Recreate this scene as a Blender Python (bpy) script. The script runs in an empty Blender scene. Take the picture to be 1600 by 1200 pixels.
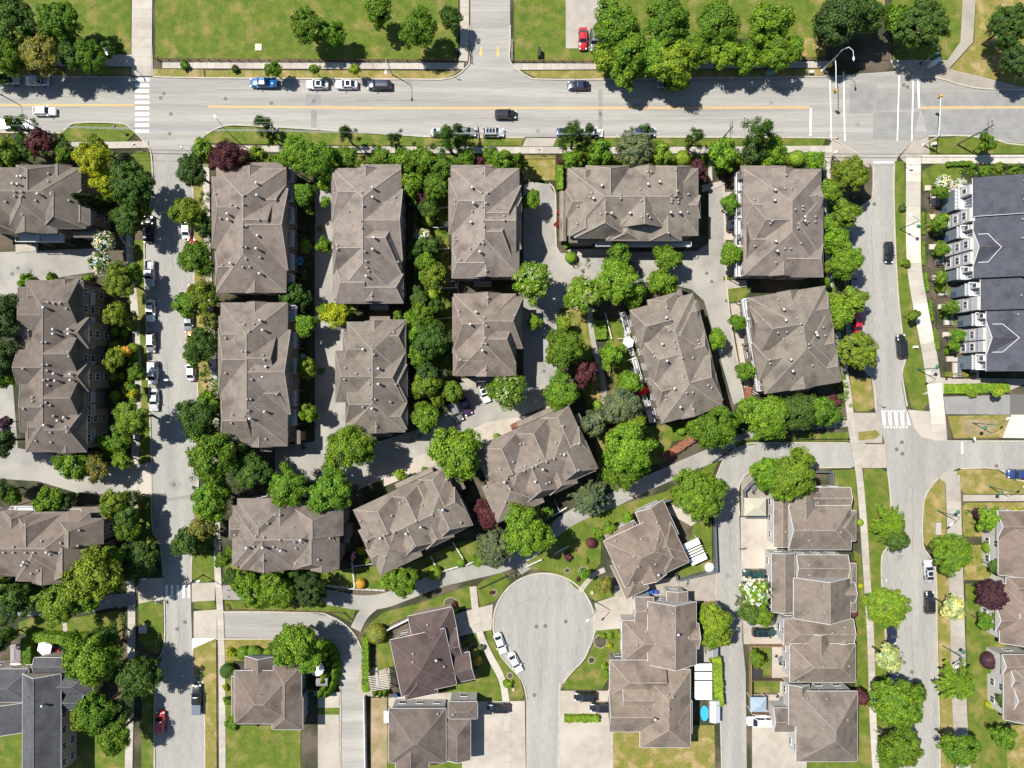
import bpy, math, random
import numpy as np
from mathutils import Vector, Matrix
from mathutils.geometry import tessellate_polygon
random.seed(7)
S = 0.135; H = 144.0
R = math.radians
# ------------------------------------------------------------------ camera, light, exposure
scn = bpy.context.scene
col = scn.collection
cam = bpy.data.objects.new('camera', bpy.data.cameras.new('camera'))
col.objects.link(cam); cam.location = (0, 0, H)
cam.data.sensor_width = 36; cam.data.lens = 24; cam.data.clip_end = 3000; cam.data.clip_start = 1
scn.camera = cam
SUN_EL, SHD = 58.0, 29.0            # elevation; shadows fall 29 degrees below the picture's +x
w = bpy.data.worlds.new('World'); scn.world = w; w.use_nodes = True
nt = w.node_tree; bg = nt.nodes['Background']
sky = nt.nodes.new('ShaderNodeTexSky'); sky.sky_type = 'NISHITA'; sky.sun_disc = False
sky.sun_elevation = R(SUN_EL); sky.sun_rotation = R(-(90 - SHD)); sky.air_density = 1.0; sky.dust_density = 0.3
nt.links.new(sky.outputs[0], bg.inputs[0]); bg.inputs[1].default_value = 0.078
sun = bpy.data.objects.new('sun', bpy.data.lights.new('sun', 'SUN')); col.objects.link(sun)
sun.data.energy = 5.0; sun.data.angle = R(0.5); sun.data.color = (1.0, 0.955, 0.89)
d = Vector((math.cos(R(SHD)) * math.cos(R(SUN_EL)), -math.sin(R(SHD)) * math.cos(R(SUN_EL)), -math.sin(R(SUN_EL))))
sun.rotation_euler = d.to_track_quat('-Z', 'Y').to_euler()
scn.view_settings.view_transform = 'Standard'; scn.view_settings.look = 'None'
scn.view_settings.gamma = 1; scn.view_settings.use_curve_mapping = False
scn.view_settings.exposure = 0.64
scn.render.engine = 'CYCLES'

# ------------------------------------------------------------------ helpers
def P(px, py, h=0.0):
    k = S * (H - h) / H
    return ((px - 800) * k, (600 - py) * k, h)

MATS = {}
def mat(name, c1, c2=None, scale=1.0, rough=0.8, metal=0.0, fine=0.0, objcol=False, c3=None, s3=0.05, bump=0.0, spec=0.3,
        stretch=None, island=0.0, coat=0.0, w3=(0.45, 0.62)):
    if name in MATS: return MATS[name]
    m = bpy.data.materials.new(name); m.use_nodes = True
    n = m.node_tree; b = n.nodes['Principled BSDF']; L = n.links.new
    b.inputs['Roughness'].default_value = rough; b.inputs['Metallic'].default_value = metal
    b.inputs['Specular IOR Level'].default_value = spec
    if coat: b.inputs['Coat Weight'].default_value = coat; b.inputs['Coat Roughness'].default_value = 0.08
    tc = n.nodes.new('ShaderNodeTexCoord')
    geo = n.nodes.new('ShaderNodeNewGeometry')
    src = geo.outputs['Position'] if not stretch else None
    if stretch:
        mp = n.nodes.new('ShaderNodeMapping'); mp.inputs['Scale'].default_value = stretch
        L(tc.outputs['Object'], mp.inputs[0]); src = mp.outputs[0]
    cur = None
    rgb = n.nodes.new('ShaderNodeRGB'); rgb.outputs[0].default_value = (*c1, 1); cur = rgb.outputs[0]
    def mix(a, b_, f, blend='MIX'):
        x = n.nodes.new('ShaderNodeMix'); x.data_type = 'RGBA'; x.blend_type = blend
        if isinstance(f, float): x.inputs[0].default_value = f
        else: L(f, x.inputs[0])
        for s_, v in ((6, a), (7, b_)):
            if isinstance(v, tuple): x.inputs[s_].default_value = (*v, 1)
            else: L(v, x.inputs[s_])
        return x.outputs[2]
    def noise(s_, det=4, lo=0.35, hi=0.65):
        t = n.nodes.new('ShaderNodeTexNoise'); t.inputs['Scale'].default_value = s_; t.inputs['Detail'].default_value = det
        L(src, t.inputs['Vector'])
        r = n.nodes.new('ShaderNodeMapRange'); r.inputs[1].default_value = lo; r.inputs[2].default_value = hi
        L(t.outputs[0], r.inputs[0]); return r.outputs[0]
    if c2: cur = mix(cur, c2, noise(scale))
    if c3: cur = mix(cur, c3, noise(s3, 3, *w3))
    if objcol:
        oi = n.nodes.new('ShaderNodeObjectInfo'); cur = mix(cur, oi.outputs['Color'], 1.0, 'MULTIPLY')
    if fine:
        f = noise(7.0, 6, 0.3, 0.7)
        r = n.nodes.new('ShaderNodeMapRange'); r.inputs[3].default_value = 1 - fine; r.inputs[4].default_value = 1 + fine
        L(f, r.inputs[0]); cur = mix(cur, r.outputs[0], 1.0, 'MULTIPLY')
    if island:
        r = n.nodes.new('ShaderNodeMapRange'); r.inputs[3].default_value = 1 - island; r.inputs[4].default_value = 1 + island
        L(geo.outputs['Random Per Island'], r.inputs[0]); cur = mix(cur, r.outputs[0], 1.0, 'MULTIPLY')
    L(cur, b.inputs['Base Color'])
    if bump:
        bp = n.nodes.new('ShaderNodeBump'); bp.inputs['Strength'].default_value = bump; bp.inputs['Distance'].default_value = 0.05
        L(noise(5.0, 5, 0.2, 0.8), bp.inputs['Height']); L(bp.outputs[0], b.inputs['Normal'])
    MATS[name] = m
    return m
def leafmat(name, trans=0.2, island=0.5):
    m = mat(name, (1, 1, 1), objcol=True, rough=0.55, island=island, spec=0.25)
    n = m.node_tree; L = n.links.new; b = n.nodes['Principled BSDF']; out = n.nodes['Material Output']
    t = n.nodes.new('ShaderNodeBsdfTranslucent'); src = b.inputs['Base Color'].links[0].from_socket
    ns = n.nodes.new('ShaderNodeTexNoise'); ns.inputs['Scale'].default_value = .8; ns.inputs['Detail'].default_value = 3; gp = n.nodes.new('ShaderNodeNewGeometry'); L(gp.outputs['Position'], ns.inputs['Vector'])
    cr = n.nodes.new('ShaderNodeMapRange'); cr.inputs[1].default_value = .35; cr.inputs[2].default_value = .65; L(ns.outputs[0], cr.inputs[0])
    tm = n.nodes.new('ShaderNodeMix'); tm.data_type = 'RGBA'; tm.inputs[6].default_value = (.72, .82, 1.0, 1); tm.inputs[7].default_value = (1.3, 1.12, .8, 1); L(cr.outputs[0], tm.inputs[0])
    m2 = n.nodes.new('ShaderNodeMix'); m2.data_type = 'RGBA'; m2.blend_type = 'MULTIPLY'; m2.inputs[0].default_value = 1; L(src, m2.inputs[6]); L(tm.outputs[2], m2.inputs[7]); src = m2.outputs[2]; L(src, b.inputs['Base Color'])
    x = n.nodes.new('ShaderNodeMix'); x.data_type = 'RGBA'; x.blend_type = 'MULTIPLY'; x.inputs[0].default_value = 1
    L(src, x.inputs[6]); x.inputs[7].default_value = (1.5, 1.5, 0.6, 1); L(x.outputs[2], t.inputs[0])
    s = n.nodes.new('ShaderNodeMixShader'); s.inputs[0].default_value = trans
    L(b.outputs[0], s.inputs[1]); L(t.outputs[0], s.inputs[2]); L(s.outputs[0], out.inputs[0])
    return m

M = dict(
 road=mat('asphalt', (.285, .274, .248), (.232, .224, .204), .55, .9, fine=.13, c3=(.325, .31, .277), s3=.5, stretch=(.03, .8, 1), w3=(.45, .65)),
 roadv=mat('asphalt_lane', (.28, .27, .245), (.243, .234, .212), .45, .9, fine=.13, c3=(.312, .3, .27), s3=.4, stretch=(.8, .09, 1), w3=(.45, .7)),
 court=mat('asphalt_courtyard', (.27, .258, .232), (.222, .212, .19), .35, .9, fine=.12, c3=(.31, .292, .255), s3=.12),
 patch=mat('asphalt_patch', (.235, .23, .215), (.2, .196, .184), .5, .9, fine=.12),
 conc=mat('concrete', (.375, .342, .292), (.315, .285, .243), .6, .85, fine=.12, c3=(.41, .378, .325), s3=.1, objcol=True),
 kerb=mat('kerb_concrete', (.42, .38, .31), (.34, .31, .26), .8, .85, fine=.08),
 soil=mat('planting_soil', (.042, .04, .022), (.026, .038, .012), .6, .95, fine=.35, c3=(.1, .08, .055), s3=.15),
 grass=mat('lawn_grass', (.062, .102, .009), (.104, .134, .014), .55, .9, fine=.42, c3=(.185, .155, .045), s3=.3, w3=(.5, .7)),
 dry=mat('dry_grass', (.13, .145, .02), (.21, .165, .05), .5, .9, fine=.4, c3=(.3, .22, .1), s3=.35, w3=(.5, .66)),
 mulch=mat('brown_mulch', (.13, .085, .055), (.085, .06, .035), 1.2, .95, fine=.3),
 bare=mat('bare_earth', (.31, .23, .15), (.19, .16, .07), .35, .9, fine=.16),
 white=mat('road_paint_white', (.82, .81, .78), (.6, .59, .56), 1.6, .7, fine=.12),
 yellow=mat('road_paint_yellow', (.70, .40, .09), (.5, .34, .14), 1.3, .7, fine=.12),
 iron=mat('manhole_iron', (.13, .12, .11), rough=.7, fine=.2),
 roof=mat('roof_shingle', (.196, .166, .138), (.155, .13, .108), .7, .92, fine=.24, island=.09, c3=(.075, .064, .056), s3=.3, objcol=True, stretch=(1, 1, .35), w3=(.53, .82), bump=.2),
 cap=mat('ridge_cap_shingle', (.262, .228, .195), (.21, .182, .156), 1.0, .9, fine=.1, objcol=True),
 trim=mat('white_trim', (.62, .61, .6), rough=.6, fine=.04),
 siding=mat('siding', (.2, .165, .135), (.18, .15, .12), 1.0, .8, objcol=True, fine=.05),
 glass=mat('window_glass', (.03, .045, .06), rough=.08, spec=.8),
 metal=mat('galvanised_metal', (.62, .62, .62), rough=.25, metal=.9), flue=mat('flue_metal', (.5, .5, .5), rough=.35, metal=.15),
 dtrim=mat('brown_trim', (.16, .135, .115), rough=.7, fine=.05),
 vent=mat('vent_plastic', (.24, .215, .195), rough=.5, metal=.3),
 paint=mat('car_paint', (1, 1, 1), objcol=True, rough=.3, spec=.6, coat=.8),
 cglass=mat('car_glass', (.012, .017, .024), rough=.06, spec=.9),
 tyre=mat('tyre_rubber', (.02, .02, .02), rough=.9),
 rim=mat('wheel_rim', (.5, .5, .52), rough=.3, metal=.9),
 lampw=mat('headlight_lens', (.7, .72, .75), rough=.15, spec=.8),
 lampr=mat('taillight_lens', (.35, .01, .01), rough=.2, spec=.7),
 black=mat('black_plastic', (.02, .02, .022), rough=.5),
 bark=mat('bark', (.10, .075, .05), (.06, .045, .03), 3, .95),
 wood=mat('weathered_wood', (.26, .17, .10), (.2, .13, .08), 2, .85, objcol=True, fine=.1),
 pole=mat('painted_pole', (1, 1, 1), objcol=True, rough=.4, spec=.4),
 fabric=mat('fabric', (1, 1, 1), objcol=True, rough=.85, fine=.03),
 polewood=mat('utility_pole_wood', (.16, .13, .10), (.1, .085, .07), 2, .9),
 chalk=mat('chalk_marks', (.40, .33, .33), (.3, .28, .27), 2, .9, fine=.1),
 leaf=leafmat('leaves'), leaf2=leafmat('clipped_leaves', .12, .28), petal=leafmat('petals', .15, .15),
)

def tag(o, label=None, cat=None, group=None, kind=None):
    if label: o['label'] = label
    if cat: o['category'] = cat
    if group: o['group'] = group
    if kind: o['kind'] = kind
    return o
def link(name, me, parent=None, loc=None, rz=0.0, sc=None, color=None):
    o = bpy.data.objects.new(name, me); col.objects.link(o)
    if parent is not None: o.parent = parent
    if loc is not None: o.location = loc
    if rz: o.rotation_euler = (0, 0, rz)
    if sc is not None: o.scale = sc
    if color is not None: o.color = (*color, 1)
    return o
def empty(name, loc=(0, 0, 0), rz=0.0):
    o = bpy.data.objects.new(name, None); col.objects.link(o); o.location = loc; o.rotation_euler = (0, 0, rz)
    o.empty_display_size = .5
    return o

class MB:
    def __init__(s): s.v = []; s.f = []; s.m = []
    def face(s, pts, mi=0):
        b = len(s.v); s.v += [tuple(p) for p in pts]; s.f.append(tuple(range(b, b + len(pts)))); s.m.append(mi)
    def box(s, x0, y0, z0, x1, y1, z1, mi=0, bottom=True, taper=0.0):
        if x1 < x0: x0, x1 = x1, x0
        if y1 < y0: y0, y1 = y1, y0
        t = taper; b = len(s.v)
        s.v += [(x0, y0, z0), (x1, y0, z0), (x1, y1, z0), (x0, y1, z0), (x0 + t, y0 + t, z1), (x1 - t, y0 + t, z1), (x1 - t, y1 - t, z1), (x0 + t, y1 - t, z1)]
        fs = [(4, 5, 6, 7), (0, 1, 5, 4), (1, 2, 6, 5), (2, 3, 7, 6), (3, 0, 4, 7)] + ([(3, 2, 1, 0)] if bottom else [])
        s.f += [tuple(b + i for i in f) for f in fs]; s.m += [mi] * len(fs)
    def bar(s, a, b_, w, h=None, mi=0):
        a = Vector(a); b_ = Vector(b_); d = (b_ - a)
        if d.length < 1e-6: return
        d.normalize(); up = Vector((0, 0, 1)) if abs(d.z) < .95 else Vector((1, 0, 0))
        sd = d.cross(up).normalized(); up = sd.cross(d).normalized(); h = h or w
        q = [sd * (-w / 2) - up * (h / 2), sd * (w / 2) - up * (h / 2), sd * (w / 2) + up * (h / 2), sd * (-w / 2) + up * (h / 2)]
        n = len(s.v); s.v += [tuple(a + p) for p in q] + [tuple(b_ + p) for p in q]
        fs = [(0, 1, 2, 3), (7, 6, 5, 4), (0, 4, 5, 1), (1, 5, 6, 2), (2, 6, 7, 3), (3, 7, 4, 0)]
        s.f += [tuple(n + i for i in f) for f in fs]; s.m += [mi] * 6
    def tube(s, pts, r, seg=8, mi=0, cap=True):
        pts = [Vector(p) for p in pts]; rs = r if isinstance(r, (list, tuple)) else [r] * len(pts); n0 = len(s.v)
        for i, p in enumerate(pts):
            d = (pts[min(i + 1, len(pts) - 1)] - pts[max(i - 1, 0)]).normalized()
            up = Vector((0, 0, 1)) if abs(d.z) < .9 else Vector((1, 0, 0)); a = d.cross(up).normalized(); b_ = d.cross(a)
            for k in range(seg):
                t = 2 * math.pi * k / seg; s.v.append(tuple(p + a * math.cos(t) * rs[i] + b_ * math.sin(t) * rs[i]))
        for i in range(len(pts) - 1):
            for k in range(seg):
                a0 = n0 + i * seg + k; a1 = n0 + i * seg + (k + 1) % seg
                s.f.append((a0, a1, a1 + seg, a0 + seg)); s.m.append(mi)
        if cap:
            s.f.append(tuple(n0 + k for k in range(seg))[::-1]); s.m.append(mi)
            s.f.append(tuple(n0 + (len(pts) - 1) * seg + k for k in range(seg))); s.m.append(mi)
    def lathe(s, prof, seg=12, c=(0, 0), mi=0, sx=1.0, sy=1.0):
        n0 = len(s.v)
        for r, z in prof:
            for k in range(seg):
                t = 2 * math.pi * k / seg; s.v.append((c[0] + r * math.cos(t) * sx, c[1] + r * math.sin(t) * sy, z))
        for i in range(len(prof) - 1):
            for k in range(seg):
                a0 = n0 + i * seg + k; a1 = n0 + i * seg + (k + 1) % seg
                s.f.append((a0, a1, a1 + seg, a0 + seg)); s.m.append(mi)
        s.f.append(tuple(n0 + k for k in range(seg))[::-1]); s.m.append(mi)
        s.f.append(tuple(n0 + (len(prof) - 1) * seg + k for k in range(seg))); s.m.append(mi)
    def prism(s, poly, z0, z1, mi=0):
        """closed-sided slab from a plan polygon (metres)"""
        area = sum(poly[i][0] * poly[(i + 1) % len(poly)][1] - poly[(i + 1) % len(poly)][0] * poly[i][1] for i in range(len(poly)))
        if area < 0: poly = poly[::-1]
        n0 = len(s.v); n = len(poly)
        s.v += [(x, y, z1) for x, y in poly]
        for t in tessellate_polygon([[Vector((x, y, 0)) for x, y in poly]]):
            a, b_, c = t
            cr = (poly[b_][0] - poly[a][0]) * (poly[c][1] - poly[a][1]) - (poly[b_][1] - poly[a][1]) * (poly[c][0] - poly[a][0])
            if cr < 0: b_, c = c, b_
            s.f.append((n0 + a, n0 + b_, n0 + c)); s.m.append(mi)
        if z0 < z1:
            s.v += [(x, y, z0) for x, y in poly]
            for i in range(n):
                j = (i + 1) % n; s.f.append((n0 + n + i, n0 + n + j, n0 + j, n0 + i)); s.m.append(mi)
    def mesh(s, name, mats, smooth=False):
        me = bpy.data.meshes.new(name); me.from_pydata(s.v, [], s.f); 
        for m in (mats if isinstance(mats, (list, tuple)) else [mats]): me.materials.append(m)
        if any(s.m): me.polygons.foreach_set('material_index', s.m)
        if smooth: me.polygons.foreach_set('use_smooth', [True] * len(s.f))
        me.update(); return me
    def build(s, name, mats, parent=None, smooth=False, **k):
        return link(name, s.mesh(name, mats, smooth), parent, **k)

def smooth_line(pts, n=6):
    out = []
    for i in range(len(pts) - 1):
        p0 = pts[max(i - 1, 0)]; p1 = pts[i]; p2 = pts[i + 1]; p3 = pts[min(i + 2, len(pts) - 1)]
        for k in range(n):
            t = k / n
            out.append(tuple(.5 * (2 * p1[j] + (p2[j] - p0[j]) * t + (2 * p0[j] - 5 * p1[j] + 4 * p2[j] - p3[j]) * t * t + (3 * p1[j] - p0[j] - 3 * p2[j] + p3[j]) * t ** 3) for j in (0, 1)))
    out.append(tuple(pts[-1])); return out
def offset(pts, d):
    """polyline in metres, shifted sideways by d"""
    out = []
    for i in range(len(pts)):
        a = Vector(pts[max(i - 1, 0)][:2]); b_ = Vector(pts[min(i + 1, len(pts) - 1)][:2]); t = (b_ - a)
        if t.length < 1e-9: t = Vector((1, 0))
        t.normalize(); out.append((pts[i][0] - t.y * d, pts[i][1] + t.x * d))
    return out
def G(pts): return [P(*p)[:2] for p in pts]
def resample(pts, step):
    L = [0]
    for i in range(1, len(pts)): L.append(L[-1] + math.dist(pts[i - 1], pts[i]))
    n = max(1, round(L[-1] / step)); out = []; j = 0
    for k in range(n + 1):
        t = L[-1] * k / n
        while j < len(L) - 2 and L[j + 1] < t: j += 1
        u = (t - L[j]) / max(1e-9, L[j + 1] - L[j]); out.append(tuple(pts[j][q] + (pts[j + 1][q] - pts[j][q]) * u for q in (0, 1)))
    return out

# ------------------------------------------------------------------ automatic, checked labels by landmark
LM = [  # name, x0, y0, x1, y1 in the photograph
 ('top left corner townhouses', -60, 262, 126, 362), ('long left townhouse block', 30, 438, 140, 708), ('lower left townhouse block', -60, 800, 145, 905),
 ('first upper courtyard block', 335, 262, 448, 457), ('first lower courtyard block', 343, 472, 452, 700), ('second upper courtyard block', 517, 262, 627, 470),
 ('second lower courtyard block', 525, 503, 635, 675), ('third upper courtyard block', 702, 262, 812, 432), ('third lower courtyard block', 707, 458, 817, 588),
 ('wide upper courtyard block', 885, 262, 1092, 374), ('upper right courtyard block', 1155, 265, 1283, 430), ('lower right courtyard block', 1180, 450, 1305, 615),
 ('tilted block with parasols', 1000, 470, 1120, 650), ('slanted block above footpath', 765, 660, 915, 785), ('slanted lower middle block', 570, 755, 728, 870),
 ('wide bottom left block', 360, 780, 527, 888), ('dark brown cul-de-sac house', 615, 970, 728, 1085), ('angled house with awning', 945, 805, 1065, 912),
 ('grey cul-de-sac house', 975, 930, 1088, 1038), ('bottom cul-de-sac house', 955, 1042, 1080, 1140), ('grey alley corner house', 362, 1032, 463, 1133),
 ('charcoal bottom left house', -20, 1035, 140, 1150), ('charcoal roofed row houses', 1490, 280, 1640, 582), ('tan alley top house', 1212, 762, 1336, 860),
 ('second tan alley house', 1210, 866, 1335, 966), ('third tan alley house', 1222, 968, 1337, 1068), ('bottom tan alley house', 1240, 1072, 1340, 1180),
 ('right edge gabled house', 1555, 805, 1650, 898), ('right edge porch house', 1558, 912, 1650, 1005), ('bottom right corner house', 1568, 1032, 1650, 1125),
 ('left zebra crossing', 210, 120, 234, 206), ('top lawn', 243, 60, 715, 93), ('top entrance drive', 735, 60, 795, 120), ('traffic light junction', 1296, 110, 1400, 225),
 ('cul-de-sac circle', 790, 920, 905, 1030), ('right zebra crossing', 1377, 640, 1425, 668), ('bottom right street', 1390, 740, 1440, 1130),
]
PEND = []
def later(o, desc, px, py, cat, group, kind=None):
    """label = desc + side + landmark (+ order); finished at the end of the script"""
    best = None
    for nm, x0, y0, x1, y1 in LM:
        dx = max(x0 - px, 0, px - x1); dy = max(y0 - py, 0, py - y1); dd = math.hypot(dx, dy)
        if best is None or dd < best[0]:
            cx, cy = (x0 + x1) / 2, (y0 + y1) / 2
            if dd == 0: side = 'over'
            elif dx >= dy: side = 'left of' if px < cx else 'right of'
            else: side = 'above' if py < cy else 'below'
            best = (dd, side, nm)
    PEND.append((o, desc, best[1], best[2], px, py)); o['category'] = cat; o['group'] = group
    return o
ORD = ['', 'second', 'third', 'fourth', 'fifth', 'sixth', 'seventh', 'eighth', 'ninth', 'tenth', 'eleventh', 'twelfth', 'thirteenth', 'fourteenth', 'fifteenth', 'sixteenth', 'seventeenth', 'eighteenth', 'nineteenth', 'twentieth']
def finish_labels():
    g = {}
    for p in PEND: g.setdefault(f'{p[1]} {p[2]} the {p[3]}', []).append(p)
    for base, L in g.items():
        if len(L) == 1: L[0][0]['label'] = base; continue
        xs = [p[4] for p in L]; ys = [p[5] for p in L]
        vert = (max(ys) - min(ys)) > (max(xs) - min(xs)); L.sort(key=lambda p: p[5] if vert else p[4]); n = len(L)
        for i, p in enumerate(L):
            if i == 0: t = 'topmost' if vert else 'leftmost'
            elif i == n - 1: t = 'lowest' if vert else 'rightmost'
            else: t = f'{ORD[min(i, 19)]} from {"top" if vert else "left"}'
            p[0]['label'] = f'{base}, {t}'
# ------------------------------------------------------------------ ground, roads, pavements, lawns
mb = MB(); mb.prism([(-700, -700), (700, -700), (700, 700), (-700, 700)], -.06, -.06)
tag(mb.build('ground', M['soil']), kind='structure')
ZL = [0.0]
def sheet(name, pts, m, z, parent=None, thick=0.0, curve=0, kind='structure'):
    if curve: pts = smooth_line(list(pts) + [pts[0]], curve)[:-1]
    b = MB(); b.prism(G(pts), z - thick, z)
    o = b.build(name, m, parent)
    if parent is None: tag(o, kind=kind)
    return o
main_road = sheet('road', [(-1500, 112), (0, 118), (200, 120), (320, 122), (640, 124), (690, 124), (712, 119), (727, 107), (733, 98), (735, 66), (735, -700), (797, -700), (797, 66), (795, 92), (804, 105), (827, 121), (850, 124),
  (960, 124), (1280, 120), (1290, 119), (1400, 111), (1430, 121), (1465, 122), (1520, 137), (1600, 141), (3000, 150), (3000, 280), (1600, 226), (1560, 219), (1520, 212), (1450, 212), (1425, 222), (1403, 245), (1397, 262), (1363, 262),
  (1355, 248), (1330, 235), (1303, 219), (1280, 215), (960, 214), (680, 214), (640, 212), (500, 203), (400, 197), (352, 196), (325, 207), (300, 236), (298, 245), (240, 245), (232, 232), (212, 207), (190, 193), (120, 191), (102, 202), (85, 208), (0, 207), (-1500, 204)], M['road'], 0.0)
w_street = sheet('road', [(240, 235), (238, 300), (226, 400), (229, 500), (233, 600), (237, 740), (240, 828), (250, 850), (256, 900), (257, 1010), (243, 1060), (242, 1900), (330, 1900), (319, 1075), (303, 1055), (300, 1000), (297, 900), (300, 870), (308, 820), (310, 700), (308, 600), (304, 500), (301, 400), (300, 300), (300, 235)], M['roadv'], 0.004)
e_street = sheet('road', [(1365, 255), (1362, 310), (1340, 325), (1322, 345), (1322, 500), (1330, 560), (1362, 590), (1367, 640), (1382, 690), (1386, 735), (1392, 790), (1389, 850), (1378, 868), (1378, 920), (1385, 1000), (1390, 1060), (1400, 1133), (1410, 1900), (1480, 1900), (1467, 1130), (1463, 1000), (1461, 895),
  (1450, 868), (1441, 850), (1441, 790), (1449, 765), (1466, 745), (1500, 731), (1560, 731), (1590, 748), (1640, 752), (3000, 760), (3000, 690), (1600, 688), (1480, 688), (1445, 680), (1425, 660), (1415, 635), (1409, 600), (1408, 580), (1413, 562), (1411, 540), (1404, 480), (1398, 400), (1395, 300), (1396, 255)], M['roadv'], 0.008)
alley = sheet('road', [(1352, 692), (1190, 693), (1162, 697), (1137, 711), (1123, 735), (1117, 770), (1119, 900), (1121, 1000), (1126, 1133), (1135, 1900), (1175, 1900), (1166, 1133), (1165, 1050), (1160, 1000), (1158, 900), (1155, 800), (1153, 768), (1160, 746), (1175, 735), (1200, 731), (1352, 729)], M['roadv'], 0.003)
sw_alley = sheet('road', [(338, 957), (480, 957), (515, 963), (543, 980), (560, 1003), (568, 1035), (572, 1133), (580, 1900), (530, 1900), (532, 1133), (530, 1060), (520, 1027), (500, 1005), (470, 997), (338, 996)], M['road'], 0.003)
cul = [(850 + 79.5 * math.cos(R(t)), 975 - 79.5 * math.sin(R(t))) for t in range(-28, 209, 6)]
cul_road = sheet('road', cul + [(783, 1025), (800, 1045), (815, 1062), (822, 1085), (823, 1900), (874, 1900), (874, 1085), (880, 1067), (893, 1050), (912, 1030)], M['roadv'], 0.001)
# courtyard asphalt
court = [
 [(-900, 390), (0, 394), (60, 392), (150, 388), (166, 402), (150, 425), (112, 430), (60, 440), (45, 462), (20, 470), (0, 475), (-900, 480)],
 [(-900, 600), (20, 600), (28, 700), (90, 712), (110, 724), (190, 727), (212, 722), (212, 774), (120, 770), (60, 752), (0, 748), (-900, 745)],
 [(492, 285), (524, 285), (524, 425), (541, 450), (543, 690), (570, 712), (572, 758), (430, 750), (430, 697), (492, 690)],
 [(560, 700), (650, 672), (700, 640), (700, 598), (760, 598), (862, 588), (862, 632), (800, 655), (762, 700), (700, 745), (600, 748), (560, 765)],
 [(818, 290), (830, 284), (858, 288), (867, 305), (869, 385), (884, 405), (940, 425), (890, 468), (869, 490), (868, 602), (818, 604)],
 [(866, 396), (1090, 392), (1107, 380), (1107, 286), (1131, 284), (1131, 350), (1133, 420), (1141, 500), (1153, 570), (1162, 625), (1146, 632), (1100, 470), (1080, 452), (1030, 440), (960, 442), (868, 470)]]
for i, c in enumerate(court): sheet('courtyard_drive', c, M['court'], 0.012 + .004 * i)
sheet('courtyard_drive', [(1474, 620), (1578, 617), (1578, 648), (1478, 647)], M['patch'], 0.02)
for q in ([(1578, 617), (1700, 612), (1700, 652), (1578, 648)],): sheet('ramp', q, mat('dark_ramp', (.12, .115, .11), rough=.9, fine=.1), 0.03)

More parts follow.
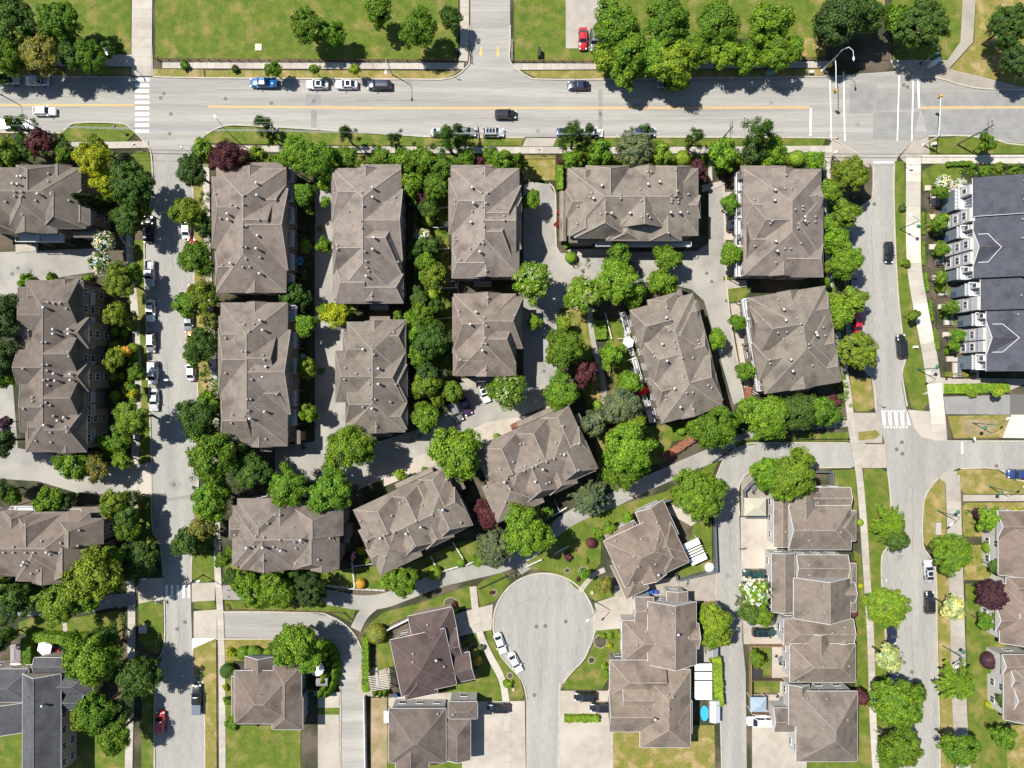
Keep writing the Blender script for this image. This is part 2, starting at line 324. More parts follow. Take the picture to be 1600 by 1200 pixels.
# raised beds and lawns
def lawn(pts, m='grass', curve=0, z=.085):
    ZL[0] += .0007
    return sheet('lawn', pts, M[m], z + ZL[0] % .02, thick=.16, curve=curve)
LAWNS = [
 ('conc', [(301, 997), (338, 997), (301, 1013)]),
 ('grass', [(352, 1133), (470, 1133), (470, 1300), (352, 1300)]), ('dry', [(958, 1133), (1116, 1133), (1120, 1300), (958, 1300)]), ('grass', [(-300, 1133), (200, 1133), (200, 1300), (-300, 1300)]), ('grass', [(1240, 1133), (1345, 1133), (1345, 1300), (1240, 1300)]), ('dry', [(1512, 1133), (1700, 1133), (1700, 1300), (1520, 1300)]), ('grass', [(605, 1133), (725, 1133), (725, 1300), (605, 1300)]),
 ('grass', [(243, -700), (716, -700), (716, 66), (713, 94), (243, 91)]), ('grass', [(802, -700), (1290, -700), (1290, 93), (960, 96), (803, 95)]), ('grass', [(-900, -700), (205, -700), (205, 84), (-900, 84)]), ('dry', [(1292, -700), (1382, -700), (1382, 30), (1292, 30)]), ('soil', [(1300, 30), (1388, 30), (1394, 94), (1300, 94)]),
 ('soil', [(904, 60), (1290, 60), (1290, 97), (950, 97)]), ('dry', [(1240, 60), (1290, 60), (1290, 94), (1240, 94)]),
 ('dry', [(240, 108), (318, 109), (320, 121), (240, 119)]), ('dry', [(322, 110), (720, 111), (703, 120), (690, 123), (322, 121)]), ('dry', [(815, 111), (1290, 108), (1285, 118), (1120, 121), (960, 123), (838, 122)]), ('dry', [(-900, 106), (204, 106), (204, 118), (-900, 112)]),
 ('grass', [(1383, -700), (1530, -700), (1503, 66), (1480, 93), (1395, 94)]), ('dry', [(1545, -700), (3000, -700), (3000, 140), (1600, 136), (1540, 122), (1482, 111), (1522, 66)]),
 ('grass', [(85, 208), (104, 203), (120, 193), (190, 194), (205, 203), (210, 209), (198, 221), (95, 221)]), ('grass', [(324, 224), (322, 211), (352, 198), (400, 199), (500, 205), (640, 214), (680, 216), (820, 216), (814, 228), (640, 228), (500, 227)]),
 ('grass', [(871, 216), (1290, 217), (1285, 228), (865, 229)]), ('grass', [(318, 240), (820, 243), (820, 262), (318, 262)]), ('dry', [(818, 243), (868, 243), (868, 282), (818, 282)]), ('grass', [(880, 243), (1290, 240), (1290, 262), (880, 262)]),
 ('grass', [(198, 248), (214, 237), (232, 237), (237, 255), (236, 290), (216, 300), (205, 285)]),
 ('grass', [(204, 375), (226, 375), (226, 440), (229, 500), (233, 600), (236, 720), (214, 724), (219, 640), (218, 500), (204, 400)]), ('grass', [(214, 774), (236, 777), (238, 830), (247, 849), (232, 856), (214, 850)]),
 ('grass', [(217, 943), (240, 938), (255, 945), (256, 1012), (243, 1022), (232, 1016), (217, 1003)]), ('grass', [(222, 1075), (241, 1062), (241, 1900), (218, 1900)]),
 ('dry', [(303, 240), (318, 240), (322, 400), (330, 600), (334, 700), (312, 700), (309, 600), (304, 500), (303, 300)]), ('grass', [(301, 872), (310, 830), (336, 830), (336, 905), (320, 911), (300, 905)]), ('grass', [(303, 940), (335, 938), (338, 950), (320, 953), (303, 950)]),
 ('dry', [(303, 1012), (338, 998), (342, 1900), (322, 1900), (320, 1072), (304, 1052)]), ('dry', [(352, 998), (450, 998), (450, 1032), (352, 1032)]), ('grass', [(352, 1032), (365, 1032), (365, 1133), (352, 1133)]),
 ('grass', [(352, 880), (520, 890), (640, 880), (720, 845), (790, 840), (790, 872), (760, 880), (700, 898), (620, 920), (560, 921), (520, 918), (352, 908)]),
 ('grass', [(352, 938), (480, 940), (530, 945), (556, 953), (550, 972), (520, 958), (480, 954), (352, 953)]), ('grass', [(570, 985), (580, 972), (600, 956), (660, 941), (734, 914), (741, 948), (700, 955), (660, 953), (610, 975), (574, 992)]),
 ('grass', [(745, 917), (752, 908), (785, 893), (797, 909), (775, 938), (751, 948)]),
 ('grass', [(872, 822), (960, 792), (1040, 768), (1095, 735), (1113, 715), (1121, 722), (1112, 745), (1088, 760), (1045, 795), (1000, 810), (940, 835), (938, 880), (903, 922), (880, 900), (850, 891), (822, 890), (823, 880), (838, 868)]),
 ('grass', [(908, 926), (930, 900), (955, 915), (962, 930), (930, 940), (918, 930)]),
 ('grass', [(931, 985), (965, 982), (972, 1025), (940, 1077), (882, 1077), (878, 1070), (893, 1054), (914, 1033), (929, 1005)]),
 ('grass', [(733, 992), (748, 987), (752, 1005), (770, 1040), (783, 1080), (786, 1094), (755, 1095), (700, 1085), (690, 1040)]), ('grass', [(760, 986), (768, 984), (775, 1010), (790, 1035), (812, 1060), (820, 1085), (812, 1094), (797, 1094), (792, 1065), (775, 1030), (764, 1005)]),
 ('grass', [(1396, 253), (1412, 252), (1415, 330), (1416, 400), (1425, 480), (1440, 560), (1453, 625), (1440, 642), (1424, 638), (1414, 600), (1410, 580), (1415, 562), (1412, 530), (1405, 480), (1400, 400), (1396, 300)]),
 ('grass', [(1452, 217), (1510, 213), (1560, 221), (1700, 233), (1700, 241), (1452, 241)]), ('grass', [(1440, 268), (1460, 256), (1502, 256), (1502, 276), (1470, 292), (1442, 300)]),
 ('dry', [(1328, 588), (1360, 592), (1366, 637), (1355, 643), (1338, 643), (1330, 632)]), ('dry', [(1341, 675), (1368, 672), (1375, 679), (1366, 686), (1341, 688)]),
 ('grass', [(1150, 682), (1325, 675), (1325, 689), (1190, 690), (1158, 694), (1141, 703)]), ('dry', [(1480, 650), (1578, 648), (1566, 684), (1490, 685)]),
 ('grass', [(1349, 733), (1375, 731), (1386, 738), (1391, 790), (1387, 850), (1377, 868), (1377, 920), (1383, 1000), (1388, 1060), (1396, 1133), (1405, 1900), (1380, 1900), (1364, 1000), (1352, 820)]),
 ('grass', [(1300, 735), (1336, 733), (1341, 830), (1330, 830), (1330, 765), (1300, 765)]), ('grass', [(1334, 860), (1345, 868), (1352, 960), (1362, 1133), (1375, 1900), (1338, 1900), (1336, 1000)]),
 ('dry', [(1443, 790), (1450, 766), (1465, 747), (1476, 753), (1478, 830), (1462, 868), (1443, 848)]), ('dry', [(1463, 890), (1480, 880), (1486, 1000), (1489, 1133), (1500, 1900), (1480, 1900), (1469, 1133)]),
 ('dry', [(1495, 736), (1505, 733), (1555, 733), (1582, 749), (1700, 753), (1700, 772), (1508, 772), (1494, 760)]), ('dry', [(1503, 792), (1510, 785), (1700, 785), (1700, 836), (1560, 836), (1548, 838), (1505, 838)]), ('dry', [(1505, 852), (1570, 850), (1568, 906), (1506, 906)]),
 ('grass', [(1508, 912), (1572, 908), (1572, 1133), (1590, 1900), (1520, 1900), (1512, 1133)]),
 ('grass', [(70, 958), (98, 968), (190, 953), (196, 965), (192, 997), (100, 988), (30, 990), (30, 972)]), ('grass', [(-300, 900), (150, 905), (190, 930), (150, 945), (-300, 945)]),
 ('grass', [(905, 485), (935, 500), (925, 560), (935, 600), (920, 640), (905, 600), (900, 520)]), ('dry', [(875, 490), (900, 480), (918, 500), (912, 560), (876, 560)]), ('dry', [(925, 590), (943, 580), (938, 680), (922, 660)]),
 ('grass', [(945, 500), (985, 495), (1000, 590), (960, 600)]), ('grass', [(930, 670), (1030, 665), (1090, 655), (1110, 680), (1050, 690), (1040, 720), (930, 760)]),
 ('grass', [(645, 285), (700, 285), (705, 600), (650, 600)]), ('grass', [(1084, 818), (1112, 812), (1112, 888), (1056, 905), (1068, 880)]), ('grass', [(1135, 452), (1165, 448), (1172, 456), (1160, 470), (1138, 472)]),
 ('grass', [(1130, 432), (1152, 433), (1152, 438), (1130, 438)]), ('grass', [(497, 1104), (530, 1104), (530, 1116), (497, 1116)]), ('grass', [(1178, 1062), (1218, 1062), (1218, 1082), (1178, 1082)]), ('grass', [(1178, 1010), (1205, 1010), (1205, 1055), (1178, 1055)]),
 ('bare', [(580, 1090), (605, 1090), (605, 1300), (578, 1300)]), ('grass', [(588, 1005), (612, 990), (616, 1040), (590, 1048)]), ('bare', [(1500, 655), (1558, 656), (1552, 680), (1508, 680)]),
]
for i, (m_, pts) in enumerate(LAWNS):
    if m_ == 'conc': o = sheet('driveway', pts, M['conc'], .18, thick=.2); o.color = (2.0, 2.1, 2.2, 1); continue
    sheet('lawn' if m_ in ('grass', 'dry') else 'planting_bed', pts, M[m_], .085 + .0009 * i, thick=.2)

# pavements built of separate cast panels
def pavement(line, w, step=1.6, curve=4, z=.145, tint=None):
    pts = G(smooth_line(line, curve) if curve and len(line) > 2 else line); pts = resample(pts, step); wm = w * S
    L = offset(pts, wm / 2); Rr = offset(pts, -wm / 2)
    b = MB(); b.prism([*L, *Rr[::-1]], -.05, z - .025); root = tag(b.build('pavement', M['conc'], color=(.62, .6, .56)), kind='structure')
    for i in range(len(pts) - 1):
        q = [Vector(L[i]), Vector(L[i + 1]), Vector(Rr[i + 1]), Vector(Rr[i])]; c = sum(q, Vector((0, 0))) / 4
        q = [c + (v - c) * (1 - .035 / max(.3, (v - c).length)) for v in q]
        b = MB(); b.prism([tuple(v) for v in q], z - .06, z + random.uniform(-.004, .004)); t = random.uniform(.93, 1.06)
        if tint: t *= tint(c)
        b.build('paving_panel', M['conc'], root, color=(t, t, t))
    return root
pavement([(254, 102), (725, 103.5)], 10.5); pavement([(803, 104.5), (1296, 101)], 10.5); pavement([(-60, 94), (206, 95)], 19, 1.8)
pavement([(223, -60), (222, 66), (222, 119)], 32, 2.0, 0, z=.15)
pavement([(726, -60), (726, 66), (724, 96)], 14, 1.6, 0, z=.155)
pavement([(316, 232.5), (640, 234.5), (1000, 235), (1300, 233)], 10.5, z=.15); pavement([(112, 227), (160, 227), (232, 226)], 10.5)
pavement([(203, 300), (202, 380), (207, 440), (213, 520), (216, 600), (212, 700), (208, 800), (203, 850), (206, 950), (205, 1040), (203, 1133), (200, 1260)], 12)
pavement([(322, 246), (325, 400), (333, 560), (338, 700), (340, 880), (344, 950), (347, 1050), (348, 1260)], 10.5, z=.154)
pavement([(1292, 244), (1292, 350), (1298, 450), (1308, 520), (1322, 600), (1333, 690), (1342, 740), (1349, 820), (1354, 900), (1360, 1000), (1364, 1133), (1372, 1260)], 11, z=.156)
pavement([(1427, 246), (1427, 400), (1438, 480), (1453, 560), (1464, 640), (1468, 688)], 23, 1.7, tint=lambda c: 1.4 if int((c.y + 60) / 8.5) % 2 == 0 else 1.0)
pavement([(1488, 742), (1490, 800), (1493, 900), (1496, 1000), (1500, 1133), (1510, 1260)], 23, 1.8, tint=lambda c: .86)
pavement([(1504, 778), (1700, 778)], 10, z=.16, tint=lambda c: .9)
pavement([(1440, 249), (1500, 249), (1700, 249)], 14, 1.7, z=.162, tint=lambda c: 1.25)
pavement([(739, 916), (747, 980), (762, 1018), (783, 1058), (790, 1090), (793, 1133), (793, 1260)], 11, z=.152)
pavement([(905, 925), (925, 900), (945, 890)], 8, 1.2, z=.16)
pavement([(101, 968), (103, 988)], 7, 1.2); pavement([(1109, 246), (1110, 285)], 6, 1.2)
def apron(pts, tint=1.0, z=.05, joints=None):
    b = MB(); b.prism(G(pts), -.05, z); return tag(b.build('driveway', M['conc'], color=(tint, tint * .98, tint * .95)), kind='structure')
APR = [([(206, 66), (238, 66), (240, 119), (205, 119)], .95), ([(822, 216), (870, 216), (864, 229), (816, 229)], .9), ([(214, 726), (237, 722), (238, 777), (214, 773)], 1), ([(300, 911), (336, 910), (336, 938), (300, 940)], .95), ([(303, 955), (339, 952), (339, 997), (303, 1010)], .95), ([(216, 903), (256, 903), (256, 937), (217, 943)], .95),
 ([(1329, 645), (1368, 645), (1378, 668), (1378, 692), (1328, 692)], .9), ([(1335, 694), (1382, 694), (1385, 731), (1342, 731)], .95), ([(1418, 640), (1455, 643), (1474, 690), (1440, 684), (1428, 668)], .95), ([(1466, 746), (1478, 736), (1502, 736), (1492, 762), (1478, 758)], .82),
 ([(1405, 246), (1425, 222), (1450, 213), (1452, 242), (1440, 242), (1440, 256), (1416, 256)], .86), ([(1390, 94), (1464, 94), (1464, 121), (1430, 121), (1400, 111)], .86), ([(1464, 94), (1480, 94), (1500, 66), (1520, -300), (1540, -300), (1520, 66), (1482, 108), (1540, 122), (1600, 137), (1900, 138), (1900, 148), (1600, 141), (1520, 137), (1464, 122)], .74),
 ([(1300, 219), (1330, 235), (1358, 250), (1358, 262), (1285, 246)], .86), ([(700, 962), (745, 950), (770, 944), (768, 984), (745, 988), (712, 995)], .97), ([(929, 942), (965, 930), (995, 925), (995, 975), (968, 982), (930, 988)], .95), ([(722, 1096), (820, 1095), (823, 1300), (722, 1300)], .97), ([(874, 1079), (958, 1079), (958, 1300), (874, 1300)], .97),
 ([(1157, 808), (1214, 808), (1214, 908), (1158, 908)], 1.05), ([(1160, 960), (1226, 965), (1224, 1008), (1162, 1006)], .92), ([(1175, 1108), (1260, 1108), (1260, 1300), (1175, 1300)], .95), ([(1062, 905), (1119, 890), (1120, 938), (1060, 945)], .82), ([(960, 915), (1062, 900), (1060, 930), (960, 932)], .8),
 ([(497, 1080), (530, 1082), (530, 1104), (497, 1104)], .95), ([(497, 1116), (530, 1116), (530, 1300), (497, 1300)], .9), ([(1133, 345), (1155, 345), (1155, 375), (1133, 375)], 1), ([(1133, 300), (1156, 300), (1156, 345), (1132, 345)], .95), ([(1134, 438), (1166, 438), (1166, 450), (1136, 455)], .92), ([(1141, 475), (1170, 470), (1185, 500), (1193, 615), (1165, 618), (1148, 520)], .98), ([(1134, 380), (1156, 380), (1156, 430), (1134, 432)], .92),
 ([(886, 390), (960, 388), (960, 398), (890, 400)], 1.0), ([(1095, 290), (1131, 282), (1131, 290), (1100, 300)], .95), ([(543, 430), (560, 470), (560, 480), (543, 480)], .95), ([(600, 745), (650, 715), (700, 690), (760, 660), (830, 648), (862, 632), (870, 645), (840, 668), (760, 695), (600, 760)], 1.0), ([(720, 592), (750, 590), (760, 602), (735, 606)], .85),
 ([(1440, 616), (1578, 610), (1600, 600), (1600, 592), (1460, 590), (1470, 600)], .9), ([(1566, 684), (1580, 648), (1700, 648), (1700, 686)], 1.35), ([(25, 382), (60, 382), (60, 392), (25, 396)], .9), ([(1034, 796), (1060, 785), (1090, 815), (1080, 822)], 1.05), ([(1158, 750), (1172, 740), (1212, 738), (1212, 806), (1158, 806)], .62),
 ([(560, 1045), (608, 1040), (612, 1070), (600, 1090), (560, 1085)], .85), ([(50, 1010), (105, 1008), (105, 1035), (50, 1035)], .95), ([(1083, 990), (1118, 990), (1118, 1050), (1085, 1050)], .85), ([(607, 1090), (720, 1080), (722, 1100), (607, 1110)], .9), ([(1206, 1000), (1238, 1000), (1238, 1060), (1206, 1060)], .95), ([(1215, 1062), (1262, 1062), (1262, 1108), (1175, 1108), (1175, 1085), (1215, 1085)], 1.0),
 ([(1440, 840), (1478, 840), (1478, 846), (1440, 846)], .01) ]
for i, (pts, t) in enumerate(APR[:-1]): apron(pts, t, z=.10 + .0011 * i)
def footpath(line, w, z):
    pts = G(smooth_line(line, 5)); L = offset(pts, w * S / 2); Rr = offset(pts, -w * S / 2)
    b = MB(); b.prism([*L, *Rr[::-1]], -.05, z); return tag(b.build('footpath', M['court']), kind='structure')
footpath([(1150, 700), (1110, 712), (1050, 738), (1000, 760), (960, 780), (900, 805), (860, 832), (830, 860), (790, 880), (740, 893), (690, 905), (640, 924), (600, 938), (560, 941), (500, 931), (430, 927), (348, 925)], 23, .19)
footpath([(590, 940), (568, 960), (556, 983)], 17, .194); footpath([(800, 876), (815, 884), (822, 893)], 18, .198)
footpath([(921, 480), (923, 510), (930, 550), (942, 590), (944, 640)], 8, .2); footpath([(-100, 955), (30, 952), (110, 950), (170, 940), (210, 935)], 20, .19)
footpath([(1330, 662), (1260, 666), (1200, 672), (1140, 688)], 11, .193)
# kerbs (real steps of 0.13 m)
def kerb(line, curve=0, w=.28, closed=False):
    pts = G(smooth_line(line, curve) if curve else line)
    L = offset(pts, w / 2); Rr = offset(pts, -w / 2); b = MB()
    for i in range(len(pts) - 1): b.prism([L[i], L[i + 1], Rr[i + 1], Rr[i]], -.05, .172)
    return tag(b.build('kerb', M['kerb']), kind='structure')
KERBS = [[(-400, 116), (0, 118.5), (204, 120.5)], [(240, 120), (320, 122), (640, 124), (690, 124), (712, 119), (727, 107), (734, 94), (735, 40)], [(797, 40), (797, 66), (796, 92), (804, 105), (827, 121), (850, 124), (960, 124), (1280, 120), (1290, 119)],
 [(1400, 111), (1430, 121), (1465, 122), (1520, 137), (1600, 141), (1800, 143)], [(-400, 206), (0, 207), (85, 209), (103, 202), (120, 192), (190, 193), (208, 204), (230, 226), (237, 245), (238, 300), (227, 375), (226, 400), (229, 500), (233, 600), (237, 722)],
 [(237, 776), (239, 828), (250, 850), (256, 900)], [(257, 938), (257, 1010), (243, 1060), (242, 1300)], [(300, 240), (302, 300), (303, 400), (305, 500), (309, 600), (311, 700), (308, 820), (300, 872), (299, 909)], [(302, 1011), (303, 1055), (319, 1075), (320, 1300)],
 [(322, 210), (352, 196.5), (400, 197), (500, 203), (640, 212), (680, 214), (820, 215)], [(870, 215), (960, 214.5), (1280, 215.5), (1303, 219), (1330, 235), (1352, 246)],
 [(1364, 262), (1362, 310), (1340, 325), (1322, 345), (1322, 500), (1330, 560), (1362, 590), (1368, 640)], [(1397, 255), (1396, 300), (1399, 400), (1404.5, 480), (1411.5, 540), (1414, 562), (1409, 580), (1411, 600), (1417, 635)],
 [(1450, 213), (1510, 212.5), (1560, 220), (1600, 227), (1800, 236)], [(1386.5, 736), (1391.5, 790), (1388, 850), (1377.5, 868), (1377.5, 920), (1384, 1000), (1390, 1060), (1398, 1133), (1402, 1300)], [(1474, 689), (1800, 690)],
 [(1466, 746), (1450, 766), (1442, 790), (1441.5, 850), (1451, 868), (1461.5, 893), (1463.5, 1000), (1467, 1130), (1470, 1300)], [(1500, 732), (1558, 732), (1586, 749), (1640, 753), (1800, 755)],
 [(338, 956), (480, 956), (515, 962), (543, 979), (560, 1002), (568, 1035), (572, 1133), (574, 1300)], [(338, 998), (470, 998)], [(531, 1300), (532, 1100), (531, 1060)],
 [(1325, 692), (1190, 692), (1162, 696), (1137, 710), (1123, 735), (1117, 770), (1119, 900), (1121, 1000), (1126, 1133), (1130, 1300)], [(1330, 730), (1200, 732), (1175, 736), (1160, 747), (1153, 768), (1155, 806)],
 cul[::-1][:1] + [(783, 1025), (800, 1045), (815, 1062), (822, 1085), (823, 1095)], cul[:1] + [(912, 1030), (893, 1050), (880, 1067), (874, 1085), (874, 1300)], [(858, 287), (868, 305), (869, 385), (884, 404)], [(869, 600), (869, 490), (880, 478)], [(1131, 285), (1132, 350), (1133, 420), (1141, 500), (1153, 570), (1162, 625)], [(496, 1104), (531, 1104)]]
for k in KERBS: kerb(k, 3 if len(k) > 3 else 0)
kerb(cul, 0, .34)

# painted markings (parts of the roads)
def mark(name, pts, m, parent, z=.016):
    b = MB(); b.prism(G(pts), z, z); return b.build(name, M[m], parent)
for i in range(10):
    y = 122 + i * 8.9; mark('crosswalk_stripe', [(211, y), (233, y), (233.4, y + 4.9), (211.2, y + 4.9)], 'white', main_road)
for x0, x1, y0, y1 in ((-1500, 210, 159.5, 164.5), (325, 640, 166.5, 169), (640, 1265, 169, 168), (1438, 3000, 168, 163)):
    for dy in (-.95, .95): mark('centre_line', [(x0, y0 + dy - .55), (x1, y1 + dy - .55), (x1, y1 + dy + .55), (x0, y0 + dy + .55)], 'yellow', main_road)
for q in ([(1265.5, 169), (1268.5, 169), (1268, 212), (1264.5, 212)], [(1433, 126), (1436, 126), (1437.5, 169), (1434.5, 169)], [(1365, 252), (1397, 252), (1397, 255), (1365, 255)]):
    mark('stop_line', q, 'white', main_road)
for q in ([(1296, 118), (1297.6, 118), (1300, 219), (1298, 219)], [(1317, 112), (1318.8, 112), (1321, 220), (1319, 220)], [(1404, 117), (1405.8, 117), (1403, 220), (1401, 220)], [(1426, 123), (1428, 123), (1425.5, 220), (1423.6, 220)]):
    mark('crosswalk_line', q, 'white', main_road)
for cx, up in ((751.5, 1), (777.8, -1)):
    for dx in (0,):
        mark('painted_arrow', [(cx - 1.3, 73), (cx + 1.3, 73), (cx + 1.3, 82), (cx + 3.6, 82), (cx, 90), (cx - 3.6, 82), (cx - 1.3, 82)], 'yellow', main_road)
for i, x in enumerate((258.5, 267, 276, 285, 293.5)): mark('crosswalk_stripe', [(x, 914), (x + 3.6, 914), (x + 3.6, 934), (x, 934)], 'white', w_street, .02)
for i in range(5):
    x = 1377.5 + i * 9.6; tip = 0 if i < 4 else 3
    mark('crosswalk_stripe', [(x + tip * .3, 644), (x + 5 - tip, 644), (x + 7, 664.5), (x + 2.2, 664.5)], 'white', e_street, .022)
for i in range(8):
    for y, n_, x_ in ((641, 8, 1377), (666.5, 9, 1381)):
        x = x_ + i * 4.85; mark('crosswalk_dash', [(x, y), (x + 2.6, y), (x + 2.8, y + 2.4), (x + .2, y + 2.4)], 'white', e_street, .022)
mark('stop_line', [(1501.5, 688.5), (1504.5, 688.5), (1505, 709), (1502, 709)], 'white', e_street, .022)
for q in ([(479, 147), (501, 147), (501, 165), (479, 165)], [(486, 171.5), (495, 171.5), (495, 199), (486, 199)], [(1328, 131), (1370, 131), (1370, 145), (1364, 177), (1326, 177)], [(1365, 175), (1437, 175), (1425, 219), (1364, 217)], [(935, 140), (941, 140), (941, 208), (935, 208)], [(1370, 145), (1600, 143), (1900, 143), (1900, 166), (1440, 168), (1366, 174)], [(1439, 171.5), (1900, 168), (1900, 225), (1600, 222), (1520, 210), (1450, 210)]):
    mark('asphalt_patch', q, 'patch', main_road, .0085 if q[0][0] != 935 else .011)
mark('asphalt_patch', [(274, 746), (284, 757), (274, 768), (264, 757)], 'patch', w_street, .012)
mark('asphalt_patch', [(245, 781), (304, 772), (304, 777), (245, 786)], 'patch', w_street, .0125)
MATS['asphalt_patch'].node_tree.nodes['RGB'].outputs[0].default_value = (.245, .238, .22, 1)
def cover(px, py, parent, r=.42):
    b = MB(); b.lathe([(r, .005), (r, .024), (r * .9, .027), (r * .85, .024)], 16, P(px, py)[:2]); return b.build('manhole_cover', M['iron'], parent)
for q in ((352, 154), (344, 240 - 15), (256, 146), (251, 153), (267, 178), (265, 209), (490, 158), (424, 161), (938, 178), (1412, 133), (1418, 136)): cover(*q, main_road, .4)
for q in ((272, 757), (289, 972), (277, 983)): cover(*q, w_street)
for q in ((1409, 691), (1401, 702), (1410, 709), (1425, 1050), (1413, 1035), (1366, 319), (1557, 728)): cover(*q, e_street, .42)
for q in ((838, 979), (852, 978), (884, 971), (835, 1086)): cover(*q, cul_road)
cd = [o for o in col.objects if o.name.startswith('courtyard_drive')]
for q, c in (((1104, 427), 5), ((1112, 440), 5), ((850, 580), 4), ((507, 729), 2), ((498, 738), 2), ((19, 428), 0), ((28, 419), 0), ((48, 423), 0), ((1135, 470), 5)):
    b = MB(); b.lathe([(.38, .03), (.38, .045), (.34, .05)], 16, P(*q)[:2]); b.build('manhole_cover', M['iron'], cd[c])
# chalk drawings on the courtyard asphalt
for pts, z in ([(905, 410), (915, 403), (920, 412), (912, 418), (903, 408), (910, 402), (918, 405)], .04), ([(862, 385), (872, 392), (869, 400), (880, 398)], .04), ([(893, 417), (899, 412), (890, 410)], .04), ([(925, 408), (932, 406), (928, 412)], .04), ([(848, 344), (857, 348)], .04):
    g = G(smooth_line(pts, 5)); L = offset(g, .09); Rr = offset(g, -.09); b = MB()
    for i in range(len(g) - 1): b.face([(*Rr[i], z), (*Rr[i + 1], z), (*L[i + 1], z), (*L[i], z)])
    b.build('chalk_drawing', M['chalk'], cd[4])

# sealed cracks and oil stains in the road surfaces
rc = random.Random(11); seal = mat('crack_sealant', (.16, .155, .145), rough=.8, fine=.1); stain = mat('oil_stain', (.2, .192, .175), (.24, .23, .21), 1.5, .8, fine=.15)
for road, z, (x0, y0), (x1, y1) in ((main_road, .0135, (340, 140), (470, 141)), (main_road, .0135, (560, 158), (700, 155)), (main_road, .0135, (860, 145), (980, 147)), (main_road, .0135, (1060, 188), (1180, 186)), (main_road, .0135, (60, 150), (180, 151)), (w_street, .0165, (268, 330), (270, 420)), (w_street, .0165, (262, 560), (266, 690)), (w_street, .0165, (280, 950), (279, 1040)),
   (e_street, .0185, (1362, 350), (1364, 460)), (e_street, .0185, (1425, 760), (1428, 870)), (e_street, .0185, (1424, 960), (1428, 1090)), (alley, .0145, (1140, 800), (1141, 880)), (cul_road, .0135, (845, 1010), (848, 1110)), (cul_road, .0135, (800, 950), (840, 930)), (sw_alley, .0145, (400, 976), (480, 978))):
    n = 9; pts = [(x0 + (x1 - x0) * i / n + rc.uniform(-1.6, 1.6), y0 + (y1 - y0) * i / n + rc.uniform(-1.6, 1.6)) for i in range(n + 1)]
    g = G(smooth_line(pts, 3)); L = offset(g, .035); Rr = offset(g, -.035); b = MB()
    for i in range(len(g) - 1): b.face([(*Rr[i], z), (*Rr[i + 1], z), (*L[i + 1], z), (*L[i], z)])
    b.build('sealed_crack', seal, road)
for road, z, px, py in ((w_street, .0155, 232, 455), (w_street, .0155, 233, 508), (w_street, .0155, 237, 560), (w_street, .0155, 245, 820), (w_street, .0155, 296, 555), (main_road, .0145, 455, 131), (main_road, .0145, 640, 130), (main_road, .0145, 840, 205), (main_road, .0145, 745, 206), (e_street, .0175, 1405, 430), (e_street, .0175, 1406, 870), (cul_road, .0125, 812, 1010), (cul_road, .0125, 905, 985), (main_road, .0145, 1205, 160), (main_road, .0145, 1340, 195), (alley, .0135, 1136, 900), (alley, .0135, 1146, 1010)):
    c = P(px, py); r = rc.uniform(.35, .8); b = MB(); pts = []
    for k in range(14): t = k * 6.2832 / 14; q = r * rc.uniform(.6, 1.1); pts.append((c[0] + q * math.cos(t) * rc.uniform(.8, 1.3), c[1] + q * math.sin(t)))
    b.prism(pts, z, z); b.build('oil_stain', stain, road)
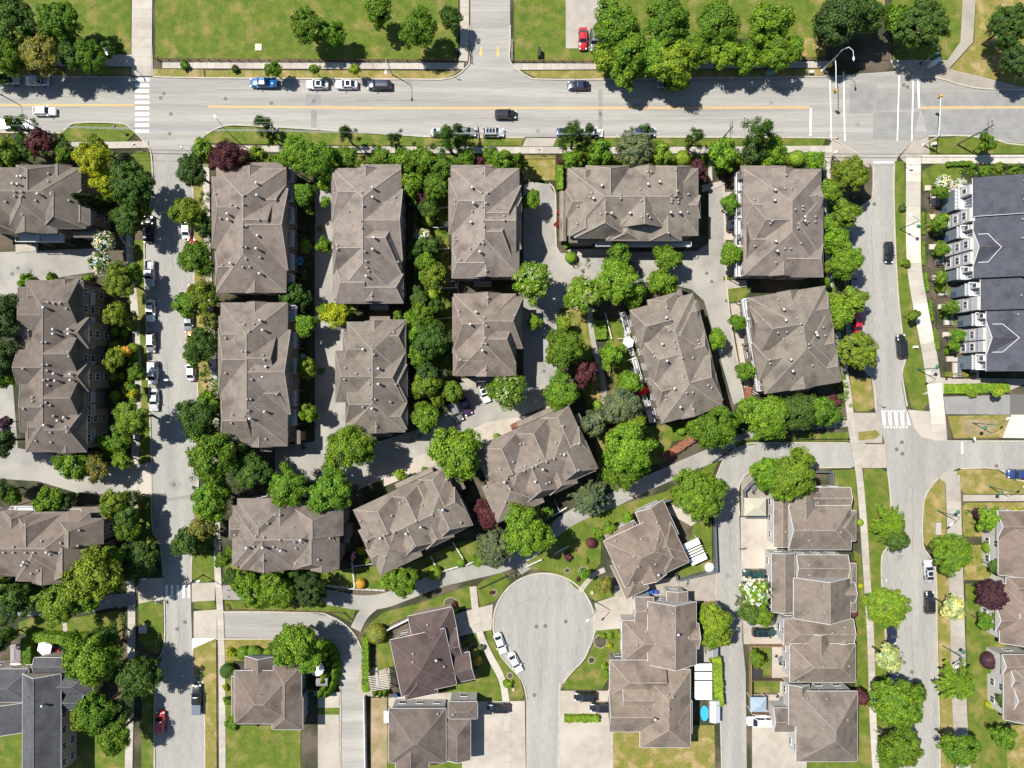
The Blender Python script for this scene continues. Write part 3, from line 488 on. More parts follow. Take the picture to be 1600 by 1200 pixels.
# ------------------------------------------------------------------ buildings
PITCH = .6
class Piece:
    def __init__(s, x0, y0, x1, y1, axis, e0, e1, z, pitch=PITCH, rise=None, wall=True, inset=.5, run=None):
        if x1 < x0: x0, x1 = x1, x0
        if y1 < y0: y0, y1 = y1, y0
        s.x0, s.y0, s.x1, s.y1, s.ax, s.e0, s.e1, s.z, s.wall, s.inset = x0, y0, x1, y1, axis, e0, e1, z, wall, inset
        s.hw = (x1 - x0) / 2 if axis == 'y' else (y1 - y0) / 2; s.ln = (y1 - y0) if axis == 'y' else (x1 - x0)
        s.rise = rise if rise is not None else s.hw * pitch
        n = (e0 == 'h') + (e1 == 'h'); s.run = min(run or s.hw, s.ln / max(1, n))
    def loc(s, x, y):
        """(along, across from ridge) coordinates"""
        return (y - s.y0, abs(x - (s.x0 + s.x1) / 2)) if s.ax == 'y' else (x - s.x0, abs(y - (s.y0 + s.y1) / 2))
    def height(s, x, y):
        if not (s.x0 <= x <= s.x1 and s.y0 <= y <= s.y1): return -1
        a, c = s.loc(x, y); f = 1 - c / s.hw
        if s.e0 == 'h': f = min(f, a / s.run)
        if s.e1 == 'h': f = min(f, (s.ln - a) / s.run)
        return s.z + s.rise * f
    def pt(s, a, c, z):
        return ((s.x0 + s.x1) / 2 + c, s.y0 + a, z) if s.ax == 'y' else (s.x0 + a, (s.y0 + s.y1) / 2 + c, z)
    def add(s, mb, caps, trim, gable):
        z = s.z; zr = z + s.rise; r0 = s.run if s.e0 == 'h' else 0; r1 = s.run if s.e1 == 'h' else 0
        if s.ln - r0 - r1 < .02: r0 = r1 = min(r0, s.ln / 2) if r0 and r1 else r0; 
        if not s.e0 == 'h': r0 = 0
        if not s.e1 == 'h': r1 = 0
        A, B, C, D = s.pt(0, -s.hw, z), s.pt(0, s.hw, z), s.pt(s.ln, s.hw, z), s.pt(s.ln, -s.hw, z)
        E, F = s.pt(r0, 0, zr), s.pt(s.ln - r1, 0, zr); t = .2
        flip = s.ax == 'x'
        def q(*p): mb.face(p[::-1] if flip else p)
        q(D, A, E, F) if False else None
        def orient(*p):
            a, b_, c = Vector(p[0]), Vector(p[1]), Vector(p[2]); n = (b_ - a).cross(c - a)
            return p if n.z > 0 else p[::-1]
        mb.face(orient(A, D, F, E)); mb.face(orient(B, C, F, E))
        for e, X, Y, Z in ((s.e0, A, B, E), (s.e1, D, C, F)):
            if e == 'h': mb.face(orient(X, Y, Z))
            else: mb.face((X, Y, Z)); 
            if e == 'g':   # siding panel proud of the gable end, with barge boards
                o = -.03 if Z is E else .03
                sh = lambda p, k=1.0: (p[0] + (o * k if s.ax == 'x' else 0), p[1] + (o * k if s.ax == 'y' else 0), p[2])
                m_ = lambda p: (p[0] * .9 + Z[0] * .1 if False else p[0], p[1], p[2])
                gm = MB(); gable.append(gm); gm.face([sh((X[0], X[1], z - t)), sh((Y[0], Y[1], z - t)), sh((Y[0], Y[1], z - .04)), sh((Z[0], Z[1], zr - .12)), sh((X[0], X[1], z - .04))])
                trim.bar(sh(X, 2), sh((Z[0], Z[1], zr), 2), .06, .2); trim.bar(sh(Y, 2), sh((Z[0], Z[1], zr), 2), .06, .2)
        low = [(p[0], p[1], z - t) for p in (A, B, C, D)]; up = [A, B, C, D]
        for i in range(4):
            j = (i + 1) % 4; mb.face([low[i], low[j], up[j], up[i]])
        mb.face(low)
        caps.bar((E[0], E[1], zr + .02), (F[0], F[1], zr + .01), .2, .05)
        for e, X, Y, Z in ((s.e0, A, B, E), (s.e1, D, C, F)):
            if e == 'h':
                for W in (X, Y): caps.bar((W[0], W[1], z + .02), (Z[0], Z[1], zr + .01), .19, .05)
        # gutters along the eaves (not along gable or inner ends)
        for i, (p, r) in enumerate(((A, D), (B, C))): trim.bar((p[0], p[1], z - .1), (r[0], r[1], z - .1), .12, .14)
        if s.e0 == 'h': trim.bar((A[0], A[1], z - .1), (B[0], B[1], z - .1), .12, .14)
        if s.e1 == 'h': trim.bar((D[0], D[1], z - .1), (C[0], C[1], z - .1), .12, .14)

# shared small meshes
b = MB(); b.lathe([(.05, 0), (.16, 0), (.16, .28), (.24, .30), (.24, .38), (.05, .46)], 12); VENT = b.mesh('roof_vent', M['vent'])
b = MB(); b.lathe([(.05, -.2), (.17, -.2), (.17, .88), (.27, .90), (.27, 1.08), (.16, 1.18), (.03, 1.22)], 12); FLUE = b.mesh('flue', M['flue'], True)
b = MB(); b.lathe([(.045, 0), (.045, .35), (.02, .36)], 8); PIPE = b.mesh('vent_pipe', M['black'])
def window_mesh(w_, h_, bars=1):
    f = MB(); t = .09
    f.box(-w_ / 2, -.05, 0, w_ / 2, .05, t); f.box(-w_ / 2, -.05, h_ - t, w_ / 2, .05, h_); f.box(-w_ / 2, -.047, t, -w_ / 2 + t, .047, h_ - t); f.box(w_ / 2 - t, -.047, t, w_ / 2, .047, h_ - t)
    for i in range(bars): x = -w_ / 2 + w_ * (i + 1) / (bars + 1); f.box(x - .03, -.04, t, x + .03, .04, h_ - t)
    g = MB(); g.box(-w_ / 2 + t, -.02, t, w_ / 2 - t, .02, h_ - t)
    return f.mesh('window', M['trim']), g.mesh('pane', M['glass'])
WIN = {k: window_mesh(*k) for k in ((1.5, 1.3, 1), (1.0, 1.3, 0), (2.4, 2.0, 2), (1.2, 1.9, 1))}
def window(parent, loc, rz, k=(1.5, 1.3, 1)):
    f = link('window', WIN[k][0], parent, loc, rz); link('pane', WIN[k][1], f); return f
b = MB(); b.box(-1.25, -.04, 0, 1.25, .04, 2.1); 
for i in range(3): b.box(-1.2, .03, .08 + .7 * i, 1.2, .07, .7 * (i + 1))
GARAGE = b.mesh('garage_door', M['trim'])

SIDE = {'brown': (1.0, 1.0, 1.0), 'grey': (1.1, 1.25, 1.4), 'white': (2.1, 2.45, 2.9), 'blue': (.75, 1.1, 1.5), 'tan': (1.5, 1.5, 1.45)}
BUILT = {}
def building(name, label, cx, cy, rot, he, pieces, main=None, flues=(), vents=(), pipes=(), tint=(1, 1, 1), side='brown', cat='building', group=None, absolute=True, windows=True, pitch=PITCH, extra=None):
    """plan in photo pixels at eave level; 'absolute' plans use photo coordinates, otherwise offsets from the centre"""
    k = S * (H - he) / H; ox, oy, _ = P(cx, cy, he); q_ = random.Random(cx * 7 + cy); v_ = q_.uniform(.93, 1.08); tint = (tint[0] * v_ * q_.uniform(.98, 1.02), tint[1] * v_, tint[2] * v_ * q_.uniform(.96, 1.03))
    root = empty(name, (ox, oy, 0), R(rot)); tag(root, label, cat, group)
    L = (lambda x, y: ((x - cx) * k, -(y - cy) * k)) if absolute else (lambda x, y: (x * k, -y * k))
    ps = []; mrise = None
    fy = lambda y: (600 + (y - 600) * .975) if absolute else y
    fx = lambda x: (800 + (x - 800) * .975) if absolute else x
    for pc in pieces:
        t = pc[0]; j = len(ps) * .006; full = t if t in 'FH' else None
        if full: pc = pc[1:] + (('h',) if len(pc) < 6 else ()); t = pc[0]
        if t == 'M':
            _, x0, y0, x1, y1, ax, ends = pc[:7]; a, b_ = L(x0, y0), L(x1, y1)
            e = ends if ax == 'x' else ends[::-1]
            p = Piece(a[0], b_[1], b_[0], a[1], ax, e[0], e[1], he + (pc[7] if len(pc) > 7 else 0), pitch); ps.append(p); main = (x0, y0, x1, y1)
            if mrise is None: mrise = p.rise
        elif t in 'EWNS' and len(t) == 1:
            _, r, hw, xe, end = pc[:5]; dz = pc[5] if len(pc) > 5 else 0
            mx, my = (main[0] + main[2]) / 2, (main[1] + main[3]) / 2; tn = name == 'townhouse_block'
            if t in 'EW':
                r = fy(r); a, b_ = L(min(mx, xe), r - hw), L(max(mx, xe), r + hw); e = ('i', end) if t == 'E' else (end, 'i'); ax = 'x'
            else:
                r = fx(r); a, b_ = L(r - hw, min(my, xe)), L(r + hw, max(my, xe)); e = ('i', end) if t == 'N' else (end, 'i'); ax = 'y'
            rise = mrise - .04 * len(ps) if full == 'F' else min(hw * k * pitch, mrise - .06 - .02 * len(ps) - dz)
            ps.append(Piece(a[0], b_[1], b_[0], a[1], ax, e[0], e[1], he + dz + j, pitch, rise, inset=.55, run=(hw * k * .4 if tn and end == 'h' and full != 'H' else None)))
        elif t == 'D':                                            # tall gable whose end wall stands up on the lower roof slope
            _, sd, r, xe = pc; mx, my = (main[0] + main[2]) / 2, (main[1] + main[3]) / 2; rise = mrise + .1; hw = rise / .72 / k
            if sd == 'E': a, b_ = L(mx, fy(r) - hw), L(xe, fy(r) + hw); e, ax = ('i', 'g'), 'x'
            else: a, b_ = L(fx(r) - hw, my), L(fx(r) + hw, xe); e, ax = ('g', 'i'), 'y'
            ps.append(Piece(a[0], b_[1], b_[0], a[1], ax, e[0], e[1], he + .05 + j, pitch, rise, inset=1.2))
        elif t == 'L':                                            # low roof: x0 y0 x1 y1 axis ends height
            _, x0, y0, x1, y1, ax, ends, z = pc[:8]; a, b_ = L(x0, y0), L(x1, y1); e = ends if ax == 'x' else ends[::-1]
            ps.append(Piece(a[0], b_[1], b_[0], a[1], ax, e[0], e[1], z + j, .4, inset=.3))
    rb, tb, gb, wb = MB(), MB(), [], MB(); town_ = name == 'townhouse_block'
    for i, p in enumerate(ps):
        cb = MB(); p.add(rb, cb, tb, gb); cb.build('ridge_cap', M['cap'], root, color=tint); n = p.inset + .013 * i
        wb.box(p.x0 + n, p.y0 + n, .0 - .01 * i, p.x1 - n, p.y1 - n, p.z - .13, bottom=False)
    roof = rb.build('roof', M['roof'], root, color=tint)
    tb.build('gutter', M['dtrim' if name == 'townhouse_block' else 'trim'], root)
    wall = wb.build('wall', M['siding'], root, color=SIDE[side])
    for g_ in gb: g_.build('gable_wall', M['siding'], root, color=(.45, .48, .5) if town_ else SIDE[side])  # townhouse gable ends: their shade is put into a darker siding colour
    def hgt(x, y): return max([p.height(x, y) for p in ps])
    inv = Matrix.Rotation(-R(rot), 2)
    def put(px, py, me, dz=0.0):
        h = he + 1.5
        for _ in range(6):
            X, Y, _z = P(px, py, h + .3); v = inv @ Vector((X - ox, Y - oy)); h2 = hgt(v.x, v.y)
            if h2 < 0: return None
            h = h2
        return link(me.name, me, root, (v.x, v.y, h + dz), random.uniform(0, 3))
    for q in flues: put(q[0], q[1] + 1, FLUE)
    for q in vents: put(*q, VENT, -.03)
    for q in pipes: put(*q, PIPE)
    if windows:
        ctr = -Vector((ox, oy)); ctr = inv @ ctr
        for i, p in enumerate(ps):
            if p.z < he - 1: continue
            n = p.inset + .013 * i; X0, X1, Y0, Y1 = p.x0 + n, p.x1 - n, p.y0 + n, p.y1 - n
            for (ax, c, lo, hi, rz, dx, dy) in (('y', X1, Y0, Y1, R(-90), 1, 0), ('y', X0, Y0, Y1, R(90), -1, 0), ('x', Y1, X0, X1, 0, 0, 1), ('x', Y0, X0, X1, R(180), 0, -1)):
                mid = Vector(((c if ax == 'y' else (lo + hi) / 2), (c if ax == 'x' else (lo + hi) / 2)))
                if (ctr - mid).dot(Vector((dx, dy))) < 0: continue
                m = int((hi - lo) / 3.2)
                for q in range(m):
                    t = lo + (hi - lo) * (q + .5) / m; x, y = (c, t) if ax == 'y' else (t, c)
                    if any(o is not p and o.x0 < x + dx * .7 < o.x1 and o.y0 < y + dy * .7 < o.y1 for o in ps): continue
                    for zf in ([1.0, 3.9, 6.2] if he > 7 else [1.0, 3.6]):
                        if zf + 1.4 < p.z: window(root, (x + dx * .03, y + dy * .03, zf), rz, (1.5, 1.3, 1))
    BUILT[name + label] = (root, hgt)
    def at(px, py, z):
        X, Y, _z = P(px, py, z); v = inv @ Vector((X - ox, Y - oy)); return (v.x, v.y)
    root_at = at
    if extra: extra(root, at)
    return root
TG = 'brown roofed courtyard townhouse blocks'
def town(label, cx, cy, rot, pieces, he=8.0, **k): return building('townhouse_block', label, cx, cy, rot, he, pieces, group=TG, **k)
def deck(root, at, px0, py0, px1, py1, z, rail='trim', depth=.18):
    """deck slab with posts and a railing, given by two photo corners at its floor height"""
    a, b_ = at(px0, py0, z), at(px1, py1, z); x0, x1 = sorted((a[0], b_[0])); y0, y1 = sorted((a[1], b_[1]))
    m = MB(); m.box(x0, y0, z - depth, x1, y1, z)
    d_ = m.build('deck', mat('deck_membrane', (.42, .43, .45), rough=.7, fine=.06), root)
    r = MB()
    for (p, q) in (((x0, y0), (x1, y0)), ((x1, y0), (x1, y1)), ((x1, y1), (x0, y1)), ((x0, y1), (x0, y0))):
        r.bar((*p, z + 1.05), (*q, z + 1.05), .09, .08); n = max(2, int(math.dist(p, q) / .35))
        for i in range(n): t = i / n; x, y = p[0] + (q[0] - p[0]) * t, p[1] + (q[1] - p[1]) * t; r.box(x - .02, y - .02, z, x + .02, y + .02, z + 1.02)
    r.build('railing', M[rail], d_)
    for x in (x0 + .1, x1 - .1):
        for y in (y0 + .1, y1 - .1): s = MB(); s.box(x - .07, y - .07, 0, x + .07, y + .07, z - depth); s.build('deck_post', M['dtrim'], d_)
    return d_

town('brown townhouse block cut by the left edge below the bright yellow tree', 50, 312, 0, [('M', -60, 262, 126, 350, 'x', 'hh'), ('F', 'N', 42, 36, 258), ('N', 78, 16, 259, 'g'), ('H', 'S', 30, 40, 364), ('S', 30, 26, 365, 'g'), ('F', 'S', 82, 34, 357), ('S', -15, 25, 364, 'h'), ('E', 303, 14, 128, 'h'), ('S', 112, 12, 352, 'h'), ('L', 100, 352, 140, 366, 'x', 'gh', 5.2)],
  flues=[(31, 276), (37, 276), (23, 287), (31, 288), (62, 303)], vents=[(75, 271), (75, 283), (79, 301), (79, 304), (22, 299), (33, 299), (22, 306), (33, 306), (8, 315), (55, 313), (107, 313), (34, 335)], tint=(.8, .78, .79),
  extra=lambda r, a: (deck(r, a, 30, 366, 62, 379, 4.4), deck(r, a, 64, 366, 100, 379, 4.4)))
town('long brown townhouse block with paired dark gables, left side of the street', 84, 572, 0, [('M', 40, 438, 130, 706, 'y', 'hh'), ('N', 88, 12, 437, 'g'), ('F', 'W', 492, 46, 28), ('F', 'W', 574, 28, 27), ('F', 'W', 636, 40, 32), ('W', 668, 28, 44, 'h'), ('W', 460, 22, 44, 'h'), ('D', 'E', 472, 124), ('D', 'E', 553, 126), ('D', 'E', 622, 128), ('E', 518, 24, 139, 'h'), ('E', 588, 24, 139, 'h'), ('F', 'E', 672, 36, 136), ('S', 90, 12, 707, 'g'), ('L', 88, 706, 120, 716, 'x', 'gg', 5.5), ('L', 88, 428, 114, 440, 'x', 'gg', 5.5)],
  flues=[(71, 480), (86, 514), (110, 514), (86, 521), (110, 521), (87, 583), (113, 584), (89, 594), (113, 593), (103, 651), (93, 656), (72, 663)],
  vents=[(74, 472), (83, 474), (93, 474), (103, 482), (44, 516), (44, 523), (65, 535), (71, 535), (66, 570), (73, 570), (73, 579), (68, 594), (75, 593), (74, 602), (35, 576), (106, 550), (107, 557), (50, 621), (50, 627), (71, 629), (78, 633), (36, 639), (64, 634), (112, 620), (112, 626), (83, 650), (103, 668), (104, 675), (78, 676), (55, 689), (79, 691)], tint=(.76, .73, .74), he=8.4,
  extra=lambda r, a: [deck(r, a, 138, y, 148, y + 18, 5.2) for y in (458, 496, 526, 565, 594, 610, 632, 668)])
town('brown townhouse block at the left edge between drive and cypress row', 40, 850, 0, [('M', -60, 800, 141, 900, 'x', 'hh'), ('N', 8, 24, 798, 'h'), ('F', 'N', 42, 38, 802), ('F', 'N', 108, 36, 810), ('H', 'S', 50, 44, 908), ('S', 56, 24, 910, 'g'), ('F', 'S', 98, 34, 907), ('S', -20, 26, 900, 'h'), ('E', 856, 12, 143, 'h'), ('L', 96, 796, 158, 820, 'x', 'gg', 5.5)],
  flues=[(76, 861), (41, 876), (38, 881)], vents=[(39, 820), (20, 855), (64, 846), (52, 864), (39, 864), (77, 867), (93, 864), (123, 829), (121, 853), (48, 897), (58, 892), (94, 849), (5, 864), (20, 864)], tint=(.9, .86, .84), extra=lambda r, a: (deck(r, a, 22, 790, 58, 799, 4.8), deck(r, a, 60, 790, 94, 799, 4.8), deck(r, a, 96, 794, 132, 806, 4.8)))
town('upper block of the first courtyard row with one dark diamond gable', 391, 360, 0, [('M', 338, 262, 447, 457, 'y', 'hh'), ('N', 383, 15, 261, 'g'), ('L', 389, 253, 447, 276, 'x', 'hg', 7.6), ('F', 'W', 325, 56, 331), ('W', 415, 27, 336, 'h'), ('E', 309, 27, 446, 'h'), ('H', 'E', 352, 64, 450), ('D', 'E', 345, 430), ('S', 391, 17, 458, 'g')],
  flues=[(402, 286), (403, 305), (357, 334), (358, 343), (404, 368), (402, 388), (362, 411), (407, 427)], vents=[(336, 303), (380, 305), (380, 319), (361, 320), (369, 323), (344, 341), (404, 343), (379, 353), (385, 353), (431, 311), (433, 371), (378, 385), (384, 386), (384, 404), (379, 417), (390, 417), (347, 414), (406, 402)],
  pipes=[(341, 312), (365, 352), (352, 394), (407, 322), (407, 328), (408, 331), (385, 436), (374, 443), (406, 412), (370, 305), (395, 275)], tint=(.93, .92, .92), extra=lambda r, a: [deck(r, a, 450, y, 460, y + 24, 5.0) for y in (262, 292, 326, 362, 398, 430)])
town('lower block of the first courtyard row with a large dark diamond gable', 396, 585, 0, [('M', 345, 473, 449, 697, 'y', 'hh'), ('N', 391, 15, 472, 'g'), ('F', 'W', 562, 50, 341), ('W', 522, 30, 342, 'h'), ('F', 'W', 657, 38, 345), ('H', 'E', 581, 66, 454), ('D', 'E', 560, 434), ('E', 615, 30, 453, 'h'), ('H', 'E', 632, 44, 448), ('S', 398, 16, 698, 'g'), ('L', 398, 696, 418, 707, 'x', 'gg', 5.5), ('L', 455, 674, 463, 695, 'y', 'gg', 5.5)],
  flues=[(408, 500), (412, 515), (417, 572), (412, 588), (415, 642), (392, 653)], vents=[(381, 507), (396, 506), (389, 517), (352, 528), (378, 549), (384, 549), (411, 555), (412, 562), (352, 583), (393, 577), (393, 593), (386, 624), (391, 624), (432, 616), (388, 642), (363, 648), (361, 661), (415, 686)],
  pipes=[(409, 525), (412, 530), (412, 535), (412, 539), (371, 668), (377, 669), (387, 668), (391, 667), (396, 668), (414, 602), (421, 601), (415, 607), (406, 627), (376, 503), (389, 497)], tint=(.92, .91, .9), extra=lambda r, a: [deck(r, a, 454, y, 464, y + 24, 5.0) for y in (478, 520, 560, 610, 640)])
town('upper block of the second courtyard row with a pale hexagonal slope', 572, 365, 0, [('M', 520, 263, 627, 470, 'y', 'hh'), ('N', 567, 16, 263, 'g'), ('L', 564, 256, 626, 277, 'x', 'hg', 7.6), ('W', 299, 41, 518, 'h'), ('F', 'W', 388, 36, 520), ('H', 'E', 345, 56, 629), ('E', 314, 25, 627, 'h'), ('E', 369, 24, 628, 'h'), ('F', 'E', 372, 50, 627), ('E', 447, 23, 630, 'h'), ('W', 440, 30, 524, 'h'), ('S', 578, 17, 471, 'g'), ('L', 573, 469, 602, 481, 'x', 'gg', 4.5), ('L', 531, 428, 542, 468, 'y', 'gg', 5.0)],
  flues=[(583, 293), (583, 308), (585, 371), (583, 389), (573, 431)], vents=[(522, 296), (522, 302), (565, 300), (567, 321), (564, 345), (565, 356), (617, 308), (615, 364), (615, 370), (527, 383), (527, 389), (570, 393), (572, 408), (573, 418), (576, 423), (618, 448), (622, 409), (580, 462), (545, 330)],
  pipes=[(615, 326), (591, 330), (591, 339), (592, 342), (594, 349), (550, 352), (560, 402), (589, 405), (589, 415), (593, 417), (591, 425), (570, 452), (561, 287), (551, 295), (615, 357)])
town('lower block of the second courtyard row with a dark west bay', 579, 590, 0, [('M', 542, 503, 633, 675, 'y', 'hh'), ('N', 581, 16, 502, 'g'), ('F', 'W', 588, 40, 524), ('W', 545, 26, 536, 'h'), ('F', 'W', 632, 30, 540), ('H', 'E', 543, 45, 634), ('E', 524, 22, 633, 'h'), ('E', 598, 29, 636, 'h'), ('F', 'E', 590, 40, 633), ('E', 651, 21, 636, 'h'), ('S', 584, 16, 676, 'g'), ('L', 577, 675, 608, 684, 'x', 'gg', 4.5), ('L', 573, 492, 604, 503, 'x', 'gg', 4.5)],
  flues=[(568, 545), (592, 575), (592, 599), (582, 637)], vents=[(581, 541), (584, 554), (539, 575), (538, 593), (577, 577), (577, 600), (618, 601), (580, 623), (586, 624), (567, 636), (610, 628), (588, 667), (615, 519), (556, 584)],
  pipes=[(598, 546), (598, 552), (602, 545), (597, 562), (570, 518), (575, 524), (579, 531), (564, 564), (567, 609), (567, 615), (577, 656), (557, 594)], tint=(.97, .96, .95))
town('upper block of the third courtyard row, just right of the garden strip', 757, 347, 0, [('M', 706, 263, 811, 432, 'y', 'hh'), ('N', 757, 18, 263, 'g'), ('L', 704, 257, 768, 278, 'x', 'gg', 7.6), ('F', 'W', 315, 44, 701), ('W', 408, 22, 706, 'h'), ('W', 370, 13, 707, 'h'), ('F', 'E', 333, 50, 814), ('E', 342, 40, 815, 'h'), ('D', 'E', 346, 806), ('F', 'E', 362, 46, 803), ('S', 758, 18, 433, 'g'), ('L', 739, 432, 767, 443, 'x', 'gg', 4.5)],
  flues=[(738, 293), (740, 317), (736, 347), (750, 393)], vents=[(752, 301), (762, 301), (711, 312), (711, 320), (760, 317), (754, 323), (788, 337), (788, 344), (755, 345), (756, 354), (749, 380), (755, 380), (735, 388), (719, 406), (760, 423), (710, 371), (738, 330), (754, 270)],
  pipes=[(744, 281), (767, 281), (772, 279), (765, 388), (766, 389), (778, 368), (768, 366), (730, 357), (779, 314), (776, 326), (762, 410), (762, 413)], tint=(1.03, 1.02, 1.01))
town('lower block of the third courtyard row beside two parked courtyard cars', 760, 523, 0, [('M', 709, 459, 806, 587, 'y', 'hh'), ('N', 761, 20, 458, 'g'), ('F', 'E', 502, 40, 817), ('F', 'E', 530, 36, 806), ('F', 'W', 506, 44, 707), ('W', 563, 22, 708, 'h'), ('S', 759, 16, 588, 'g'), ('L', 744, 587, 775, 596, 'x', 'gg', 4.5)],
  flues=[(744, 487), (735, 506), (754, 547)], vents=[(717, 486), (717, 494), (757, 496), (804, 493), (763, 465), (760, 509), (759, 528), (754, 537), (759, 537), (720, 562), (758, 578)], pipes=[(749, 475), (774, 473), (780, 491), (781, 502), (800, 506), (773, 524), (784, 534), (795, 523), (745, 524), (735, 538), (775, 540), (764, 565), (769, 569)], tint=(1.02, 1, 1))
town('wide courtyard block running left to right with a dark slit gable below', 988, 320, 0, [('M', 887, 263, 1091, 368, 'x', 'hh'), ('N', 916, 20, 262, 'h'), ('F', 'N', 953, 34, 259), ('N', 1016, 20, 261, 'g'), ('F', 'N', 1056, 30, 259), ('H', 'S', 1006, 54, 376), ('D', 'S', 1006, 357), ('S', 982, 22, 375, 'h'), ('S', 1046, 25, 376, 'h'), ('F', 'S', 945, 44, 372), ('S', 916, 24, 369, 'h'), ('E', 316, 18, 1094, 'h'), ('W', 311, 22, 884, 'h'), ('L', 890, 362, 935, 376, 'x', 'gg', 6.2), ('L', 876, 293, 886, 372, 'y', 'gg', 5.2)],
  flues=[(1012, 288), (1030, 284), (940, 290), (927, 310), (955, 333), (984, 333), (1047, 332), (1062, 332)], vents=[(925, 301), (922, 308), (903, 322), (939, 334), (947, 332), (970, 304), (970, 310), (1001, 295), (1002, 313), (1050, 311), (1050, 315), (1060, 311), (1060, 316), (1059, 298), (1076, 303), (1003, 339), (1012, 335), (1016, 340), (977, 361), (1045, 364), (1012, 268), (1018, 268), (1056, 265), (1075, 331), (902, 349)],
  pipes=[(925, 327), (932, 327), (932, 345), (976, 291), (998, 277), (1053, 289), (1076, 323), (1026, 337), (997, 334)], tint=(1.0, 1, 1), extra=lambda r, a: (deck(r, a, 930, 379, 1078, 386, 4.4)))
town('upper right courtyard block with white decks down its left side', 1222, 347, 0, [('M', 1162, 264, 1283, 430, 'y', 'hh'), ('N', 1233, 18, 263, 'g'), ('L', 1158, 258, 1222, 278, 'x', 'gg', 7.6), ('W', 317, 26, 1161, 'h'), ('F', 'W', 345, 44, 1166), ('W', 372, 30, 1166, 'g'), ('H', 'E', 350, 50, 1286), ('E', 303, 24, 1280, 'g'), ('E', 402, 26, 1286, 'h'), ('S', 1230, 18, 431, 'g')],
  flues=[(1210, 297), (1209, 313), (1211, 377), (1213, 392), (1256, 339), (1256, 345)], vents=[(1227, 294), (1238, 294), (1255, 322), (1255, 327), (1243, 327), (1275, 338), (1263, 346), (1274, 346), (1204, 349), (1207, 345), (1180, 384), (1227, 388), (1236, 388), (1247, 356), (1213, 410), (1252, 380), (1276, 304), (1179, 312), (1229, 273)], pipes=[(1186, 338), (1239, 299), (1240, 410), (1263, 378), (1243, 286)], tint=(1.02, 1, .99),
  extra=lambda r, a: (deck(r, a, 1148, 272, 1158, 298, 4.6), deck(r, a, 1148, 299, 1158, 340, 4.6), deck(r, a, 1148, 342, 1158, 385, 4.6), deck(r, a, 1148, 387, 1158, 432, 4.6)))
town('lower right courtyard block, slightly turned, with white decks on its left', 1242, 531, 9, [('M', -60, -76, 60, 76, 'y', 'hh'), ('N', 0, 17, -77, 'g'), ('F', 'W', -22, 42, -62), ('W', -36, 22, -62, 'g'), ('W', 24, 30, -66, 'h'), ('E', -40, 26, 62, 'h'), ('H', 'E', 8, 50, 62), ('E', 14, 24, 62, 'h'), ('E', 50, 24, 62, 'h'), ('S', -2, 18, 77, 'g'), ('L', -28, 76, 20, 84, 'x', 'hh', 4.8)], absolute=False,
  flues=[(1223, 483), (1226, 500), (1234, 561), (1237, 579), (1275, 523), (1273, 519)], vents=[(1251, 463), (1217, 468), (1246, 497), (1252, 506), (1194, 500), (1216, 520), (1230, 519), (1253, 519), (1225, 530), (1264, 538), (1265, 544), (1204, 568), (1203, 562), (1270, 571), (1287, 511), (1290, 524), (1253, 600)], pipes=[(1255, 558), (1239, 592), (1246, 592), (1271, 587), (1228, 544), (1202, 515)],
  extra=lambda r, a: [deck(r, a, *q, 4.6) for q in ((1158, 468, 1172, 498), (1164, 500, 1178, 535), (1170, 537, 1184, 572), (1176, 574, 1190, 610))])
town('tilted courtyard block with parasols on its left terraces', 1058, 560, 15, [('M', -50, -92, 50, 92, 'y', 'hh'), ('N', 2, 24, -100, 'h'), ('F', 'W', -60, 32, -52), ('F', 'W', -6, 42, -50), ('W', 42, 26, -50, 'h'), ('E', -64, 16, 47, 'g'), ('H', 'E', -34, 46, 53), ('E', -8, 24, 52, 'h'), ('F', 'E', 40, 40, 52), ('E', 60, 22, 52, 'h'), ('S', 0, 18, 93, 'g'), ('L', 24, -106, 38, -80, 'y', 'gg', 6.0)], absolute=False,
  flues=[(1040, 496), (1034, 537), (1041, 563), (1053, 606), (1062, 635)], vents=[(1042, 480), (1046, 517), (1054, 533), (1056, 543), (1091, 532), (1093, 537), (1066, 560), (1083, 559), (1021, 551), (1023, 557), (1068, 588), (1088, 588), (1107, 602), (1112, 606), (1073, 614), (1083, 613), (1041, 619), (1041, 625), (1084, 640)], pipes=[(1018, 513), (1025, 515), (1027, 507), (1031, 526), (1034, 572), (1040, 595), (1050, 594), (1067, 516), (1069, 634), (1086, 629), (1098, 631), (1094, 627)],
  extra=lambda r, a: [deck(r, a, *q, .5) for q in ((968, 490, 984, 520), (975, 522, 990, 555), (986, 560, 1002, 592), (996, 596, 1010, 625), (1006, 628, 1022, 658))])
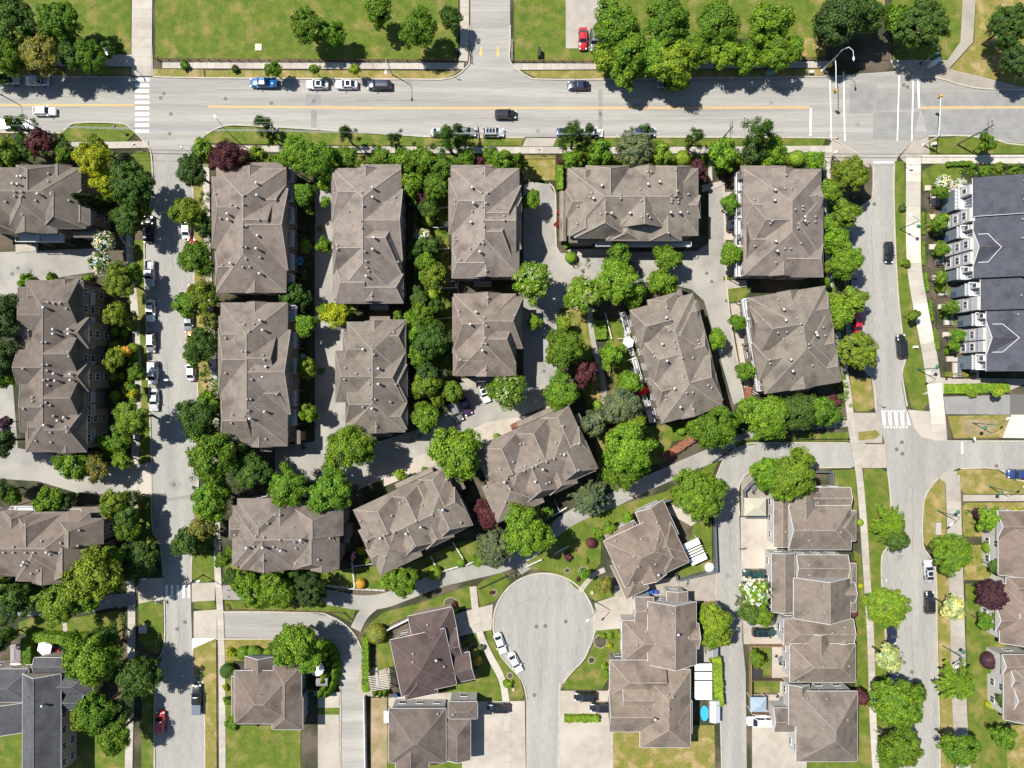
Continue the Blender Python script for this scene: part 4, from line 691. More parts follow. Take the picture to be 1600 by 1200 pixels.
town('slanted courtyard block above the footpath, nearest the cul-de-sac', 838, 722, 24, [('M', -80, -50, 80, 50, 'x', 'hh'), ('F', 'N', -40, 42, -60), ('F', 'N', 14, 34, -58), ('N', 34, 18, -52, 'g'), ('N', 58, 24, -60, 'h'), ('H', 'S', -54, 40, 62), ('F', 'S', -10, 36, 54), ('S', 22, 24, 56, 'h'), ('F', 'S', 50, 34, 48), ('E', -2, 22, 83, 'h'), ('W', 10, 16, -84, 'h'), ('L', -92, 10, -80, 40, 'y', 'gg', 4.5), ('L', 82, -40, 94, -14, 'y', 'gg', 4.5), ('L', -4, -68, 60, -56, 'x', 'gg', 5.5)], absolute=False,
  flues=[(881, 709), (848, 732), (788, 752), (836, 751)], vents=[(813, 694), (819, 693), (869, 692), (876, 710), (866, 717), (854, 722), (841, 719), (838, 728), (832, 731), (821, 729), (819, 736), (802, 722), (782, 733), (806, 744), (792, 748), (760, 760), (797, 764), (790, 785), (854, 756), (859, 754), (904, 735), (905, 694), (880, 666)], pipes=[(828, 704), (818, 709), (848, 699), (892, 687), (892, 692), (764, 747), (766, 749), (806, 761), (805, 752), (811, 751), (874, 730), (881, 729), (869, 748)], tint=(1.03, 1.02, 1.02))
town('slanted courtyard block with fenced gardens below, left of the maroon tree', 648, 814, 25, [('M', -72, -44, 76, 42, 'x', 'hh'), ('F', 'N', -40, 40, -56), ('F', 'N', 8, 32, -54), ('N', 30, 18, -50, 'g'), ('N', 54, 22, -56, 'h'), ('H', 'S', -48, 36, 54), ('F', 'S', -10, 34, 46), ('S', 22, 24, 48, 'h'), ('F', 'S', 48, 32, 44), ('E', -2, 20, 79, 'h'), ('W', -6, 18, -86, 'h'), ('W', 22, 14, -88, 'h'), ('L', 78, -36, 90, -10, 'y', 'gg', 4.5), ('L', -60, 50, -38, 60, 'x', 'gg', 5.0), ('L', -8, -64, 56, -52, 'x', 'gg', 5.5)], absolute=False,
  flues=[(692, 795), (658, 822), (595, 839), (635, 832)], vents=[(698, 750), (659, 790), (686, 797), (675, 805), (650, 815), (645, 853), (720, 817), (630, 783), (625, 786), (612, 806), (563, 814), (573, 846), (600, 836), (616, 832), (601, 871)], pipes=[(704, 776), (700, 782), (642, 788), (671, 816), (681, 812), (675, 835), (695, 823), (576, 834), (579, 836), (614, 848), (620, 840), (622, 838), (618, 859), (664, 838)], tint=(1.0, .98, .97))
town('lone brown block above the bottom left footpath, trees over its top edge', 444, 836, 0, [('M', 363, 790, 526, 884, 'x', 'hh'), ('H', 'N', 403, 42, 779), ('N', 434, 28, 788, 'g'), ('F', 'N', 488, 40, 792), ('H', 'S', 409, 44, 890), ('S', 409, 30, 890, 'g'), ('S', 459, 13, 887, 'g'), ('F', 'S', 486, 36, 889), ('S', 498, 20, 891, 'g'), ('E', 841, 17, 527, 'h'), ('W', 830, 18, 358, 'h'), ('L', 526, 825, 540, 854, 'y', 'gg', 4.5), ('L', 353, 847, 364, 876, 'y', 'gg', 4.5)],
  flues=[(387, 854), (412, 854), (440, 858), (471, 842)], vents=[(430, 805), (437, 805), (367, 836), (400, 838), (412, 840), (437, 844), (396, 854), (427, 855), (460, 847), (470, 847), (462, 857), (411, 876), (462, 881), (497, 875), (515, 841), (434, 858), (418, 818)], pipes=[(372, 819), (390, 823), (376, 839), (372, 847), (453, 863), (478, 864), (490, 836), (505, 832), (490, 849), (400, 818), (460, 824)], tint=(.98, .95, .93))
# detached houses
HG = 'detached houses'
def house(label, *a, **k): return building('house', label, *a, group=HG, cat='house', **k)
house('dark brown roofed house left of the cul-de-sac circle', 670, 1028, 12, 6.4, [('M', -54, -40, 34, 50, 'x', 'hh'), ('N', 14, 36, -66, 'h', -1.9), ('E', -8, 24, 50, 'g', -1.7), ('E', 30, 22, 62, 'g', -1.5), ('S', -24, 26, 58, 'h', -.4), ('L', 40, 18, 58, 46, 'x', 'hh', 4.4)], absolute=False, flues=[(682, 1029)], vents=[(668, 977), (645, 1022), (645, 1035), (694, 1042)], pipes=[(672, 1046)], tint=(.44, .38, .42), side='tan')
house('angled grey roofed house right of the footpath with a striped awning', 1006, 858, 25, 5.6, [('M', -52, -38, 52, 44, 'x', 'hh'), ('N', 36, 24, -56, 'g', -.5), ('N', -20, 26, -46, 'h', -.8), ('S', -38, 20, 62, 'h', -1), ('S', -4, 20, 50, 'g'), ('E', 6, 26, 56, 'h'), ('S', 34, 22, 48, 'h')], absolute=False, flues=[(1028, 896)], vents=[(1027, 817), (1002, 843), (1028, 843), (962, 846), (991, 870), (969, 886), (998, 886), (1024, 882)], pipes=[(1011, 831), (1038, 862), (1019, 894)], tint=(1.0, .95, .93), side='white')
house('grey gabled house right of the cul-de-sac circle', 1033, 985, 0, 5.8, [('M', 1012, 940, 1088, 1038, 'y', 'gg'), ('L', 993, 935, 1022, 975, 'x', 'gg', 5.0), ('L', 973, 972, 1022, 1036, 'x', 'hg', 4.9), ('E', 1005, 20, 1092, 'g', -.4), ('L', 1043, 926, 1076, 944, 'y', 'gg', 5.0)], flues=[(1059, 989)], vents=[(1009, 954), (1052, 959), (1010, 988), (1052, 978), (1053, 998), (1077, 996), (996, 1008), (1053, 1027)], pipes=[(1074, 964)], tint=(1.0, .97, .93), side='white')
house('large hip roofed house bottom right of the cul-de-sac', 1016, 1100, 0, 5.8, [('M', 1000, 1046, 1079, 1168, 'y', 'hh'), ('W', 1072, 28, 953, 'h', -.2), ('W', 1125, 32, 952, 'g', -.1), ('W', 1100, 14, 972, 'g', .9), ('E', 1135, 26, 1082, 'h', -.3)], flues=[(1023, 1121)], vents=[(1044, 1087), (1052, 1090), (1013, 1109), (1046, 1109), (1043, 1125)], pipes=[(1067, 1055), (1057, 1066), (977, 1088), (1019, 1129)], tint=(1.05, 1.0, .95), side='grey')
house('grey roofed house cut by the bottom edge, beside a dark suv', 680, 1150, 0, 5.4, [('M', 607, 1107, 697, 1192, 'x', 'hh'), ('L', 700, 1097, 746, 1124, 'x', 'hh', 5.2), ('L', 694, 1126, 735, 1190, 'y', 'hg', 4.8), ('S', 640, 26, 1200, 'g')], vents=[(708, 1117), (684, 1116)], tint=(.68, .66, .66), side='white')
house('grey brown house inside the curve of the bottom left alley', 413, 1082, 0, 5.6, [('M', 366, 1048, 462, 1131, 'x', 'hh'), ('N', 394, 26, 1030, 'g', -1.6), ('N', 440, 22, 1040, 'h'), ('S', 440, 24, 1140, 'h'), ('L', 359, 1060, 372, 1124, 'y', 'gg', 4.6)], vents=[(395, 1048)], pipes=[(438, 1075), (407, 1085), (409, 1086), (448, 1087), (429, 1104), (379, 1107), (408, 1108), (421, 1120), (448, 1046)], tint=(.8, .76, .74), side='blue')
house('charcoal roofed house in the bottom left corner', 60, 1100, 0, 6.0, [('M', 35, 1053, 95, 1215, 'y', 'gg'), ('L', 48, 1031, 102, 1056, 'x', 'gg', 4.9), ('L', -40, 1048, 40, 1100, 'x', 'hh', 5.2), ('L', -40, 1104, 30, 1150, 'y', 'gg', 4.4), ('E', 1085, 24, 138, 'h', -1.5), ('E', 1112, 16, 126, 'g', -1.4)], flues=[(69, 1100)], pipes=[(51, 1070), (51, 1085), (44, 1090), (48, 1106), (51, 1115), (54, 1097)], tint=(.42, .50, .66), side='tan')
house('tan roofed house at the top of the alley row with three vents', 1276, 812, 0, 5.6, [('M', 1232, 790, 1330, 859, 'x', 'gh'), ('L', 1212, 773, 1236, 856, 'y', 'gg', 4.6), ('L', 1250, 762, 1330, 794, 'x', 'gg', 5.2), ('E', 828, 24, 1339, 'h', -.4), ('N', 1265, 20, 766, 'g', .1)], vents=[(1258, 785), (1254, 802), (1265, 828), (1228, 831), (1265, 845), (1278, 786), (1314, 832)], pipes=[(1264, 852), (1302, 778), (1282, 799)], tint=(1.0, .96, .92), side='white')
house('tan roofed house second in the alley row, one darker roof face', 1278, 918, 0, 5.6, [('M', 1240, 903, 1329, 966, 'y', 'gg'), ('L', 1208, 866, 1244, 958, 'y', 'gg', 4.8), ('L', 1246, 868, 1326, 906, 'x', 'gg', 5.2), ('L', 1322, 882, 1342, 958, 'y', 'hh', 4.7), ('E', 935, 16, 1336, 'g', -.3)], vents=[(1265, 883), (1265, 899), (1288, 915), (1288, 934), (1289, 958)], pipes=[(1268, 913), (1263, 958)], tint=(.94, .92, .9), side='white')
house('tan roofed house third in the alley row above the fenced patio', 1282, 1018, 0, 5.6, [('M', 1234, 1006, 1337, 1066, 'x', 'hh'), ('L', 1226, 968, 1334, 1010, 'x', 'hg', 5.3), ('N', 1290, 18, 990, 'g'), ('L', 1300, 980, 1338, 1006, 'y', 'gg', 4.9)], vents=[(1251, 1005), (1247, 1042), (1248, 1064), (1287, 1042), (1327, 1041), (1301, 989)], pipes=[(1259, 1020), (1261, 1028)], tint=(.97, .93, .9), side='white')
house('tan roofed house at the bottom of the alley row', 1290, 1125, 0, 5.8, [('M', 1244, 1080, 1340, 1190, 'y', 'hh'), ('N', 1262, 16, 1072, 'g', -.6), ('L', 1214, 1112, 1246, 1150, 'x', 'gg', 4.2)], vents=[(1262, 1091), (1292, 1092), (1294, 1125), (1325, 1125)], pipes=[(1272, 1091)], tint=(.86, .83, .8), side='white')
house('brown gabled house top of the three at the right edge', 1600, 850, 0, 5.6, [('M', 1560, 806, 1680, 898, 'y', 'hg'), ('W', 826, 22, 1558, 'g'), ('W', 850, 14, 1586, 'g', .8), ('W', 876, 16, 1562, 'h')], tint=(.95, .88, .82), side='white')
house('brown gabled house with a red porch, middle of the right edge', 1605, 960, 0, 5.6, [('M', 1562, 912, 1680, 1004, 'y', 'hg'), ('W', 975, 20, 1556, 'g'), ('W', 968, 14, 1584, 'g', .8), ('W', 925, 14, 1572, 'h')], tint=(.95, .88, .84), side='white')
house('brown roofed corner house at the bottom of the right edge', 1612, 1078, 0, 5.6, [('M', 1568, 1032, 1680, 1124, 'y', 'hg'), ('W', 1050, 16, 1566, 'g'), ('W', 1070, 12, 1576, 'g', .8), ('W', 1102, 20, 1580, 'g', .5)], tint=(.95, .9, .88), side='white')
# charcoal roofed row houses at the right edge: stepped units, white bays, grey blue walls, white decks
def row_houses():
    he = 8.6; cx, cy = 1560, 430; k = S * (H - he) / H; ox, oy, _ = P(cx, cy, he)
    root = empty('row_houses', (ox, oy, 0)); tag(root, 'charcoal roofed row houses with white bays and blue grey walls at the right edge', 'building')
    L = lambda x, y: ((x - cx) * k, -(y - cy) * k); rb, cb, tb, gb, wb = MB(), MB(), MB(), [], MB()
    charcoal = (.34, .42, .62); units = [(1520, 278, 338), (1523, 336, 434), (1536, 432, 484), (1547, 482, 580)]; ps = []
    for i, (x, y0, y1) in enumerate(units):
        a, b_ = L(x, y0), L(1690 + i * 8, y1)
        p = Piece(a[0], b_[1], b_[0], a[1], 'y', 'i' if i else 'g', 'i' if i < 3 else 'g', he - .35 * i, .34); ps.append(p)
    for r, x, hw in ((388, 1521, 26), (528, 1545, 26)):
        a, b_ = L(x + 2, r - hw), L(1610, r + hw); ps.append(Piece(a[0], b_[1], b_[0], a[1], 'x', 'g', 'i', he - (.3 if r < 400 else 1.0), .5))
    for p in ps: p.add(rb, cb, tb, gb)
    rb.build('roof', M['roof'], root, color=charcoal); cb.build('ridge_cap', M['cap'], root, color=(.3, .3, .34)); tb.build('gutter', M['trim'], root); [g_.build('gable_wall', M['siding'], root, color=SIDE['white']) for g_ in gb]
    bm_ = MB()
    for r, hw, xa, xb, z in ((388, 22, 1528, 1557, he + .1), (528, 22, 1554, 1588, he - .6)):      # white verge boards lying on the two gable roofs
        a = L(xa, r - hw); b_ = L(xa + 13, r - hw); c = L(xb, r); d_ = L(xa + 13, r + hw); e = L(xa, r + hw)
        hh = lambda p: max(q.height(*p) for q in ps) + .09
        for p, q in ((a, b_), (b_, c), (c, d_), (d_, e)):
            for s_ in range(6):
                u = [(p[0] + (q[0] - p[0]) * t, p[1] + (q[1] - p[1]) * t) for t in (s_ / 6, (s_ + 1) / 6)]
                bm_.bar((*u[0], hh(u[0])), (*u[1], hh(u[1])), .09, .06)
    bm_.build('verge_board', M['trim'], root)
    for i, p in enumerate(ps[:4]):
        wb.box(p.x0 + .5, p.y0 + (.5 if i == 3 else .02), 0, p.x1 - .5, p.y1 - (.5 if i == 0 else .02), p.z - .15, bottom=False)
    wb.build('wall', M['siding'], root, color=(.62, .95, 1.3))
    # bays: (y0, y1, kind) down the street front
    bays = [(285, 322, 'deck', 0), (323, 346, 'bay', 0), (347, 368, 'deck', 1), (369, 390, 'bay', 1), (391, 412, 'bay', 1), (413, 434, 'deck', 1), (438, 460, 'deck', 2), (461, 484, 'bay', 2), (486, 508, 'deck', 3), (510, 531, 'bay', 3), (531, 550, 'bay', 3), (552, 578, 'deck', 3)]
    for y0, y1, kind, u in bays:
        x = units[u][0]; X = L(x, 0)[0] + .5; Y1, Y0 = L(0, y0)[1], L(0, y1)[1]; zt = ps[u].z - .2
        if kind == 'bay':
            m = MB(); m.box(X - 1.05, Y0 + .12, 0, X + .1, Y1 - .12, zt); bay = m.build('bay', M['siding'], root, color=SIDE['white'])
            for z in (.8, 3.5, 6.2):
                if z + 1.5 < zt: window(bay, (X - 1.08, (Y0 + Y1) / 2, z), R(90), (1.5, 1.3, 1))
            for z in (2.9, 5.6):
                m = MB(); m.box(X - 1.12, Y0 + .1, z, X - 1.04, Y1 - .1, z + .15); m.build('trim_board', mat('dark_blue_trim', (.08, .12, .25), rough=.6), bay)
        else:
            z = 5.4; m = MB(); m.box(X - 1.9, Y0 + .1, z - .25, X + .1, Y1 - .1, z); dk = m.build('deck', mat('deck_membrane', (.42, .43, .45)), root)
            m = MB(); m.box(X - 1.55, Y0 + .3, 0, X + .05, Y1 - .3, z - .27); m.build('porch_wall', M['siding'], dk, color=(.62, .95, 1.3))
            m = MB()
            for (p, q) in (((X - 1.88, Y0 + .12), (X - 1.88, Y1 - .12)), ((X - 1.88, Y1 - .12), (X, Y1 - .12)), ((X - 1.88, Y0 + .12), (X, Y0 + .12))):
                m.bar((*p, z + 1.05), (*q, z + 1.05), .14, .1); m.bar((*p, z + .1), (*q, z + .1), .07, .07); n = 6
                for i in range(n + 1): t = i / n; a_ = (p[0] + (q[0] - p[0]) * t, p[1] + (q[1] - p[1]) * t); m.box(a_[0] - .04, a_[1] - .04, z, a_[0] + .04, a_[1] + .04, z + 1)
            m.build('railing', M['trim'], dk)
            m = MB(); m.box(X - 1.0, Y0 + (Y1 - Y0) * .52, z, X + .1, Y1 - .35, zt); m.build('upper_wall', M['siding'], root, color=SIDE['white'])
            window(root, (X - .0, Y0 + (Y1 - Y0) * .28, 5.7), R(90), (1.2, 1.9, 1)); window(root, (X - 1.03, Y0 + (Y1 - Y0) * .72, 6.2), R(90), (1.0, 1.3, 0))
            m = MB(); m.box(X - 1.62, Y0 + .5, .1, X - 1.54, Y0 + 1.5, 2.2); m.build('door', mat('front_door', (.05, .08, .14), rough=.5), root)
    for i in range(8):
        p = L(1583 + (0 if i < 4 else 3), 289 + i * 29); h = max(q.height(*p) for q in ps); link('roof_vent', VENT, root, (*p, h - .03))
    for q in ((1598, 312), (1598, 362), (1560, 438), (1557, 446)): p = L(*q); h = max(z.height(*p) for z in ps); link('vent_pipe', PIPE, root, (*p, h))
row_houses()
# front gardens of the row houses
for i, (x, y, n) in enumerate(((1450, 303, 0), (1455, 348, 0), (1457, 395, 0), (1462, 443, 0), (1471, 489, 0), (1478, 532, 0), (1484, 570, 1))):
    b = MB(); b.prism(G([(x + 2, y - 18), (x + 40, y - 18), (x + 40, y + 22), (x + 2, y + 22)]), -.04, .215 + .002 * i); bed = tag(b.build('front_garden', M['mulch']), kind='structure')
    b = MB(); b.prism(G([(x + 22, y - 19.5), (x + 44, y - 19.5), (x + 44, y + 20), (x + 30, y + 20), (x + 30, y + 2), (x + 22, y + 2), (x + 22, y - 5), (x - 6, y - 5), (x - 6, y - 13), (x + 22, y - 13)]), 0, .3 + .002 * i); tag(b.build('patio_slab', M['conc'], color=(1.15, 1.12, 1.1)), kind='structure')
    b = MB(); b.prism(G([(x + 10, y + 8), (x + 27, y + 8), (x + 27, y + 19), (x + 10, y + 19)]), 0, .27 + .002 * i); tag(b.build('lawn', M['grass']), kind='structure')
    b = MB(); a = P(x + 2, y - 3)[:2]; c = P(x + 2, y + 20)[:2]
    t = empty('garden_wall', (a[0], a[1], 0)); b = MB(); b.box(0, 0, 0, .9, -3.0, .75); b.build('coping', M['conc'], t, color=(1.1, 1.1, 1.1)); 
    for s_ in range(9): b = MB(); b.box(.95, -.15 - s_ * .33, .2, 1.5, -.33 - s_ * .33, 1.1); b.build('slat', mat('grey_slat', (.22, .23, .25), rough=.7), t)
    later(t, 'low concrete garden wall with grey slats', x, y, 'garden wall', 'garden walls in front of the row houses')
    b = MB(); b.prism(G([(x - 8, y - 2), (x - 4, y - 2), (x - 4, y + 24), (x - 8, y + 24)]), 0, .2); tag(b.build('planting_bed', M['soil']), kind='structure')

# ------------------------------------------------------------------ foliage prototypes
rng = np.random.default_rng(3)
def leaf_mesh(name, pos, nrm, size, m, aspect=.62, core=None, jitter=.7, tip=0):
    n = len(pos); nrm = nrm + rng.normal(0, jitter, (n, 3)); nrm /= np.linalg.norm(nrm, axis=1)[:, None] + 1e-9
    t = rng.normal(0, 1, (n, 3)); u = np.cross(nrm, t); u /= np.linalg.norm(u, axis=1)[:, None] + 1e-9; v = np.cross(nrm, u)
    s = size * rng.uniform(.65, 1.3, (n, 1)); bend = nrm * s * .18
    V = np.stack([pos - u * s, pos - v * s * aspect + bend, pos + u * s, pos + v * s * aspect + bend], 1).reshape(-1, 3)
    F = np.arange(n * 4, dtype=np.int32).reshape(n, 4)
    vs = V.tolist(); fs = F.tolist()
    if core: 
        o = len(vs); vs += [tuple(p) for p in core[0]]; fs += [tuple(i + o for i in f) for f in core[1]]
    me = bpy.data.meshes.new(name); me.from_pydata(vs, [], fs); me.materials.append(m); me.update(); return me
def dirs(n, zb=0.0):
    d = rng.normal(0, 1, (n, 3)); d[:, 2] += zb; return d / np.linalg.norm(d, axis=1)[:, None]
def sphere_core(r, sx=1, sy=1, sz=1, seg=12, rings=7, fn=None):
    b = MB()
    for i in range(1, rings):
        a = math.pi * i / rings
        for k in range(seg):
            t = 2 * math.pi * k / seg; b.v.append((r * sx * math.sin(a) * math.cos(t), r * sy * math.sin(a) * math.sin(t), r * sz * math.cos(a)))
    for i in range(rings - 2):
        for k in range(seg): p = i * seg + k; q = i * seg + (k + 1) % seg; b.f.append((p, p + seg, q + seg, q))
    b.f.append(tuple(range(seg))); b.f.append(tuple((rings - 2) * seg + k for k in range(seg))[::-1]); return (b.v, b.f)
def crown(name, nl, per, leaf, lr=(.2, .34), sz=.72, lob=.16, m='leaf', spread=.74, gaps=1.0):
    """broadleaf crown, unit radius, centred on the origin: many leaf clumps on twig ends, uneven outline"""
    ph = rng.uniform(0, 6.28, 4); pos = []; nr = []
    for i in range(nl):
        d = dirs(1, .35)[0]; rad = rng.uniform(.35, 1) ** .5 * spread
        t = math.atan2(d[1], d[0]); w_ = 1 + lob * (math.sin(2 * t + ph[0]) * .5 + math.sin(3 * t + ph[1]) * .6 + math.sin(5 * t + ph[2]) * .45)
        c = d * rad * w_; c[2] *= sz; r = rng.uniform(*lr)
        e = dirs(per, .45); q = c + e * r * rng.uniform(.55, 1.08, (per, 1)) * np.array([1, 1, .7]); pos.append(q); nr.append(e * .7 + d * .5)
    pos = np.concatenate(pos); nr = np.concatenate(nr); pos[:, 2] = np.maximum(pos[:, 2], -.62)
    return leaf_mesh(name, pos, nr, leaf, M[m], jitter=.45)
BIG = [crown('crown', 92, 150, .044, lr=(.13, .24), spread=.82, lob=.2) for _ in range(6)]
DENSE = [crown('crown', 150, 105, .039, lr=(.10, .17), spread=.85, lob=.1) for _ in range(3)]
MED = [crown('crown', 48, 110, .072, lr=(.17, .32), spread=.76, lob=.22) for _ in range(5)]
SML = [crown('crown', 20, 55, .15, lr=(.26, .44), spread=.64, lob=.22, sz=.7) for _ in range(4)]
def spiky(name, arms, per, leaf, drop=.5, top=1.0, droop=.25, irr=.25, asp=.3):
    """conifer / needle tree: whorls of drooping branches round a leader, unit radius, z from -drop to +top"""
    pos = []; nr = []
    for i in range(arms):
        f = (i + .5) / arms; z = -drop + (top + drop) * f; ln = (1 - f) ** .8 * rng.uniform(1 - irr, 1.0) + .05; a = i * 2.4 + rng.normal(0, .3)
        t = rng.uniform(.12, 1, per) ** .8; side = rng.normal(0, .11, per) * (1.2 - t) * 1.1 * max(.35, ln); x = t * ln
        q = np.stack([x * math.cos(a) - side * math.sin(a), x * math.sin(a) + side * math.cos(a), z - droop * ln * t ** 1.5 + rng.normal(0, .02, per)], 1); pos.append(q)
        nr.append(np.tile([math.cos(a) * .4, math.sin(a) * .4, 1.0], (per, 1)))
    return leaf_mesh(name, np.concatenate(pos), np.concatenate(nr), leaf, M['leaf'], aspect=asp, jitter=.35)
CON = [spiky('crown', 60, 70, .09) for _ in range(3)]
NEED = [spiky('crown', 84, 80, .075, drop=.45, top=.55, droop=.2, irr=.18, asp=.28) for _ in range(2)]
def pine(name):
    pos = []; nr = []
    for i in range(26):
        a = rng.uniform(0, 6.28); f = rng.uniform(0, 1); z = -.5 + 1.3 * f; rad = (1.05 - f) * rng.uniform(.3, .85); c = np.array([rad * math.cos(a), rad * math.sin(a), z])
        e = dirs(110, .2); pos.append(c + e * rng.uniform(.04, .2, (110, 1)) * np.array([1.1, 1.1, .6])); nr.append(e)
    return leaf_mesh(name, np.concatenate(pos), np.concatenate(nr), .065, M['leaf'], aspect=.25, jitter=.5)
PINE = [pine('crown') for _ in range(4)]
def ball(name, sx=1, sy=1, sz=.8, n=1500, leaf=.06, cone=False):
    d_ = dirs(n, .3); 
    if cone:
        z = rng.uniform(0, 1, n); a = rng.uniform(0, 6.28, n); r = (1 - z) ** .75 * .98 * (1 + .08 * np.sin(7 * a)); pos = np.stack([r * np.cos(a), r * np.sin(a), z * 2 - 1], 1); nr = np.stack([np.cos(a), np.sin(a), np.full(n, .5)], 1)
        b = MB(); b.lathe([(.9, -1), (.72, -.4), (.5, .2), (.2, .75), (.03, .95)], 10); core = (b.v, b.f)
    else:
        pos = d_ * np.array([sx, sy, sz]) * rng.uniform(.94, 1.04, (n, 1)); nr = d_; core = sphere_core(.95, sx, sy, sz, 14, 9)
    return leaf_mesh(name, pos, nr, leaf, M['leaf2'], core=core, jitter=.45)
BALL = [ball('foliage') for _ in range(2)]; CONE = [ball('foliage', n=1300, leaf=.1, cone=True) for _ in range(2)]
# blossom clusters that lie over a crown
def petals(name, n=90, k=12):
    pos = []; 
    for i in range(n):
        d_ = dirs(1, .7)[0]; c = d_ * rng.uniform(.7, .98) * np.array([1, 1, .74]); pos.append(c + rng.normal(0, .045, (k, 3)))
    p = np.concatenate(pos); return leaf_mesh(name, p, p / np.linalg.norm(p, axis=1)[:, None], .055, M['petal'], aspect=.8, jitter=.4)
PETAL = petals('blossom'); PETAL2 = petals('blossom', 190, 14); PETAL3 = petals('blossom', 60, 9)
def trunk_mesh(limbs=6):
    b = MB(); b.tube([(0, 0, -.05), (.01, 0, .3), (-.01, .02, .6), (0, 0, .86)], [.075, .055, .042, .02], 8)
    for i in range(limbs):
        a = i * 6.283 / limbs + .3; z = .34 + .06 * i; b.tube([(0, 0, z), (.25 * math.cos(a), .25 * math.sin(a), z + .14), (.55 * math.cos(a), .55 * math.sin(a), min(.92, z + .26))], [.032, .02, .007], 6)
    return b.mesh('trunk', M['bark'])
TRUNK = trunk_mesh()
COL = dict(g=(0.108, 0.206, 0.015), G=(0.136, 0.248, 0.017), l=(0.172, 0.272, 0.020), d=(0.064, 0.130, 0.020), D=(0.052, 0.099, 0.022), y=(0.310, 0.345, 0.014), Y=(0.155, 0.229, 0.020), m=(0.098, 0.032, 0.039), p=(0.057, 0.023, 0.034), r=(0.218, 0.034, 0.034), k=(0.115, 0.155, 0.075), o=(0.483, 0.310, 0.046), w=(0.115, 0.184, 0.034), c=(0.483, 0.529, 0.230), t=(0.276, 0.127, 0.086), s=(0.182, 0.194, 0.039))
CN = dict(g='mid green', G='fresh green', l='bright lime', d='dark green', D='blackish green', y='golden yellow', Y='yellow green', m='maroon leaved', p='purple leaved', r='crimson leaved', k='grey green', o='orange', w='white flowering', c='cream leaved', t='russet', s='olive')
cnt = [0]
def tree(px, py, rp, kind='b', c='g', hf=None, sx=1.0, sy=1.0):
    i = cnt[0]; cnt[0] += 1; r0 = rp * S
    rr = random.Random(i)
    small = rp < 10
    if kind in 'bwW':
        hc = (hf or (r0 * (1.2 if py < 140 else 1.5) + 1.8)) if not small else max(.5, r0 * .6)
        X, Y, _ = P(px, py, hc); r = r0 * (H - hc) / H * 1.04
        top = hc + r * .75; pool = BIG if rp >= 27 else MED if rp >= 13 else SML
    elif kind == 'D': hc = hf or r0 * 1.3 + 1.6; pool = DENSE
    elif kind == 'p': hc = hf or r0 * 1.6 + 2.2; pool = PINE
    elif kind == 'c': hc = hf or r0 * 1.7 + .8; pool = CON
    elif kind == 'n': hc = hf or r0 * 1.1 + 1.4; pool = NEED
    elif kind == 'o': hc = r0 * .85; pool = BALL
    elif kind == 't': hc = r0 * 1.6; pool = CONE
    X, Y, _ = P(px, py, hc); r = r0 * (H - hc) / H * 1.03
    me = pool[i % len(pool)]; base = COL[c]; t = rr.uniform(.88, 1.12); cc = (base[0] * t * rr.uniform(.92, 1.08), base[1] * t, base[2] * t)
    size = 'tiny' if rp < 6 else 'small' if rp < 12 else 'medium' if rp < 22 else 'large' if rp < 34 else 'huge'
    zs = 1.0 if kind in 'opcn' else (.95 if kind == 'D' else rr.uniform(.85, 1.1))
    if kind == 'c': zs = 2.0
    if kind == 'p': zs = 1.3; r *= 1.32
    if kind == 't': zs = 1.6
    trunked = not small and kind in 'bwWDpcn'
    if trunked:
        nm = {'b': 'broadleaf_tree', 'w': 'flowering_tree', 'W': 'flowering_tree', 'D': 'broadleaf_tree', 'p': 'pine_tree', 'c': 'conifer_tree', 'n': 'conifer_tree'}[kind]
        root = empty(nm, (X, Y, 0), rr.uniform(0, 6.28)); 
        th = hc + r * .45 * zs; link('trunk', TRUNK, root, sc=(max(r, 1.2) * 1.0, max(r, 1.2) * 1.0, th))
        cr = link('crown', me, root, (0, 0, hc), sc=(r * sx, r * sy, r * zs), color=cc)
        if kind in 'wW':
            pm = PETAL2 if (kind == 'w' and rp < 24) else PETAL if rp < 24 or kind == 'w' else PETAL3
            link('blossom', pm, cr, color=(.72, .72, .62) if kind == 'w' else (.26, .34, .12))
        later(root, f'{size} {CN[c]} {"conifer" if kind in "pcn" else "tree"}', px, py, 'tree', 'street and garden trees')
    else:
        me2 = me
        root = link({'o': 'clipped_shrub', 't': 'cypress_shrub'}.get(kind, 'shrub'), me2, None, (X, Y, hc * (1 if kind != 't' else 1)), rr.uniform(0, 6.28), (r * sx, r * sy, r * zs), cc)
        if kind in 'wW': tag(link('blossom', PETAL, root, color=(.72, .72, .62)))
        later(root, f'{size} {CN[c]} {"clipped ball shrub" if kind == "o" else "cypress" if kind == "t" else "shrub"}', px, py, 'shrub', 'garden shrubs')
    return root
